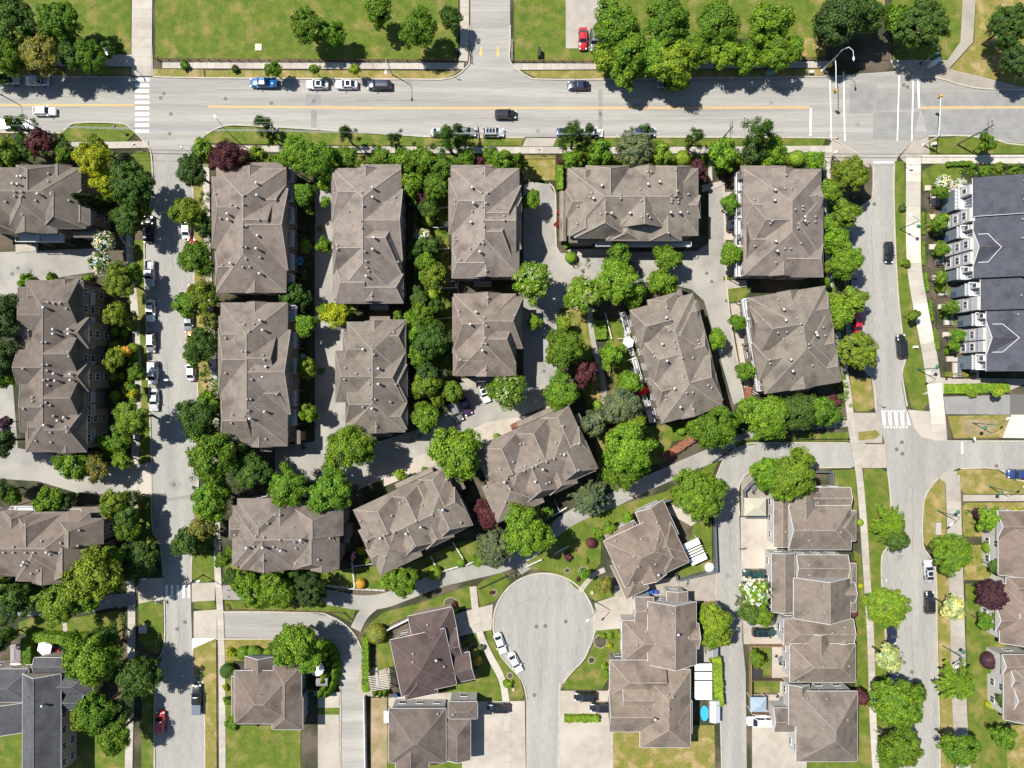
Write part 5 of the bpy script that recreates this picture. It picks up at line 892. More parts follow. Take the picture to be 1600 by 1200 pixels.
TREES = '''
-60 60 45 b g;15 88 30 b g;62 84 34 b s;112 84 26 b d;140 88 30 b g 5.5;168 78 14 b d 4;20 30 40 b d;95 35 36 b g;5 125 10 b d
289 102 9 b g;427 108 14 b g;492 108 10 b g;554 108 10 b l;368 108 7 b d;480 40 30 D g;520 52 22 b g;655 45 32 b g;705 30 20 b d;590 20 25 b g
945 88 24 b l;985 80 36 b g;975 114 26 b G;1022 88 34 b G;1052 100 36 b l;1085 82 30 b g;1060 128 18 b G;1132 80 30 b l;1168 90 24 b G;1215 84 30 b l;1240 74 20 b G;960 40 40 b g;1040 35 40 b g;1120 38 38 b g;1200 36 36 b G
1310 34 44 b D;1350 22 34 b d;1440 40 42 D d;1404 30 26 b g;1592 92 30 D D;1575 40 34 D d
62 222 22 b m;10 238 26 b Y;38 232 20 b d;100 242 16 b g;28 198 20 p g;95 228 14 b d;14 258 14 b g;145 252 30 b y;165 288 24 b y;150 230 20 b Y;205 286 38 D d;145 318 24 c D;178 300 18 b Y;200 342 27 b d;222 330 16 b Y
163 378 17 w w;158 412 19 w d;185 440 28 b Y;205 425 18 b g;182 492 22 b Y;203 500 14 b s;42 440 15 b G;80 434 9 b l;138 434 8 b l;24 470 16 b k;5 500 40 b D;0 560 32 b D;2 585 26 b g;0 690 26 b D;8 660 12 b p
300 268 27 b D;318 234 20 b G;358 246 30 b m;340 252 18 b m;413 198 20 p d;425 214 12 p d;400 243 17 b l;464 240 30 b G;500 250 32 b g;540 246 22 b g;541 210 17 p d;620 217 15 p D;632 250 24 b G;596 246 18 b g;382 262 8 b g;430 252 10 b g
700 218 27 p d;716 206 16 p D;727 248 20 b g;664 250 22 b G;690 260 20 b g;784 250 20 b G;765 240 13 b g;812 252 17 c g;768 268 10 b d;750 252 11 b m;640 262 15 b g
897 212 24 p d;920 208 18 p D;890 248 14 b G;908 238 14 b g;938 240 24 b g;926 248 9 o l;876 250 8 b m;990 232 32 D k;1006 204 16 p d;1034 240 20 b G;1067 247 12 o l;1086 218 19 p d;1090 263 15 b m;1098 278 10 b p;1130 240 26 b G;1125 268 8 b g;1142 276 8 b m;1145 288 6 b g;1186 212 30 p d;1178 238 22 b D;1208 238 24 b G;1245 247 12 o l;1272 250 17 b G;1105 248 6 b g
1330 272 30 b Y;1300 296 20 b G;1318 335 26 b Y;1296 350 18 b g;1305 372 22 b G;1322 406 29 b G;1300 415 14 b Y;1332 470 24 b Y;1312 492 24 b G;1290 440 10 b g;1294 460 9 b g;1340 548 33 D Y;1308 470 16 b l;1302 620 7 b m;1307 628 9 b m
292 332 27 b Y;318 350 20 b d;306 405 30 b g;318 464 28 b Y;290 478 22 b g;330 500 18 b s;314 540 29 b d;300 560 16 b g;310 654 34 b d;330 632 22 b g;332 715 44 b g;330 780 34 b G;316 820 26 b s;290 848 26 b d 4.5;392 735 32 b d;375 695 24 b D;448 762 34 b g;518 768 38 b g;545 700 40 b G;520 740 20 b g;330 690 26 b Y
205 652 31 b Y;188 690 18 b g;178 698 12 b g;190 720 16 b l;118 728 25 b g;150 732 22 b s;95 722 14 b g;178 540 8 o Y;195 520 6 o l;180 518 7 o Y;186 548 10 b y;198 548 10 b o;208 545 9 o G;178 562 18 b Y;176 588 7 o Y;190 588 7 b y;214 582 16 b g;204 604 10 b g;196 610 8 b o;180 618 8 o l;208 616 10 b y;182 628 9 b d;176 500 7 b g;150 715 10 b d;182 672 12 b d;165 692 14 b G
2 768 20 b d;18 775 16 b g;75 782 24 b g;105 785 16 b D;178 786 24 b Y;196 806 22 b d;205 778 16 b k;200 828 20 b g;150 900 46 b Y;172 872 24 b G;219 876 34 D d 4.4;92 945 34 b Y;130 940 25 b g;25 935 22 b d;10 958 20 b D;8 905 12 c l;22 905 12 c D;48 915 11 c D;80 912 10 c D;40 948 16 b d;0 1000 20 b d;15 992 14 b g
142 1032 44 b G;165 1000 26 b d;118 1010 22 b g;217 1056 37 D d;150 1112 32 b g;128 1122 20 b Y;190 1108 22 b D;178 1150 30 b g;100 1004 10 b G
475 303 20 b g;482 328 10 b g;505 290 12 b G;508 315 10 b G;507 385 15 b G;478 384 12 b G;455 460 20 b d;475 468 14 b d;524 490 24 b y;508 486 14 b G;477 508 20 b G;480 575 17 b Y;481 645 17 b G;502 580 6 b g;475 425 6 b k;474 434 5 b s;545 492 9 b g;500 358 6 b s;640 498 12 b G;622 492 10 b g
642 288 22 b G;682 290 24 D g;660 308 14 b m;671 325 18 b d;650 312 12 b g;668 345 11 o Y;660 372 15 w g;672 384 17 b d;655 385 18 b d;645 395 14 b d;665 408 18 b g;678 432 22 b Y;662 430 12 b g;650 455 12 b d;675 462 10 o l;655 470 18 b d;660 490 20 b g;680 480 14 b d;648 520 20 b G;673 532 32 b d;655 556 22 b g;690 545 18 b D;668 585 22 b D;665 602 24 b Y;690 585 12 b k;665 655 24 b G;682 622 14 b Y;708 612 19 b g;660 640 16 b g;625 742 12 b l;664 735 7 b g;776 682 5 o g
833 440 33 W G;830 312 16 b G;836 502 14 b g;882 545 34 b g;877 612 31 b g;916 582 21 b m;905 600 12 b m;793 612 31 W g;880 506 14 b l;712 708 46 b G;800 722 4 b g
912 460 32 W G;965 438 38 b G;990 462 22 b g;1034 442 24 b G;968 398 22 b g;1042 402 23 b g;1140 320 17 b g;1142 397 21 b G;1153 503 14 b g;1166 580 17 b g;1120 530 17 b G;955 552 20 b G;970 545 10 b g;932 634 8 o l;930 660 24 b k;970 635 32 b k;985 600 22 b G;965 612 14 b s;982 700 46 b G;972 735 34 b g;985 668 26 b l;950 680 14 b s;892 402 9 o G;880 365 10 b g;876 332 7 b r;876 350 10 b r;878 342 8 b r;1120 668 36 b g;1092 662 22 b G;1196 650 40 b G;1168 642 22 b g;1246 642 32 b d;1278 640 26 b g;1298 650 16 b g;1064 672 8 o g;935 505 6 b g
1090 772 46 D g;923 780 34 n k;822 832 42 b G;790 850 24 b g;775 855 33 D k;755 872 18 b g;764 806 22 b m;752 792 14 b m;777 811 8 b y;786 806 8 b p;838 792 12 b Y;838 770 10 b l;855 800 12 b g;838 788 4 b r;628 910 27 b g;610 905 14 b g;679 895 11 o Y;720 879 7 o g;603 910 9 o l;563 912 8 o o;395 920 30 b G;375 905 16 b g;432 922 32 b G;482 922 30 D D;455 900 16 b d;365 900 16 b d;348 875 14 b g;360 862 10 b g;565 860 9 b y;548 870 12 b p;575 875 8 b l
1238 742 36 b Y;1200 738 28 b G;1222 760 26 b G;1248 720 24 b l;1252 762 22 b G;1192 752 16 b g
466 1002 34 b G;450 1020 26 b g;482 1030 24 b G;440 1006 18 b g;380 1020 10 o g;395 1018 9 o G;402 1022 9 o g;420 1021 9 o g;362 1020 9 b y;355 1048 11 o d;362 1052 9 o k;352 1074 6 b y;357 1095 9 b G;365 1130 14 b g
588 990 15 o s;1115 970 28 b l;1125 990 22 b Y;1110 1000 16 b G;1180 925 24 w G;1172 958 20 b d;1188 962 20 b G;1160 940 12 b k;1182 1030 13 b G;1395 820 33 n G;1402 842 20 b d;1385 948 36 D l;1400 1098 44 D g;1430 1085 18 b d;1503 1072 35 n G;1487 865 34 D G;1550 928 26 D p;1490 950 20 W c;1388 1028 22 W c;1546 1032 13 o p;1345 1090 14 b m;1332 882 8 b m;1333 958 7 o m;1530 802 11 b p;1545 810 18 b G;1555 800 10 b g;1534 822 10 b l;1548 855 12 o g;1552 868 9 b Y;1555 885 12 b d;1528 918 9 b l;1540 972 14 b g;1560 960 12 b Y;1548 1046 9 b G;1548 1101 9 b y;1570 1095 14 b d;1545 1044 6 b y;1344 816 5 o l;1590 800 10 b y;1568 1150 20 b g;1345 915 5 b y;1408 1170 34 b g;1500 1170 30 b g
928 720 10 b d;945 655 9 b s;888 870 8 b m;924 848 8 o m;916 876 5 b G;1010 800 10 b g;950 826 14 b g;935 833 12 b G;980 810 12 b G;913 897 11 b g;943 914 14 b s;903 905 4 b m;953 992 7 b l;942 994 5 o g;952 1008 5 b y;970 994 5 o Y;943 1040 8 b l;948 1052 8 b g;741 1020 8 o s;745 1032 8 o o;752 1012 7 b k;745 1043 6 b k;794 1068 9 b l;711 945 6 b m;710 952 5 o l;734 1012 6 b s;768 926 4 b m;1075 1110 7 b y;1066 1050 5 b r
1470 346 15 b G;1464 360 9 b g;1472 388 13 b G;1463 398 9 b g;1470 432 12 b Y;1470 448 9 o G;1487 480 13 b g;1476 492 9 b G;1496 524 13 b G;1492 540 10 b g;1482 545 9 b g;1470 300 13 b g;1462 290 8 b g;1538 267 10 b g;1560 262 9 b Y;1520 260 6 b g;1474 285 12 w w;1500 288 10 w w;1519 615 9 b l;1560 612 10 b l;1410 325 7 b d;1414 411 9 b g;1428 492 11 b g;1543 224 14 b g;1536 212 8 b d;1585 262 8 b g
'''
for row in TREES.replace('\n', ';').split(';'):
    if row.strip():
        a = row.split(); tree(float(a[0]), float(a[1]), float(a[2]), a[3], a[4], float(a[5]) if len(a) > 5 else None)
# low leafy ground cover in the planting beds: nobody could count it
def cover_plants(poly, n, c, h=.5, leaf=.13):
    g = G(poly); xs = [p[0] for p in g]; ys = [p[1] for p in g]; pts = []
    def inside(x, y):
        r = False
        for i in range(len(g)):
            (x1, y1), (x2, y2) = g[i], g[i - 1]
            if (y1 > y) != (y2 > y) and x < (x2 - x1) * (y - y1) / (y2 - y1) + x1: r = not r
        return r
    while len(pts) < n:
        x, y = rng.uniform(min(xs), max(xs)), rng.uniform(min(ys), max(ys))
        if inside(x, y): pts.append((x, y))
    pos = []; nr = []
    for x, y in pts:
        r = rng.uniform(.25, .75); e = dirs(34, .6); e[:, 2] = np.abs(e[:, 2]); pos.append(np.array([x, y, .1]) + e * r * np.array([1, 1, h / .6]) * rng.uniform(.8, 1.05, (34, 1))); nr.append(e)
    o = link('ground_cover', leaf_mesh('ground_cover', np.concatenate(pos), np.concatenate(nr), leaf, M['leaf'], jitter=.4), color=COL[c]); tag(o, kind='stuff'); return o
GC = [([(636, 283), (700, 283), (704, 600), (690, 680), (645, 690), (640, 500)], 330, 'd'), ([(150, 470), (203, 470), (212, 640), (205, 715), (150, 715)], 170, 'g'), ([(312, 300), (328, 300), (342, 690), (315, 700)], 170, 'd'), ([(300, 700), (360, 690), (430, 740), (560, 770), (550, 790), (370, 780), (340, 870), (300, 870)], 200, 'd'),
      ([(320, 246), (815, 246), (815, 262), (320, 262)], 330, 'g'), ([(880, 245), (1290, 245), (1290, 262), (880, 262)], 240, 'g'), ([(880, 392), (940, 470), (1020, 450), (990, 395)], 30, 'd'), ([(462, 262), (492, 262), (492, 700), (464, 700)], 200, 'D'), ([(1284, 265), (1312, 265), (1318, 560), (1330, 640), (1300, 640), (1296, 450)], 220, 'g'),
      ([(900, 560), (1000, 560), (1040, 690), (940, 780), (900, 700)], 130, 'd'), ([(350, 890), (520, 895), (520, 915), (350, 912)], 120, 'g'), ([(1090, 650), (1320, 625), (1320, 668), (1100, 690)], 200, 'd'), ([(-40, 215), (110, 230), (200, 240), (180, 262), (-40, 262)], 130, 'g'), ([(-40, 765), (200, 790), (205, 900), (160, 930), (-40, 930), (150, 860), (150, 800)], 120, 'd'),
      ([(-60, 60), (190, 60), (190, 84), (-60, 84)], 150, 'd'), ([(940, 62), (1240, 62), (1240, 96), (940, 96)], 150, 'd'), ([(745, 770), (870, 790), (860, 840), (750, 870)], 100, 'd'), ([(870, 480), (905, 480), (905, 620), (872, 620)], 50, 'g'), ([(1500, 258), (1600, 258), (1600, 275), (1500, 275)], 60, 'g'), ([(1500, 790), (1560, 790), (1556, 900), (1520, 890)], 40, 'g')]
for a in GC: cover_plants(*a)
# hedges
def hedge(px0, py0, px1, py1, wpx, h, c='g', round_=False):
    a = Vector(P(px0, py0, h)[:2]); b_ = Vector(P(px1, py1, h)[:2]); d_ = b_ - a; L = d_.length; w_ = wpx * S; n = int(260 * (L * (w_ + 2 * h) + w_ * h) / 4) ; n = max(300, min(n, 6000))
    u = rng.uniform(-L / 2, L / 2, n); s = rng.uniform(-1, 1, n) * (w_ / 2 + h); top = np.abs(s) < w_ / 2
    v = np.where(top, s, np.sign(s) * w_ / 2); z = np.where(top, h, h - (np.abs(s) - w_ / 2)); bump = .12 * np.sin(u * 3.1) * np.sin(u * 1.3 + 1)
    pos = np.stack([u, v + rng.normal(0, .05, n) + np.sign(v) * bump * .6, z + rng.normal(0, .06, n) + bump], 1); nr = np.stack([np.zeros(n), np.where(top, 0, np.sign(s)), np.where(top, 1, .2)], 1)
    b = MB(); b.box(-L / 2, -w_ / 2 + .05, 0, L / 2, w_ / 2 - .05, h - .08)
    me = leaf_mesh('hedge', pos, nr, .14, M['leaf2'], core=(b.v, b.f), jitter=.5); ctr = (a + b_) / 2
    o = link('hedge', me, None, (ctr.x, ctr.y, 0), math.atan2(d_.y, d_.x), color=COL[c])
    return later(o, f'{"low" if h < 1.2 else "tall"} clipped {CN[c]} hedge', (px0 + px1) / 2, (py0 + py1) / 2, 'hedge', 'clipped hedges')
for q in ((875, 258, 875, 295, 9, 1.4, 'G'), (1035, 716, 1090, 682, 10, .9, 't'), (798, 668, 816, 660, 7, .7, 't'), (1170, 605, 1170, 622, 9, .9, 't'), (102, 1000, 160, 998, 14, 2.2, 'g'), (40, 996, 100, 1000, 14, 2.2, 'G'), (40, 998, 40, 1050, 14, 2.2, 'g'), (570, 996, 571, 1082, 10, 2.0, 'G'), (1120, 1028, 1124, 1104, 14, 2.2, 'l'),
          (882, 1124, 936, 1124, 9, 1.2, 'l'), (1478, 608, 1578, 606, 14, .8, 'G'), (938, 500, 940, 530, 16, 1.2, 'G'), (948, 566, 948, 580, 10, 1.0, 'G'), (340, 592, 340, 612, 8, 1.4, 'g'), (885, 378, 888, 386, 9, 1.0, 'G'), (500, 480, 560, 480, 8, .8, 's'), (205, 502, 205, 516, 9, 1.3, 'G'), (206, 540, 206, 572, 9, 1.3, 'G'), (206, 600, 206, 626, 9, 1.3, 'G'), (160, 708, 185, 712, 10, 1.2, 'G'),
          (660, 310, 662, 340, 6, 1.0, 's'), (660, 430, 664, 470, 7, 1.0, 'G'), (687, 335, 693, 352, 8, .9, 'G'), (1451, 332, 1452, 362, 4, .5, 's'), (1443, 332, 1443, 366, 4, .5, 'g'), (1443, 378, 1444, 414, 4, .5, 'g'), (1447, 426, 1450, 456, 4, .5, 'g'), (1453, 468, 1458, 502, 4, .5, 'g'), (1461, 514, 1466, 546, 4, .5, 'g'), (1478, 585, 1525, 586, 6, .8, 's'), (1480, 256, 1520, 254, 6, .9, 'g')):
    hedge(*q)
# cypress rows
for i in range(9): t = R(60 - i * 15); tree(497 + 27 * math.cos(t), 1048 - 42 * math.sin(t), 7.5, 't', 'G')
for q in ((505, 1062), (508, 1074), (501, 1084), (512, 1035), (500, 1020)): tree(*q, 8, 't', 'G')
for q in ((586, 1084), (594, 1086), (602, 1082)): tree(*q, 6, 't', 'g')
for i, q in enumerate(((3, 925), (22, 922), (48, 925))): tree(*q, 9, 't', 'd')
# ------------------------------------------------------------------ vehicles (nose along +x)
def loft(mb, st, nseg=14):
    """st: (x, half width, z bottom, z top); rounded cross sections"""
    n0 = len(mb.v); ang = [math.pi * k / nseg for k in range(nseg + 1)]
    for x, hw, zb, zt in st:
        for t in ang:
            c, s = math.cos(t), math.sin(t); mb.v.append((x, hw * math.copysign(abs(c) ** .38, c), zb + (zt - zb) * abs(s) ** .5))
    m = nseg + 1
    for i in range(len(st) - 1):
        for k in range(nseg): a = n0 + i * m + k; mb.f.append((a, a + 1, a + m + 1, a + m)); mb.m.append(0)
        mb.f.append((n0 + i * m, n0 + i * m + m, n0 + i * m + m + nseg, n0 + i * m + nseg)); mb.m.append(0)
    mb.f.append(tuple(n0 + k for k in range(m))[::-1]); mb.f.append(tuple(n0 + (len(st) - 1) * m + k for k in range(m))); mb.m += [0, 0]
CAR = {
 # length, half width, hood z, deck z, roof z, x of: windscreen base, roof front, roof rear, rear glass base
 'sedan': (4.7, .91, .98, 1.0, 1.43, .95, .28, -1.0, -1.75), 'suv': (4.8, .95, 1.12, 1.15, 1.72, 1.15, .55, -1.75, -2.2), 'hatch': (4.3, .89, 1.0, 1.05, 1.5, 1.0, .38, -1.35, -1.95),
 'van': (5.0, .98, 1.1, 1.2, 1.78, 1.55, .85, -2.05, -2.4), 'pickup': (5.7, .98, 1.15, 1.1, 1.8, 1.25, .65, -.55, -.95), 'truck_cap': (5.7, .98, 1.15, 1.1, 1.8, 1.25, .65, -.55, -.95)}
PROTO = {}
def car_meshes(kind):
    L, W, zh, zd, zr, xa, xb, xc, xd = CAR[kind]; h = L / 2; out = []
    b = MB()
    loft(b, [(-h, W * .62, .35, .75), (-h + .06, W * .82, .28, zd * .9), (-h + .22, W * .94, .24, zd * .98), (-h + .6, W, .22, zd), (xd, W, .22, zd + .02), (xa, W, .22, zh + .03), (h * .62, W * .99, .22, zh - .04), (h - .45, W * .95, .24, zh - .13), (h - .16, W * .84, .27, zh - .26), (h - .03, W * .66, .32, .66), (h, W * .55, .36, .58)])
    cab = MB(); wr = W * .74; wb_ = W * .9; zb = min(zh, zd) - .02
    P8 = [(xd, -wb_, zb), (xa, -wb_, zb), (xa, wb_, zb), (xd, wb_, zb), (xc, -wr, zr - .04), (xb, -wr, zr - .04), (xb, wr, zr - .04), (xc, wr, zr - .04)]
    cab.v = list(P8) + [(xc + .1, 0, zr + .02), (xb - .1, 0, zr)]
    cab.f = [(0, 1, 5, 4), (1, 2, 6, 5), (2, 3, 7, 6), (3, 0, 4, 7), (4, 5, 9, 8), (8, 9, 6, 7), (5, 6, 9), (4, 8, 7)]; cab.m = [0] * 8
    if kind in ('pickup', 'truck_cap'):
        b = MB(); loft(b, [(xd - .02, W, .25, zd + .02), (xa, W, .22, zh + .03), (h * .62, W * .99, .22, zh - .04), (h - .45, W * .95, .24, zh - .13), (h - .16, W * .84, .27, zh - .26), (h - .03, W * .66, .32, .66)])
        for s in (-1, 1): b.box(-h + .05, s * W * .98, .4, xd, s * (W * .98 - .12), zd + .06)
        b.box(-h, -W * .96, .4, -h + .1, W * .96, zd + .05); b.box(-h + .1, -W * .86, .5, xd, W * .86, .62)
    out.append(('body', b.mesh('body', M['paint'], True))); out.append(('cabin', cab.mesh('cabin', M['paint'])))
    def glass(name, q, shrink=.1, lift=.02):
        q = [Vector(p) for p in q]; c = sum(q, Vector()) / 4; n = (q[1] - q[0]).cross(q[3] - q[0]).normalized()
        if n.dot(c - Vector((0, 0, .8))) < 0: n = -n
        m = MB(); up = [c + (p - c) * (1 - shrink) + n * lift for p in q]; dn = [c + (p - c) * (1 - shrink) - n * .01 for p in q]
        m.face(up); 
        for i in range(4): m.face([dn[i], dn[(i + 1) % 4], up[(i + 1) % 4], up[i]])
        out.append((name, m.mesh(name, M['cglass'])))
    g = P8; glass('windscreen', (g[1], g[2], g[6], g[5]), .09); glass('rear_window', (g[3], g[0], g[4], g[7]), .12)
    for s, (i0, i1, i2, i3) in ((-1, (0, 1, 5, 4)), (1, (3, 2, 6, 7))):
        A, B, C, D = (Vector(g[k]) for k in (i0, i1, i2, i3)); md = .5
        glass('side_window', (A, A.lerp(B, md), D.lerp(C, md), D), .14); glass('side_window', (A.lerp(B, md), B, C, D.lerp(C, md)), .14)
    for s in (-1, 1):
        m = MB(); m.lathe([(.11, 0)] * 2, 6) if False else m.box(xa - .28, s * W * .97, zh - .02, xa - .08, s * (W + .2), zh + .13); out.append(('mirror', m.mesh('mirror', M['paint'])))
        m = MB(); m.box(h - .42, s * W * .88, zh - .34, h - .1, s * W * .55, zh - .2); out.append(('headlight', m.mesh('headlight', M['lampw'])))
        m = MB(); m.box(-h + .03, s * W * .84, zd - .32, -h + .2, s * W * .55, zd - .06); out.append(('taillight', m.mesh('taillight', M['lampr'])))
    if kind == 'truck_cap':
        m = MB(); m.box(-h + .06, -W * .94, zd + .07, xd, W * .94, zd + .16); out.append(('bed_cover', m.mesh('bed_cover', M['metal'])))
    return out
b = MB(); b.v = []; 
wm = MB(); 
for k in range(1):
    b = MB(); n = 16
    for y in (-.11, .11):
        for i in range(n): t = 2 * math.pi * i / n; b.v.append((.34 * math.cos(t), y, .34 * math.sin(t)))
    b.f = [tuple(range(n)), tuple(range(n, 2 * n))[::-1]] + [(i + n, (i + 1) % n + n, (i + 1) % n, i) for i in range(n)]; b.m = [0] * len(b.f)
WHEEL = b.mesh('wheel', M['tyre'])
b = MB()
for y in (-.125, .125):
    for i in range(10): t = 2 * math.pi * i / 10; b.v.append((.2 * math.cos(t), y, .2 * math.sin(t)))
b.f = [tuple(range(10)), tuple(range(10, 20))[::-1]]; b.m = [0, 0]; RIM = b.mesh('rim', M['rim'])
PC = dict(white=(.8, .8, .8), silver=(.46, .47, .49), grey=(.16, .165, .175), black=(.012, .013, .016), navy=(.014, .02, .05), blue=(.012, .10, .30), red=(.42, .015, .02), orange=(.7, .25, .02), green=(.015, .05, .04), purple=(.05, .02, .06), darkblue=(.02, .045, .15))
def car(px, py, ang, kind, colour, label, length=1.0, sunroof=0, roofcol=None, z=0.0):
    if kind not in PROTO: PROTO[kind] = car_meshes(kind)
    X, Y, _ = P(px, py, 1.0); root = empty('parked_car' if 'moving' not in label else 'car', (X, Y, z + .01), R(ang)); root.scale = (length, 1, 1)
    cat = {'pickup': 'pickup truck', 'truck_cap': 'pickup truck', 'van': 'van', 'suv': 'suv'}.get(kind, 'car'); tag(root, label, cat, 'cars on the streets and drives')
    for nm, me in PROTO[kind]: link(nm, me, root, color=(roofcol if (roofcol and nm == 'cabin') else PC[colour]))
    L = CAR[kind][0]
    for x in (-L * .29, L * .3):
        for s in (-1, 1): wh = link('wheel', WHEEL, root, (x, s * (CAR[kind][1] - .1), .34)); link('rim', RIM, wh)
    xb, xc, zr = CAR[kind][6], CAR[kind][7], CAR[kind][4]
    for i in range(sunroof):
        wd = (xb - xc - .3) / sunroof; m = MB(); x0 = xc + .15 + i * wd; m.box(x0 + .06, -.48, zr - .03, x0 + wd - .08, .48, zr + .035); m.build('sunroof', M['cglass'], root)
    if kind == 'suv':
        m = MB(); 
        for s in (-1, 1): m.bar((xc + .1, s * .62, zr + .03), (xb - .1, s * .62, zr + .03), .05, .05)
        m.build('roof_rail', M['black'], root)
    return root
w_ = 'on the main road'
CARS = [
 (12, 124, 0, 'hatch', 'silver', 'silver hatchback with glass roof, far left at the main road top kerb', 1, 1), (57, 125.5, 180, 'pickup', 'silver', 'silver and black pickup beneath the trees at the far left top kerb', .86), (411, 128.5, 180, 'pickup', 'blue', 'bright blue pickup with open bed parked at the top kerb', 1),
 (495, 131, 180, 'sedan', 'white', 'white sedan with sunroof, left one of the white pair at the top kerb', 1, 1), (541, 131, 180, 'sedan', 'white', 'white sedan with sunroof, right one of the white pair at the top kerb', 1, 1), (592, 132, 180, 'suv', 'navy', 'dark navy suv parked right of the two white sedans', 1.08), (904, 132.5, 180, 'sedan', 'navy', 'dark sedan parked alone at the top kerb right of the entrance drive', .98), (1044, 130, 180, 'sedan', 'grey', 'dark grey sedan half hidden below the big roadside trees', 1),
 (68, 173, 0, 'hatch', 'white', 'white hatchback moving right along the main road near the left edge', 1.1), (790, 178, 0, 'suv', 'black', 'black suv moving right in the middle of the main road', .95), (27, 194, 0, 'truck_cap', 'white', 'white pickup with covered bed at the bottom kerb, far left', 1.2), (690, 206, 0, 'sedan', 'silver', 'silver sedan behind a pine at the bottom kerb', 1), (727, 206, 0, 'suv', 'grey', 'dark grey suv just in front of the silver sedan at the bottom kerb', .95), (771, 206.5, 0, 'suv', 'silver', 'silver suv with striped glass roof at the bottom kerb', .95, 3), (887, 206, 0, 'sedan', 'darkblue', 'dark blue sedan behind the double pine at the bottom kerb', 1), (926, 207, 0, 'sedan', 'white', 'white sedan right of the double pine at the bottom kerb', .95), (1008, 206, 0, 'suv', 'darkblue', 'dark blue suv under the grey green tree at the bottom kerb', .93),
 (231, 358, 90, 'suv', 'black', 'black suv with roof rack at top of the left street', 1.18), (233, 427, -90, 'pickup', 'silver', 'silver pickup on the left side of the left street', .98), (234, 485, -90, 'sedan', 'white', 'white sedan below the silver pickup on the left street', 1), (235.5, 535, -90, 'suv', 'grey', 'grey suv with white roof panel on the left street', .9), (238, 582, -90, 'van', 'white', 'white minivan on the left side of the left street', 1), (240, 625, -90, 'sedan', 'silver', 'silver sedan below the white minivan, tail in tree shade', 1),
 (290, 355, 90, 'sedan', 'white', 'white sedan under a tree on the right side, left street', 1), (298, 390, 90, 'sedan', 'red', 'red sedan mostly hidden by a tree on the left street', 1), (299, 461, 90, 'sedan', 'red', 'red car peeping from behind a kerb tree, left street', 1), (294, 503, -90, 'sedan', 'grey', 'dark grey sedan just above the orange car', 1), (298, 531, 90, 'hatch', 'orange', 'orange hatchback under a dark tree on the left street', 1), (297.5, 578, 90, 'sedan', 'white', 'white sedan alone at the right kerb of the left street', 1), (307, 1093, 90, 'truck_cap', 'black', 'black pickup with silver bed cover at the bottom of the left street', 1.12), (250, 1130, 90, 'suv', 'red', 'red suv cut by the bottom edge on the left street', 1),
 (712, 642, -66, 'suv', 'grey', 'grey suv parked slanting in the courtyard tree shade', 1), (727, 634, -66, 'sedan', 'purple', 'dark purple car deep in shade beside the grey suv', .9), (757, 614, -72, 'sedan', 'white', 'white sedan with dark sunroof parked in the courtyard', .9, 1), (1, 672, 90, 'hatch', 'purple', 'purple car cut by the left edge beside the long block', 1), (1143, 350, 90, 'hatch', 'navy', 'dark blue hatchback on the pad left of the upper right block', .75),
 (1390, 394, -90, 'sedan', 'black', 'black sedan parked high on the right street verge side', .97), (1410, 541, 96, 'suv', 'black', 'black suv at the kerb above the grass bulb, right street', 1.06), (1325, 375, 90, 'sedan', 'black', 'black car showing between trees on the right street', 1), (1333, 441, 90, 'hatch', 'grey', 'dark car with light side under trees, right street', 1), (1341, 503, 90, 'sedan', 'red', 'red car half under trees on the right street', 1), (1452.5, 893, 94, 'sedan', 'silver', 'silver sedan with sunroof on the lower right street', 1, 1), (1453.5, 942, 90, 'suv', 'black', 'black suv below the silver sedan on the lower right street', 1), (1395, 990, -90, 'sedan', 'navy', 'dark navy car below the lime round tree', 1), (1396, 1046, -90, 'sedan', 'navy', 'dark navy car behind the cream leaved tree', 1), (1593, 741, 180, 'suv', 'darkblue', 'deep blue suv at the right edge side road', 1),
 (1180, 897, 180, 'suv', 'green', 'dark green wagon across the pad beside the alley', 1.06), (1195, 988.5, 0, 'suv', 'green', 'dark suv with gridded glass roof on the alley driveway', 1.08, 2), (1190, 1128, 180, 'van', 'white', 'white van with blue windscreen cut by the bottom edge', 1.2), (781.5, 1006, -70, 'sedan', 'white', 'upper white sedan parked on the cul-de-sac curve', .96), (805, 1036, -62, 'sedan', 'white', 'lower white sedan parked on the cul-de-sac curve', .98),
 (779, 1107, 180, 'suv', 'black', 'black suv on the drive at bottom centre', 1), (915, 1089, 180, 'suv', 'black', 'upper left dark suv of the pair right of the cul-de-sac neck', 1.02), (940, 1106, 180, 'suv', 'black', 'lower right dark suv of the pair right of the cul-de-sac neck', 1.02), (911, 60, -90, 'sedan', 'red', 'red car in the top car park beside the trees', 1), (929, 62, -90, 'suv', 'grey', 'dark suv in the top car park beside the trees', 1)]
for c in CARS: car(*c[:6], *(c[6:7] or (1,)), **({'sunroof': c[7]} if len(c) > 7 else {}), **({'roofcol': (.8, .8, .8)} if 'white roof panel' in c[5] else {}))
b = MB(); b.prism(G([(884, -200), (950, -200), (950, 76), (884, 76)]), 0, .14); tag(b.build('car_park', M['conc'], color=(.9, .9, .9)), kind='structure')
for o in list(col.objects):
    if o.get('label', '').endswith('top car park beside the trees'): o.location.z = .15

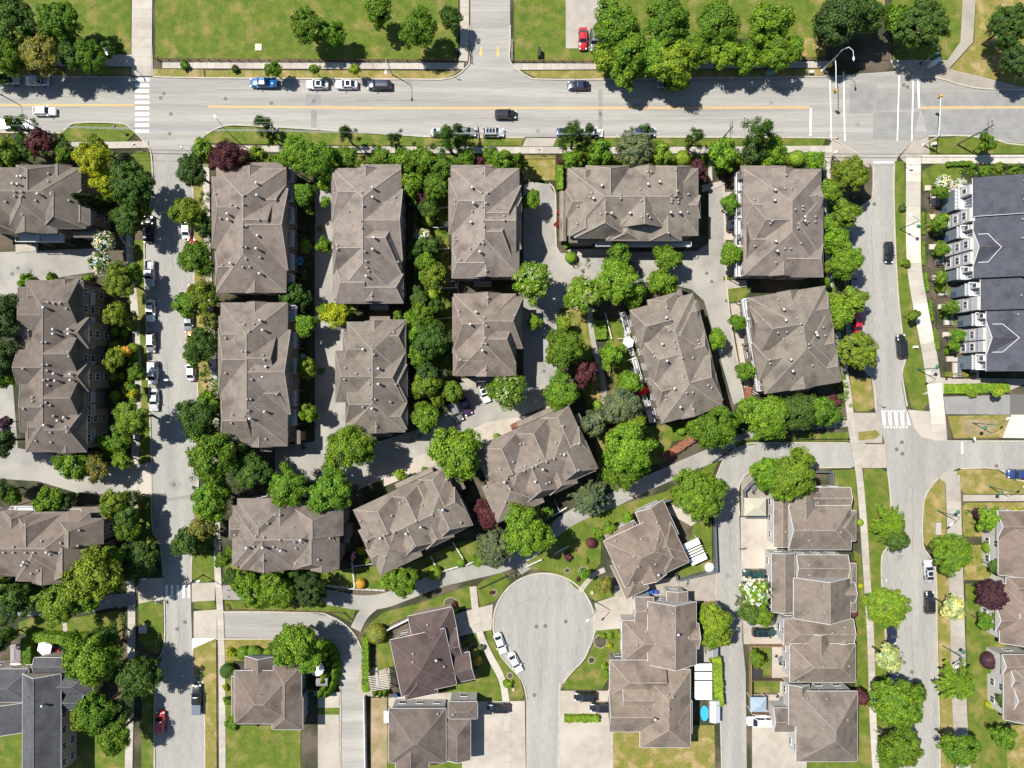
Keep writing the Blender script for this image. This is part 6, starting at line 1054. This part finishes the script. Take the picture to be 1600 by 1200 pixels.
# ------------------------------------------------------------------ street lamps, signals, poles and wires
def lamp(px, py, h, ang, arm, colour, style='curve', ped=None):
    """base at photo px,py; ang = direction of the arm in degrees, arm length in metres"""
    X, Y, _ = P(px, py, 0); root = empty('street_lamp', (X, Y, 0), R(ang)); c = colour
    m = MB(); m.lathe([(.2, 0), (.2, .25), (.11, .35), (.07, h - .8)], 10); m.build('pole', M['pole'], root, color=c)
    m = MB(); pts = [(0, 0, h - .9), (.06, 0, h - .4), (.35 * arm * .5, 0, h - .05), (arm * .6, 0, h + .12), (arm, 0, h + .08)]; m.tube(pts, [.07, .065, .055, .05, .04], 8); m.build('arm', M['pole'], root, color=c)
    m = MB(); m.lathe([(.06, 0), (.2, .03), (.24, .1), (.12, .17), (.04, .19)], 10, sx=1.9, sy=.9); hd = m.build('lamp_head', M['pole'], root, loc=(arm + .3, 0, h - .02), color=(.75, .75, .75) if ped is None else (.8, .8, .82))
    if ped is not None:
        m = MB(); m.tube([(0, 0, h * .6), (-.4, 0, h * .68), (-1.1, 0, h * .68)], [.05, .04, .035], 6); m.build('arm', M['pole'], root, color=c)
        m = MB(); m.lathe([(.05, .35), (.3, .2), (.42, .05), (.3, 0), (.05, -.08)][::-1], 12); m.build('lamp_shade', M['pole'], root, loc=(-1.2, 0, h * .68 - .05), color=c)
    return root
GR = (.015, .12, .085); GY = (.33, .34, .35); DK = (.03, .03, .035)
for px, py, ang in ((1405, 358, 150), (1433, 577, 200), (1520, 661, 35), (1545, 760, 30), (1465, 798, 215), (1473, 1009, 215)):
    later(lamp(px, py, 7.5, ang, 2.0, GR, ped=1), 'dark green double armed street lamp', px, py, 'street lamp', 'street lamps')
for px, py, h, ang, arm, c in ((613, 117, 7.5, -90, 2.6, GY), (382, 230, 9, 128, 3.4, DK), (192, 99, 7, -60, 1.2, GY), (925, 937, 7.5, 225, 2.2, GR), (326, 594, 8, 180, 4.6, GY), (318, 898, 8, 20, 2.4, DK), (2, 148, 8, -90, 2.0, GY), (1299, 245, 4, 200, .6, GY), (1440, 100, 4, 20, .6, GY)):
    later(lamp(px, py, h, ang, arm, c), 'slim grey street lamp' if c is GY else 'dark street lamp', px, py, 'street lamp', 'street lamps')
def signal_head(parent, loc, rz):
    m = MB(); m.box(-.2, -.16, -.55, .2, .16, .55); s = m.build('signal_head', mat('signal_yellow', (.62, .36, .03), rough=.5), parent, loc=loc); s.rotation_euler = (0, 0, rz)
    m = MB(); m.box(-.32, .17, -.68, .32, .21, .68); m.build('backboard', mat('backboard_yellow', (.6, .34, .03), rough=.6), s)
    for i, cc in enumerate(((.5, .02, .02), (.5, .3, .02), (.02, .3, .1))):
        m = MB(); m.tube([(0, -.14, .34 - .34 * i), (0, -.32, .34 - .34 * i)], [.12, .13], 8); m.build('lens_hood', M['black'], s)
def signal_mast(px, py, ang, arm, h, lamparm, label):
    X, Y, _ = P(px, py, 0); root = empty('traffic_signal_mast', (X, Y, 0)); tag(root, label, 'traffic signal', 'traffic signals at the junction')
    m = MB(); m.lathe([(.3, 0), (.3, .3), (.16, .45), (.11, h)], 10); m.build('pole', M['pole'], root, color=(.55, .57, .6))
    d_ = Vector((math.cos(R(ang)), math.sin(R(ang)))); m = MB(); m.tube([(0, 0, h - 1.2), (d_.x * arm * .3, d_.y * arm * .3, h - .9), (d_.x * arm, d_.y * arm, h - .8)], [.11, .09, .06], 8); m.build('mast_arm', M['pole'], root, color=(.55, .57, .6))
    signal_head(root, (d_.x * (arm - .3), d_.y * (arm - .3), h - 1.1), R(ang + 90)); signal_head(root, (.35, -.1, 3.2), R(ang))
    if lamparm:
        m = MB(); m.tube([(0, 0, h - .1), (.5, .6, h + .7), (1.6, .9, h + 1.2), (2.4, .2, h + 1.2), (2.6, -.9, h + 1.05)], [.09, .08, .07, .06, .05], 8); m.build('lamp_arm', M['pole'], root, color=(.55, .57, .6))
        m = MB(); m.lathe([(.06, 0), (.22, .04), (.22, .12), (.06, .18)], 10, sy=2); m.build('lamp_head', M['pole'], root, loc=(2.6, -1.3, h + .95), color=(.6, .62, .65))
    return root
signal_mast(1284, 111, -90, 7.2, 7.2, 1, 'grey signal mast with curved lamp arm on the top left junction corner'); signal_mast(1442, 227, 88, 8.4, 6.4, 0, 'grey signal mast reaching up over the road on the bottom right junction corner')
def ped(px, py):
    X, Y, _ = P(px, py, 0); root = empty('pedestrian_signal', (X, Y, 0)); m = MB(); m.lathe([(.14, 0), (.06, .2), (.06, 3)], 8); m.build('pole', M['pole'], root, color=GY)
    for a in (0, 90): m = MB(); m.box(-.2, .1, 2.4, .2, .35, 2.9); o = m.build('signal_box', M['black'], root); o.rotation_euler = (0, 0, R(a))
    later(root, 'short post with pedestrian signal boxes', px, py, 'pedestrian signal', 'traffic signals at the junction')
for q in ((1428, 109), (1294, 254), (190, 206), (1296, 100)): ped(*q)
def sign(px, py, rz=0, c=(.7, .7, .7)):
    X, Y, _ = P(px, py, 0); root = empty('road_sign', (X, Y, 0), R(rz)); m = MB(); m.box(-.03, -.03, 0, .03, .03, 2.6); m.build('pole', M['metal'], root)
    m = MB(); m.box(-.35, .03, 1.9, .35, .06, 2.6); m.build('sign_plate', M['pole'], root, color=c)
    later(root, 'small road sign on a thin post', px, py, 'road sign', 'road signs')
for q in ((218, 232, 0, (.7, .02, .02)), (292, 236, 90), (1415, 262, 20), (1372, 632, 0), (1512, 684, 90), (253, 936, 90), (709, 120, 0), (962, 217, 90), (842, 240, 0), (1363, 1138, 0), (1118, 232, 0), (1376, 902, 90)): sign(*q)
UP = [(92, 218), (451, 225), (751, 229), (1119, 228), (1495, 226)]
for i, (px, py) in enumerate(UP):
    X, Y, _ = P(px, py, 0); root = empty('utility_pole', (X, Y, 0)); h = 11
    m = MB(); m.lathe([(.19, 0), (.16, 4), (.12, h)], 10); m.build('pole', M['polewood'], root)
    if i != 2:
        for z in (h - .4, h - 1.5): m = MB(); m.box(-.06, -1.25, z - .07, .06, 1.25, z + .07); m.build('crossarm', M['polewood'], root)
        for y in (-1.1, -.4, .4, 1.1): m = MB(); m.lathe([(.05, h - .33), (.09, h - .25), (.05, h - .12)], 8, (0, y)); m.build('insulator', M['lampw'], root)
        if i in (1, 4): m = MB(); m.lathe([(.25, h - 3.2), (.28, h - 3.1), (.28, h - 2.2), (.2, h - 2.1)], 12, (.42, 0)); m.build('transformer', M['pole'], root, color=GY)
    if i == 2: m = MB(); m.tube([(0, 0, h - 1), (-.2, 1, h - .5), (-.3, 2.2, h - .4)], [.06, .05, .04], 6); m.build('lamp_arm', M['pole'], root, color=GY)
    later(root, 'tall wooden utility pole', px, py, 'utility pole', 'utility poles along the main road')
XS = [-500] + [q[0] for q in UP] + [2200]; YS = [218] + [q[1] for q in UP] + [228]
for j, (dy, z, r) in enumerate(((-1.1, 10.9, .022), (.4, 10.9, .022), (1.1, 10.9, .022), (-.3, 8.2, .045), (.25, 7.4, .035))):
    m = MB()
    for i in range(len(XS) - 1):
        a = Vector(P(XS[i], YS[i], 0)); c = Vector(P(XS[i + 1], YS[i + 1], 0)); pts = []
        for k in range(13): t = k / 12; p = a.lerp(c, t); pts.append((p.x, p.y + dy, z - 2.4 * t * (1 - t)))
        m.tube(pts, r, 4, cap=False)
    tag(m.build('overhead_wire', mat('wire', (.35, .36, .38), rough=.6)), f'{["top", "second", "third", "fourth thick", "bottom"][j]} overhead line strung between the wooden poles above the main road', 'power line', 'overhead wires')

# ------------------------------------------------------------------ fences
def fence(pts, h=1.2, step=2.0, m='trim', kind='rail', label=None, col_=None, z=0.0):
    g = resample(G(pts), step) if len(pts) == 2 else [p for i in range(len(pts) - 1) for p in resample(G(pts[i:i + 2]), step)[:(None if i == len(pts) - 2 else -1)]]
    root = empty('fence', (*g[0], z)); X0, Y0 = g[0]; g = [(x - X0, y - Y0) for x, y in g]; kw = dict(color=col_) if col_ else {}
    pm = MB(); pm.box(-.06, -.06, 0, .06, .06, h + .08); pme = pm.mesh('post', M[m])
    for x, y in g: link('post', pme, root, (x, y, 0), **kw)
    for a, c in zip(g[:-1], g[1:]):
        b = MB()
        if kind == 'rail':
            for zz in (.35, .7, h): b.bar((*a, zz), (*c, zz), .06, .07)
        elif kind == 'solid': b.bar((*a, h / 2), (*c, h / 2), .07, h - .1); b.bar((*a, h), (*c, h), .16, .06)
        b.build('rail' if kind == 'rail' else 'fence_panel', M[m], root, **kw)
    px = sum(p[0] for p in pts) / len(pts); py = sum(p[1] for p in pts) / len(pts)
    return later(root, label or f'{"white" if m == "trim" else "dark" if m in ("black", "pole") else "wooden"} {"rail" if kind == "rail" else "board"} fence', px, py, 'fence', 'fences round lawns and gardens')
for q in ([(244, 92), (249, 92), (249, 95.5)], [(250, 95.5), (500, 96.5), (713, 96.5)], [(803, 97), (940, 97.5)]): fence(q, 1.1, 2.1, 'wood', col_=(.8, .8, .75))
fence([(733, 68), (735, 98)], 1.0, 1.2, 'black'); fence([(800, 66), (800, 96)], 1.0, 2, 'trim'); fence([(1240, 93), (1300, 93)], 1.1, 2.1, 'black')
for q in ([(513, 913), (548, 918), (602, 921)], [(551, 874), (555, 918)], [(553, 884), (582, 879)], [(674, 868), (682, 885)], [(708, 846), (724, 872)], [(690, 892), (716, 884)], [(728, 882), (745, 874)], [(641, 884), (650, 898)], [(672, 901), (684, 896)], [(822, 884), (846, 873)], [(866, 864), (888, 852)], [(862, 806), (885, 792)], [(866, 780), (874, 798)], [(762, 824), (768, 832)], [(936, 740), (930, 756)],
          [(965, 530), (975, 529)], [(974, 565), (984, 562)], [(640, 320), (656, 320)], [(684, 327), (700, 325)], [(678, 357), (700, 356)], [(676, 391), (702, 389)], [(690, 451), (716, 450)], [(716, 434), (716, 458)], [(685, 499), (705, 497)], [(640, 620), (660, 618)], [(190, 370), (205, 390)], [(204, 368), (204, 412)]): fence(q, 1.1, 1.4, 'trim')
fence([(356, 943), (360, 951), (480, 954), (538, 956), (549, 967)], .9, 3, 'wood', col_=(.5, .5, .5)); fence([(190, 958), (192, 1000)], 1.0, 1.2, 'wood'); fence([(1160, 688), (1325, 685)], .8, 2.5, 'black', 'rail'); fence([(1144, 700), (1112, 722)], .9, 2.5, 'black'); fence([(748, 919), (791, 899)], .8, 3, 'black')
fence([(601, 984), (660, 955)], 1.5, 2.4, 'trim', 'solid'); fence([(571, 1085), (573, 1200)], 1.8, 2.4, 'trim', 'solid')
DG = (.13, .145, .16)
for q in ([(1114, 812), (1117, 890), (1056, 904), (1055, 896)], [(1014, 792), (1046, 779)], [(1160, 806), (1210, 806)], [(1163, 806), (1160, 766), (1168, 757), (1184, 742)], [(1296, 736), (1296, 762)], [(1268, 736), (1296, 736)]): fence(q, 1.8, 2.2, 'pole', 'solid', 'slate grey board fence', DG)
fence([(1170, 1006), (1170, 1110), (1208, 1112)], 1.7, 2.2, 'wood', 'solid'); fence([(1170, 1006), (1225, 1006)], 1.6, 2.2, 'wood', 'solid'); fence([(1170, 1059), (1232, 1059)], 1.6, 2.2, 'wood', 'solid', col_=(.5, .5, .55)); fence([(1088, 940), (1119, 938)], 1.4, 2, 'wood', 'rail'); fence([(478, 1068), (478, 1125)], 1.8, 2.2, 'wood', 'solid', col_=(1.1, 1.1, 1.1)); fence([(486, 1074), (505, 1075)], 1.8, 2.2, 'wood', 'solid')
fence([(945, 490), (955, 530)], 1.1, 1.6, 'trim'); fence([(1562, 262), (1600, 262)], 1.3, .6, 'black'); fence([(1521, 258), (1528, 276)], 1.1, 1.2, 'black')
# ------------------------------------------------------------------ garden and roadside furniture
def parasol(px, py, r, h, c, label, sides=6, z=0.0):
    X, Y, _ = P(px, py, h); root = empty('parasol', (X, Y, z), .3); tag(root, label, 'parasol', 'parasols and awnings')
    m = MB(); m.lathe([(.03, 0), (.03, h + .1)], 8); m.build('pole', M['metal'], root); m = MB(); n0 = [(r * math.cos(6.2832 * i / sides), r * math.sin(6.2832 * i / sides), h - .5) for i in range(sides)]
    for i in range(sides): m.face([n0[i], n0[(i + 1) % sides], (0, 0, h)]); m.face([n0[i], (n0[i][0], n0[i][1], h - .65), (n0[(i + 1) % sides][0], n0[(i + 1) % sides][1], h - .65), n0[(i + 1) % sides]])
    m.build('canopy', M['fabric'], root, color=c); m = MB(); m.lathe([(.3, 0), (.3, .08), (.05, .12)], 12); m.build('base', M['black'], root)
parasol(982.5, 535, 1.2, 3.0, (.85, .85, .85), 'white hexagonal parasol on the left terrace of the tilted block'); parasol(1005, 610, 1.1, 2.9, (.75, .02, .02), 'bright red parasol on the lower left terrace of the tilted block', 8)
parasol(67, 1014, 1.6, 2.6, (.85, .85, .85), 'large white hexagonal parasol inside the bottom left hedge'); parasol(22, 1042, 1.3, 2.6, (.85, .85, .85), 'white parasol at the bottom left corner beside the hedge'); parasol(494, 1047, 1.5, 2.6, (.85, .85, .85), 'white round parasol inside the cypress curve', 12)
def canopy(px, py, w, l, rot, h, strips, label, c=(.85, .85, .86)):
    X, Y, _ = P(px, py, h); root = empty('awning', (X, Y, 0), R(rot)); tag(root, label, 'awning', 'parasols and awnings'); w *= S * (H - h) / H; l *= S * (H - h) / H
    m = MB()
    for x in (-w / 2 + .1, w / 2 - .1):
        for y in (-l / 2 + .1, l / 2 - .1): m.box(x - .06, y - .06, 0, x + .06, y + .06, h - .05)
    m.build('post', M['trim'], root); m = MB()
    for y in (-l / 2, l / 2 - .1): m.box(-w / 2, y, h - .12, w / 2, y + .1, h)
    m.build('beam', M['trim'], root)
    for y0, y1 in strips: m = MB(); m.box(-w / 2, -l / 2 + l * y0, h + .02, w / 2, -l / 2 + l * y1, h + .06); m.build('canopy_panel', M['fabric'], root, color=c)
canopy(1086, 862, 26, 36, 25, 2.8, ((0, .3), (.36, .42), (.48, .54), (.6, .66), (.72, 1)), 'white striped pergola awning behind the angled house'); canopy(1099, 1065, 27, 56, 0, 3.0, ((0, .52), (.56, .76), (.8, 1)), 'large white three panel awning right of the bottom cul-de-sac house'); canopy(616, 1120, 32, 18, 0, 2.8, ((0, .45), (.5, 1)), 'white awning at the bottom edge left of the cul-de-sac')
def shed(px, py, w, l, rot, h, c, label, hip=True, name='shed'):
    X, Y, _ = P(px, py, h); k = S * (H - h) / H; w *= k / 2; l *= k / 2; root = empty(name, (X, Y, 0), R(rot)); tag(root, label, name.replace('_', ' '), 'garden sheds and gazebos')
    p = Piece(-w, -l, w, l, 'y' if l > w else 'x', 'h' if hip else 'g', 'h' if hip else 'g', h, .35); a, b_, c_, d_ = MB(), MB(), MB(), []; p.add(a, b_, c_, d_)
    a.build('roof', M['fabric'], root, color=c); b_.build('ridge_cap', M['fabric'], root, color=tuple(x * 1.15 for x in c)); m = MB()
    if name == 'gazebo':
        for x in (-w + .15, w - .15):
            for y in (-l + .15, l - .15): m.box(x - .06, y - .06, 0, x + .06, y + .06, h)
        m.build('post', M['trim'], root)
    else:
        m.box(-w + .15, -l + .15, 0, w - .15, l - .15, h - .1); m.build('wall', M['siding'], root, color=(1.1, 1.1, 1.1)); m = MB(); m.box(-.4, -l + .1, 0, .4, -l + .145, 1.9); m.build('door', M['wood'], root)
shed(1180, 792, 34, 28, 0, 2.6, (.38, .36, .28), 'beige four sided gazebo in the fenced patio by the alley', name='gazebo'); shed(1185, 1101, 25, 23, 0, 2.5, (.25, .32, .38), 'blue grey gazebo at the bottom of the alley patio', name='gazebo'); shed(1203, 946, 29, 24, 0, 2.5, (.16, .16, .2), 'charcoal shed beside the white flowering tree', False); shed(1113, 1016, 18, 20, 0, 2.2, (.24, .24, .25), 'small grey shed at the top of the alley hedge', False); shed(1117, 1112, 16, 34, 0, 2.2, (.42, .44, .48), 'pale grey shed below the alley hedge', False); shed(24, 1022, 16, 30, 0, 2.4, (.25, .22, .22), 'small brown shed left of the bottom left hedge'); shed(503, 1066, 18, 12, 0, 2.2, (.2, .19, .2), 'dark little shed inside the cypress curve', False); shed(1023, 796, 18, 12, 25, 2.2, (.12, .16, .22), 'dark blue panelled shed above the angled house', False); shed(1168, 404, 8, 14, 0, 1.4, (.4, .4, .4), 'small grey storage box by the upper right block', False)
def pergola(px, py, w, l, rot):
    X, Y, _ = P(px, py, 2.6); root = empty('pergola', (X, Y, 0), R(rot)); tag(root, 'weathered slatted pergola left of the dark brown house', 'pergola'); w *= S / 2; l *= S / 2; m = MB()
    for x in (-w, w):
        for y in (-l, l): m.box(x - .07, y - .07, 0, x + .07, y + .07, 2.5)
    m.build('post', M['wood'], root)
    for x in (-w, w): m = MB(); m.box(x - .06, -l - .3, 2.5, x + .06, l + .3, 2.66); m.build('beam', M['wood'], root)
    n = int(2 * l / .36)
    for i in range(n): y = -l + i * .36; m = MB(); m.box(-w - .3, y, 2.67, w + .3, y + .12, 2.78); m.build('slat', M['fabric'], root, color=(.5, .45, .4))
pergola(592, 1064, 26, 26, 8)
def bin_(px, py, c, label):
    X, Y, _ = P(px, py, 1); root = empty('wheelie_bin', (X, Y, .1)); tag(root, label, 'bin', 'wheelie bins'); m = MB(); m.box(-.24, -.28, .08, .24, .28, .95, taper=-.04); m.build('body', M['fabric'], root, color=c); m = MB(); m.box(-.31, -.36, .96, .31, .34, 1.04); m.build('lid', M['fabric'], root, color=tuple(x * .8 for x in c)); m = MB(); m.tube([(-.2, .3, .1), (.2, .3, .1)], .1, 8); m.build('wheel', M['tyre'], root)
for q in ((1204, 873, DK, 'dark bin, top of three beside the second tan house'), (1204, 879, (.02, .3, .12), 'green bin in the middle of three beside the second tan house'), (1204, 885, (.02, .15, .4), 'blue bin, lowest of three beside the second tan house'), (1011, 925, (.03, .4, .25), 'green bin, leftmost behind the grey cul-de-sac house'), (1017, 925, (.02, .12, .6), 'bright blue bin beside the green one, grey cul-de-sac house'), (1025, 925, (.02, .1, .5), 'blue bin at the right end, grey cul-de-sac house'), (493, 1084, (.1, .35, .35), 'teal bin inside the cypress curve'), (1175, 975, (.02, .12, .4), 'blue bin under the bushes above the gridded roof suv'), (618, 1087, (.02, .1, .35), 'blue bin beside the pergola'), (466, 1127, (.05, .3, .15), 'green bin behind the alley corner house'), (473, 1127, (.02, .2, .5), 'blue bin behind the alley corner house')): bin_(*q)
def blob(name, px, py, prof, c, label, cat, seg=16, sx=1, sy=1, rz=0, z=0.0, mt='fabric', parts=()):
    X, Y, _ = P(px, py, 0); root = empty(name, (X, Y, z), rz); tag(root, label, cat); m = MB(); m.lathe(prof, seg, sx=sx, sy=sy); m.build('body', M[mt], root, color=c)
    for nm, pr, cc in parts: m = MB(); m.lathe(pr, seg, sx=sx, sy=sy); m.build(nm, M['fabric'], root, color=cc)
blob('trampoline', 1180, 1050, [(1.2, .6), (1.25, .62), (1.25, .7), (1.15, .72)], (.03, .03, .035), 'round black trampoline below the small tree in the alley patio', 'trampoline', 20, parts=[('legs', [(1.1, 0), (1.1, .58)], (.3, .3, .3))]); blob('paddling_pool', 1100, 1113, [(.7, 0), (.82, .2), (.8, .45), (.6, .35), (.5, .2)], (.02, .28, .62), 'bright blue covered pool beside the pale grey shed', 'pool', 18, 1, 1.9, parts=[('rim', [(.8, .4), (.86, .47), (.8, .52)], (.03, .35, .7))])
blob('garden_dome', 1108, 886, [(1.0, 0), (.95, .5), (.6, .95), (.1, 1.1)], (.8, .8, .8), 'white dome tucked in the corner of the slate fence', 'dome', 16, parts=[('skirt', [(1.05, 0), (1.05, .1)], (.6, .6, .6))]); blob('garden_pool', 470, 408, [(.6, 0), (.65, .35), (.5, .4)], (.03, .25, .6), 'blue round tub in the shade right of the first upper block', 'tub', 16, 1, 1.4, parts=[('rim', [(.64, .36), (.68, .42)], (.05, .3, .6))]); blob('garden_pool', 475, 557, [(.55, 0), (.6, .35), (.5, .4)], (.2, .4, .5), 'pale blue round tub in the shade right of the first lower block', 'tub', 16, 1, 1.1, parts=[('rim', [(.6, .36), (.64, .42)], (.3, .5, .6))])
def boxed(name, px, py, w, l, h, c, label, cat, rot=0, top=None, z=0.1):
    X, Y, _ = P(px, py, h); root = empty(name, (X, Y, z), R(rot)); tag(root, label, cat); w *= S / 2; l *= S / 2; m = MB(); m.box(-w, -l, 0, w, l, h, taper=.03); m.build('body', M['fabric'], root, color=c); m = MB(); m.box(-w * .9, -l * .9, h, w * .9, l * .9, h + .05); m.build('lid', M['fabric'], root, color=top or tuple(x * 1.2 for x in c))
for q in ((222, 984, 11, 11, .7, (.4, .4, .4), 'square grey utility box on the verge below the left zebra', 'utility box'), (1466, 826, 9, 20, .6, (.3, .27, .24), 'long grey service box on the lower right verge', 'utility box'), (1432, 542, 5, 3.5, .9, (.7, .75, .7), 'small white green service cabinet on the right street verge', 'utility box'), (1461, 224, 6, 4, .9, (.6, .62, .62), 'white control box at foot of the bottom right signal mast', 'utility box'), (1268, 112, 7, 4, .8, (.5, .5, .45), 'grey box on the dry verge left of the junction', 'utility box'), (1208, 109, 16, 5.5, 2.2, (.1, .2, .17), 'green glass bus shelter in the shade of roadside trees', 'bus shelter'), (1465, 94, 12, 6, 2.6, (.45, .5, .55), 'pale kiosk at the path corner above the junction', 'kiosk'), (1209, 778, 7, 9, .9, (.75, .75, .75), 'upper white air conditioner beside the top tan house', 'air conditioner'), (1209, 788, 7, 9, .9, (.75, .75, .75), 'lower white air conditioner beside the top tan house', 'air conditioner'), (925, 926, 5, 5, .5, (.35, .3, .2), 'small tan service lid on the lawn right of the cul-de-sac', 'service lid'), (802, 1077, 5, 6, .3, (.3, .25, .18), 'small tan service lid below the white sedans', 'service lid'), (713, 78, 5, 5, 1.2, DK, 'black litter bin beside the entrance walk at the top', 'litter bin'), (1482, 349, 5, 6, .7, (.12, .14, .2), 'dark patio chair at the second row house door', 'chair'), (1488, 363, 6, 6, .7, (.2, .22, .28), 'grey patio chair below the second row house door', 'chair'), (1492, 427, 5, 6, .7, (.15, .18, .28), 'dark patio table at the fourth row house', 'table'), (1502, 452, 6, 5, .7, (.15, .17, .25), 'dark patio chair at the fifth row house', 'chair'), (1514, 555, 6, 7, .7, (.1, .09, .12), 'black barbecue outside the last row house', 'barbecue'), (1514, 569, 8, 6, .7, (.4, .42, .45), 'grey patio set at the bottom row house corner', 'patio set'), (404, 74, 11, 11, .12, (.5, .4, .3), 'pale square slab in the middle of the top lawn', 'slab'), (843, 80, 4, 14, 1.6, DK, 'dark upright stone marker on the right top lawn', 'marker'), (1075, 1043, 5, 5, .6, (.6, .6, .6), 'white table beside the bottom cul-de-sac house', 'table')):
    px, py, w, l, h, c, lb, ct = q; boxed(ct.replace(' ', '_'), px, py, w, l, h, c, lb, ct, rot={1208: 8, 1465: 32}.get(px, 0))
# bench by the footpath, small tables and chairs on terraces, bicycles
X, Y, _ = P(951, 582); t = empty('park_bench', (X, Y, .2), R(90)); tag(t, 'dark park bench facing the garden footpath', 'bench')
for i in range(4): m = MB(); m.box(-.85, -.2 + i * .11, .42, .85, -.12 + i * .11, .46); m.build('slat', M['wood'], t)
for i in range(2): m = MB(); m.box(-.85, .26, .55 + i * .18, .85, .3, .67 + i * .18); m.build('slat', M['wood'], t)
for x in (-.75, .75): m = MB(); m.box(x - .04, -.2, 0, x + .04, .3, .42); m.build('leg', M['black'], t)
def patio_set(px, py, label, c=(.05, .05, .06), tc=(.12, .12, .13), z=.2):
    X, Y, _ = P(px, py, z + .7); root = empty('patio_table', (X, Y, z)); tag(root, label, 'patio table', 'terrace tables'); m = MB(); m.lathe([(.55, .7), (.6, .72), (.58, .75)], 14); m.build('tabletop', M['fabric'], root, color=tc); m = MB(); m.lathe([(.25, 0), (.04, .1), (.04, .7)], 8); m.build('leg', M['black'], root)
    for i in range(3):
        a = i * 2.1 + .5; ch = empty('patio_chair', (X + .95 * math.cos(a), Y + .95 * math.sin(a), z), a); later(ch, 'dark terrace chair', px + 7 * math.cos(a), py - 7 * math.sin(a), 'chair', 'terrace chairs')
        m = MB(); m.box(-.25, -.25, .4, .25, .25, .45); m.build('seat', M['fabric'], ch, color=c); m = MB(); m.box(.2, -.25, .45, .26, .25, .9); m.build('backrest', M['fabric'], ch, color=c)
        for x in (-.2, .2):
            for y in (-.2, .2): m = MB(); m.box(x - .02, y - .02, 0, x + .02, y + .02, .4); m.build('leg', M['black'], ch)
patio_set(976, 505, 'dark terrace table, topmost left terrace of the tilted block', z=.55); patio_set(994, 580, 'dark terrace table between the white and red parasols', z=.55); patio_set(1008, 640, 'dark terrace table on the lowest terrace of the tilted block', z=.55); patio_set(1220, 1030, 'dark table in the alley patio garden'); patio_set(1222, 1093, 'dark table on the white deck at the alley bottom'); patio_set(1178, 762, 'dark table set under the wide yellow green tree'); patio_set(698, 350, 'pale table at the left side of the third upper block', tc=(.6, .6, .6)); patio_set(88, 1018, 'small red topped table near the large white parasol', tc=(.5, .03, .04))
for px, py, lb in ((1153, 328, 'upper'), (1153, 370, 'lower')): patio_set(px, py, f'{lb} dark table on the white decks of the upper right block', z=4.65)
patio_set(1175, 552, 'dark table on the white deck of the lower right block', z=4.65)
def bike(px, py, rz, label):
    X, Y, _ = P(px, py, .5); root = empty('bicycle', (X, Y, .12), rz); tag(root, label, 'bicycle', 'bicycles')
    for x in (-.5, .5):
        m = MB(); pts = [(x + .33 * math.cos(t * .5236), 0, .34 + .33 * math.sin(t * .5236)) for t in range(13)]; m.tube(pts, .025, 5, cap=False); m.build('wheel', M['tyre'], root)
    m = MB(); m.tube([(-.5, 0, .34), (-.1, 0, .8), (.38, 0, .82), (0, 0, .34), (-.5, 0, .34)], .025, 6); m.tube([(.5, 0, .34), (.38, 0, .95), (.4, -.25, 1.0)], .02, 6); m.tube([(.38, 0, .95), (.4, .25, 1)], .02, 6); m.build('frame', M['black'], root); m = MB(); m.box(-.28, -.07, .84, -.02, .07, .9); m.build('saddle', M['black'], root)
bike(1161, 857, .2, 'black bicycle standing at the alley edge of the tan driveway'); bike(1074, 910, 1.4, 'bicycle leaning by the slate fence behind the angled house')
# stone rings round small verge trees, garden beds
for i, (px, py, r) in enumerate(((772, 925, 4.5), (704, 943, 10), (886, 891, 4), (797, 1055, 4.8), (924, 1031, 5), (925, 848, 3), (938, 1002, 10), (912, 893, 8), (740, 1015, 9))):
    X, Y, _ = P(px, py); root = empty('stone_ring', (X, Y, .15)); n = max(10, int(6.28 * r * S / .32)); rm = r * S; me = None
    m = MB(); m.lathe([(rm - .1, 0), (rm - .1, .035)], 18); m.build('planting_bed', M['soil'], root); m = MB(); m.box(-.09, -.12, -.05, .09, .12, .13, taper=.02); me = m.mesh('stone', M['kerb'])
    for k in range(n): a = 6.2832 * k / n; link('stone', me, root, (rm * math.cos(a), rm * math.sin(a), 0), a)
    later(root, 'ring of pale edging stones round a small bed', px, py, 'stone ring', 'stone edging rings')
for (px, py) in ((1152, 366), (1155, 500)): pass
# bollards at the path ends
for px, py in ((803, 898), (811, 896), (357, 921), (357, 931), (1126, 711), (1134, 705), (1318, 653), (1320, 665), (190, 947)):
    X, Y, _ = P(px, py); root = empty('bollard', (X, Y, .19)); m = MB(); m.lathe([(.09, 0), (.08, .85), (.03, .92)], 8); m.build('post', M['pole'], root, color=(.6, .6, .58)); m = MB(); m.lathe([(.095, .6), (.095, .7)], 8); m.build('reflector_band', M['lampr'], root); later(root, 'short bollard at a footpath end', px, py, 'bollard', 'bollards')
finish_labels()
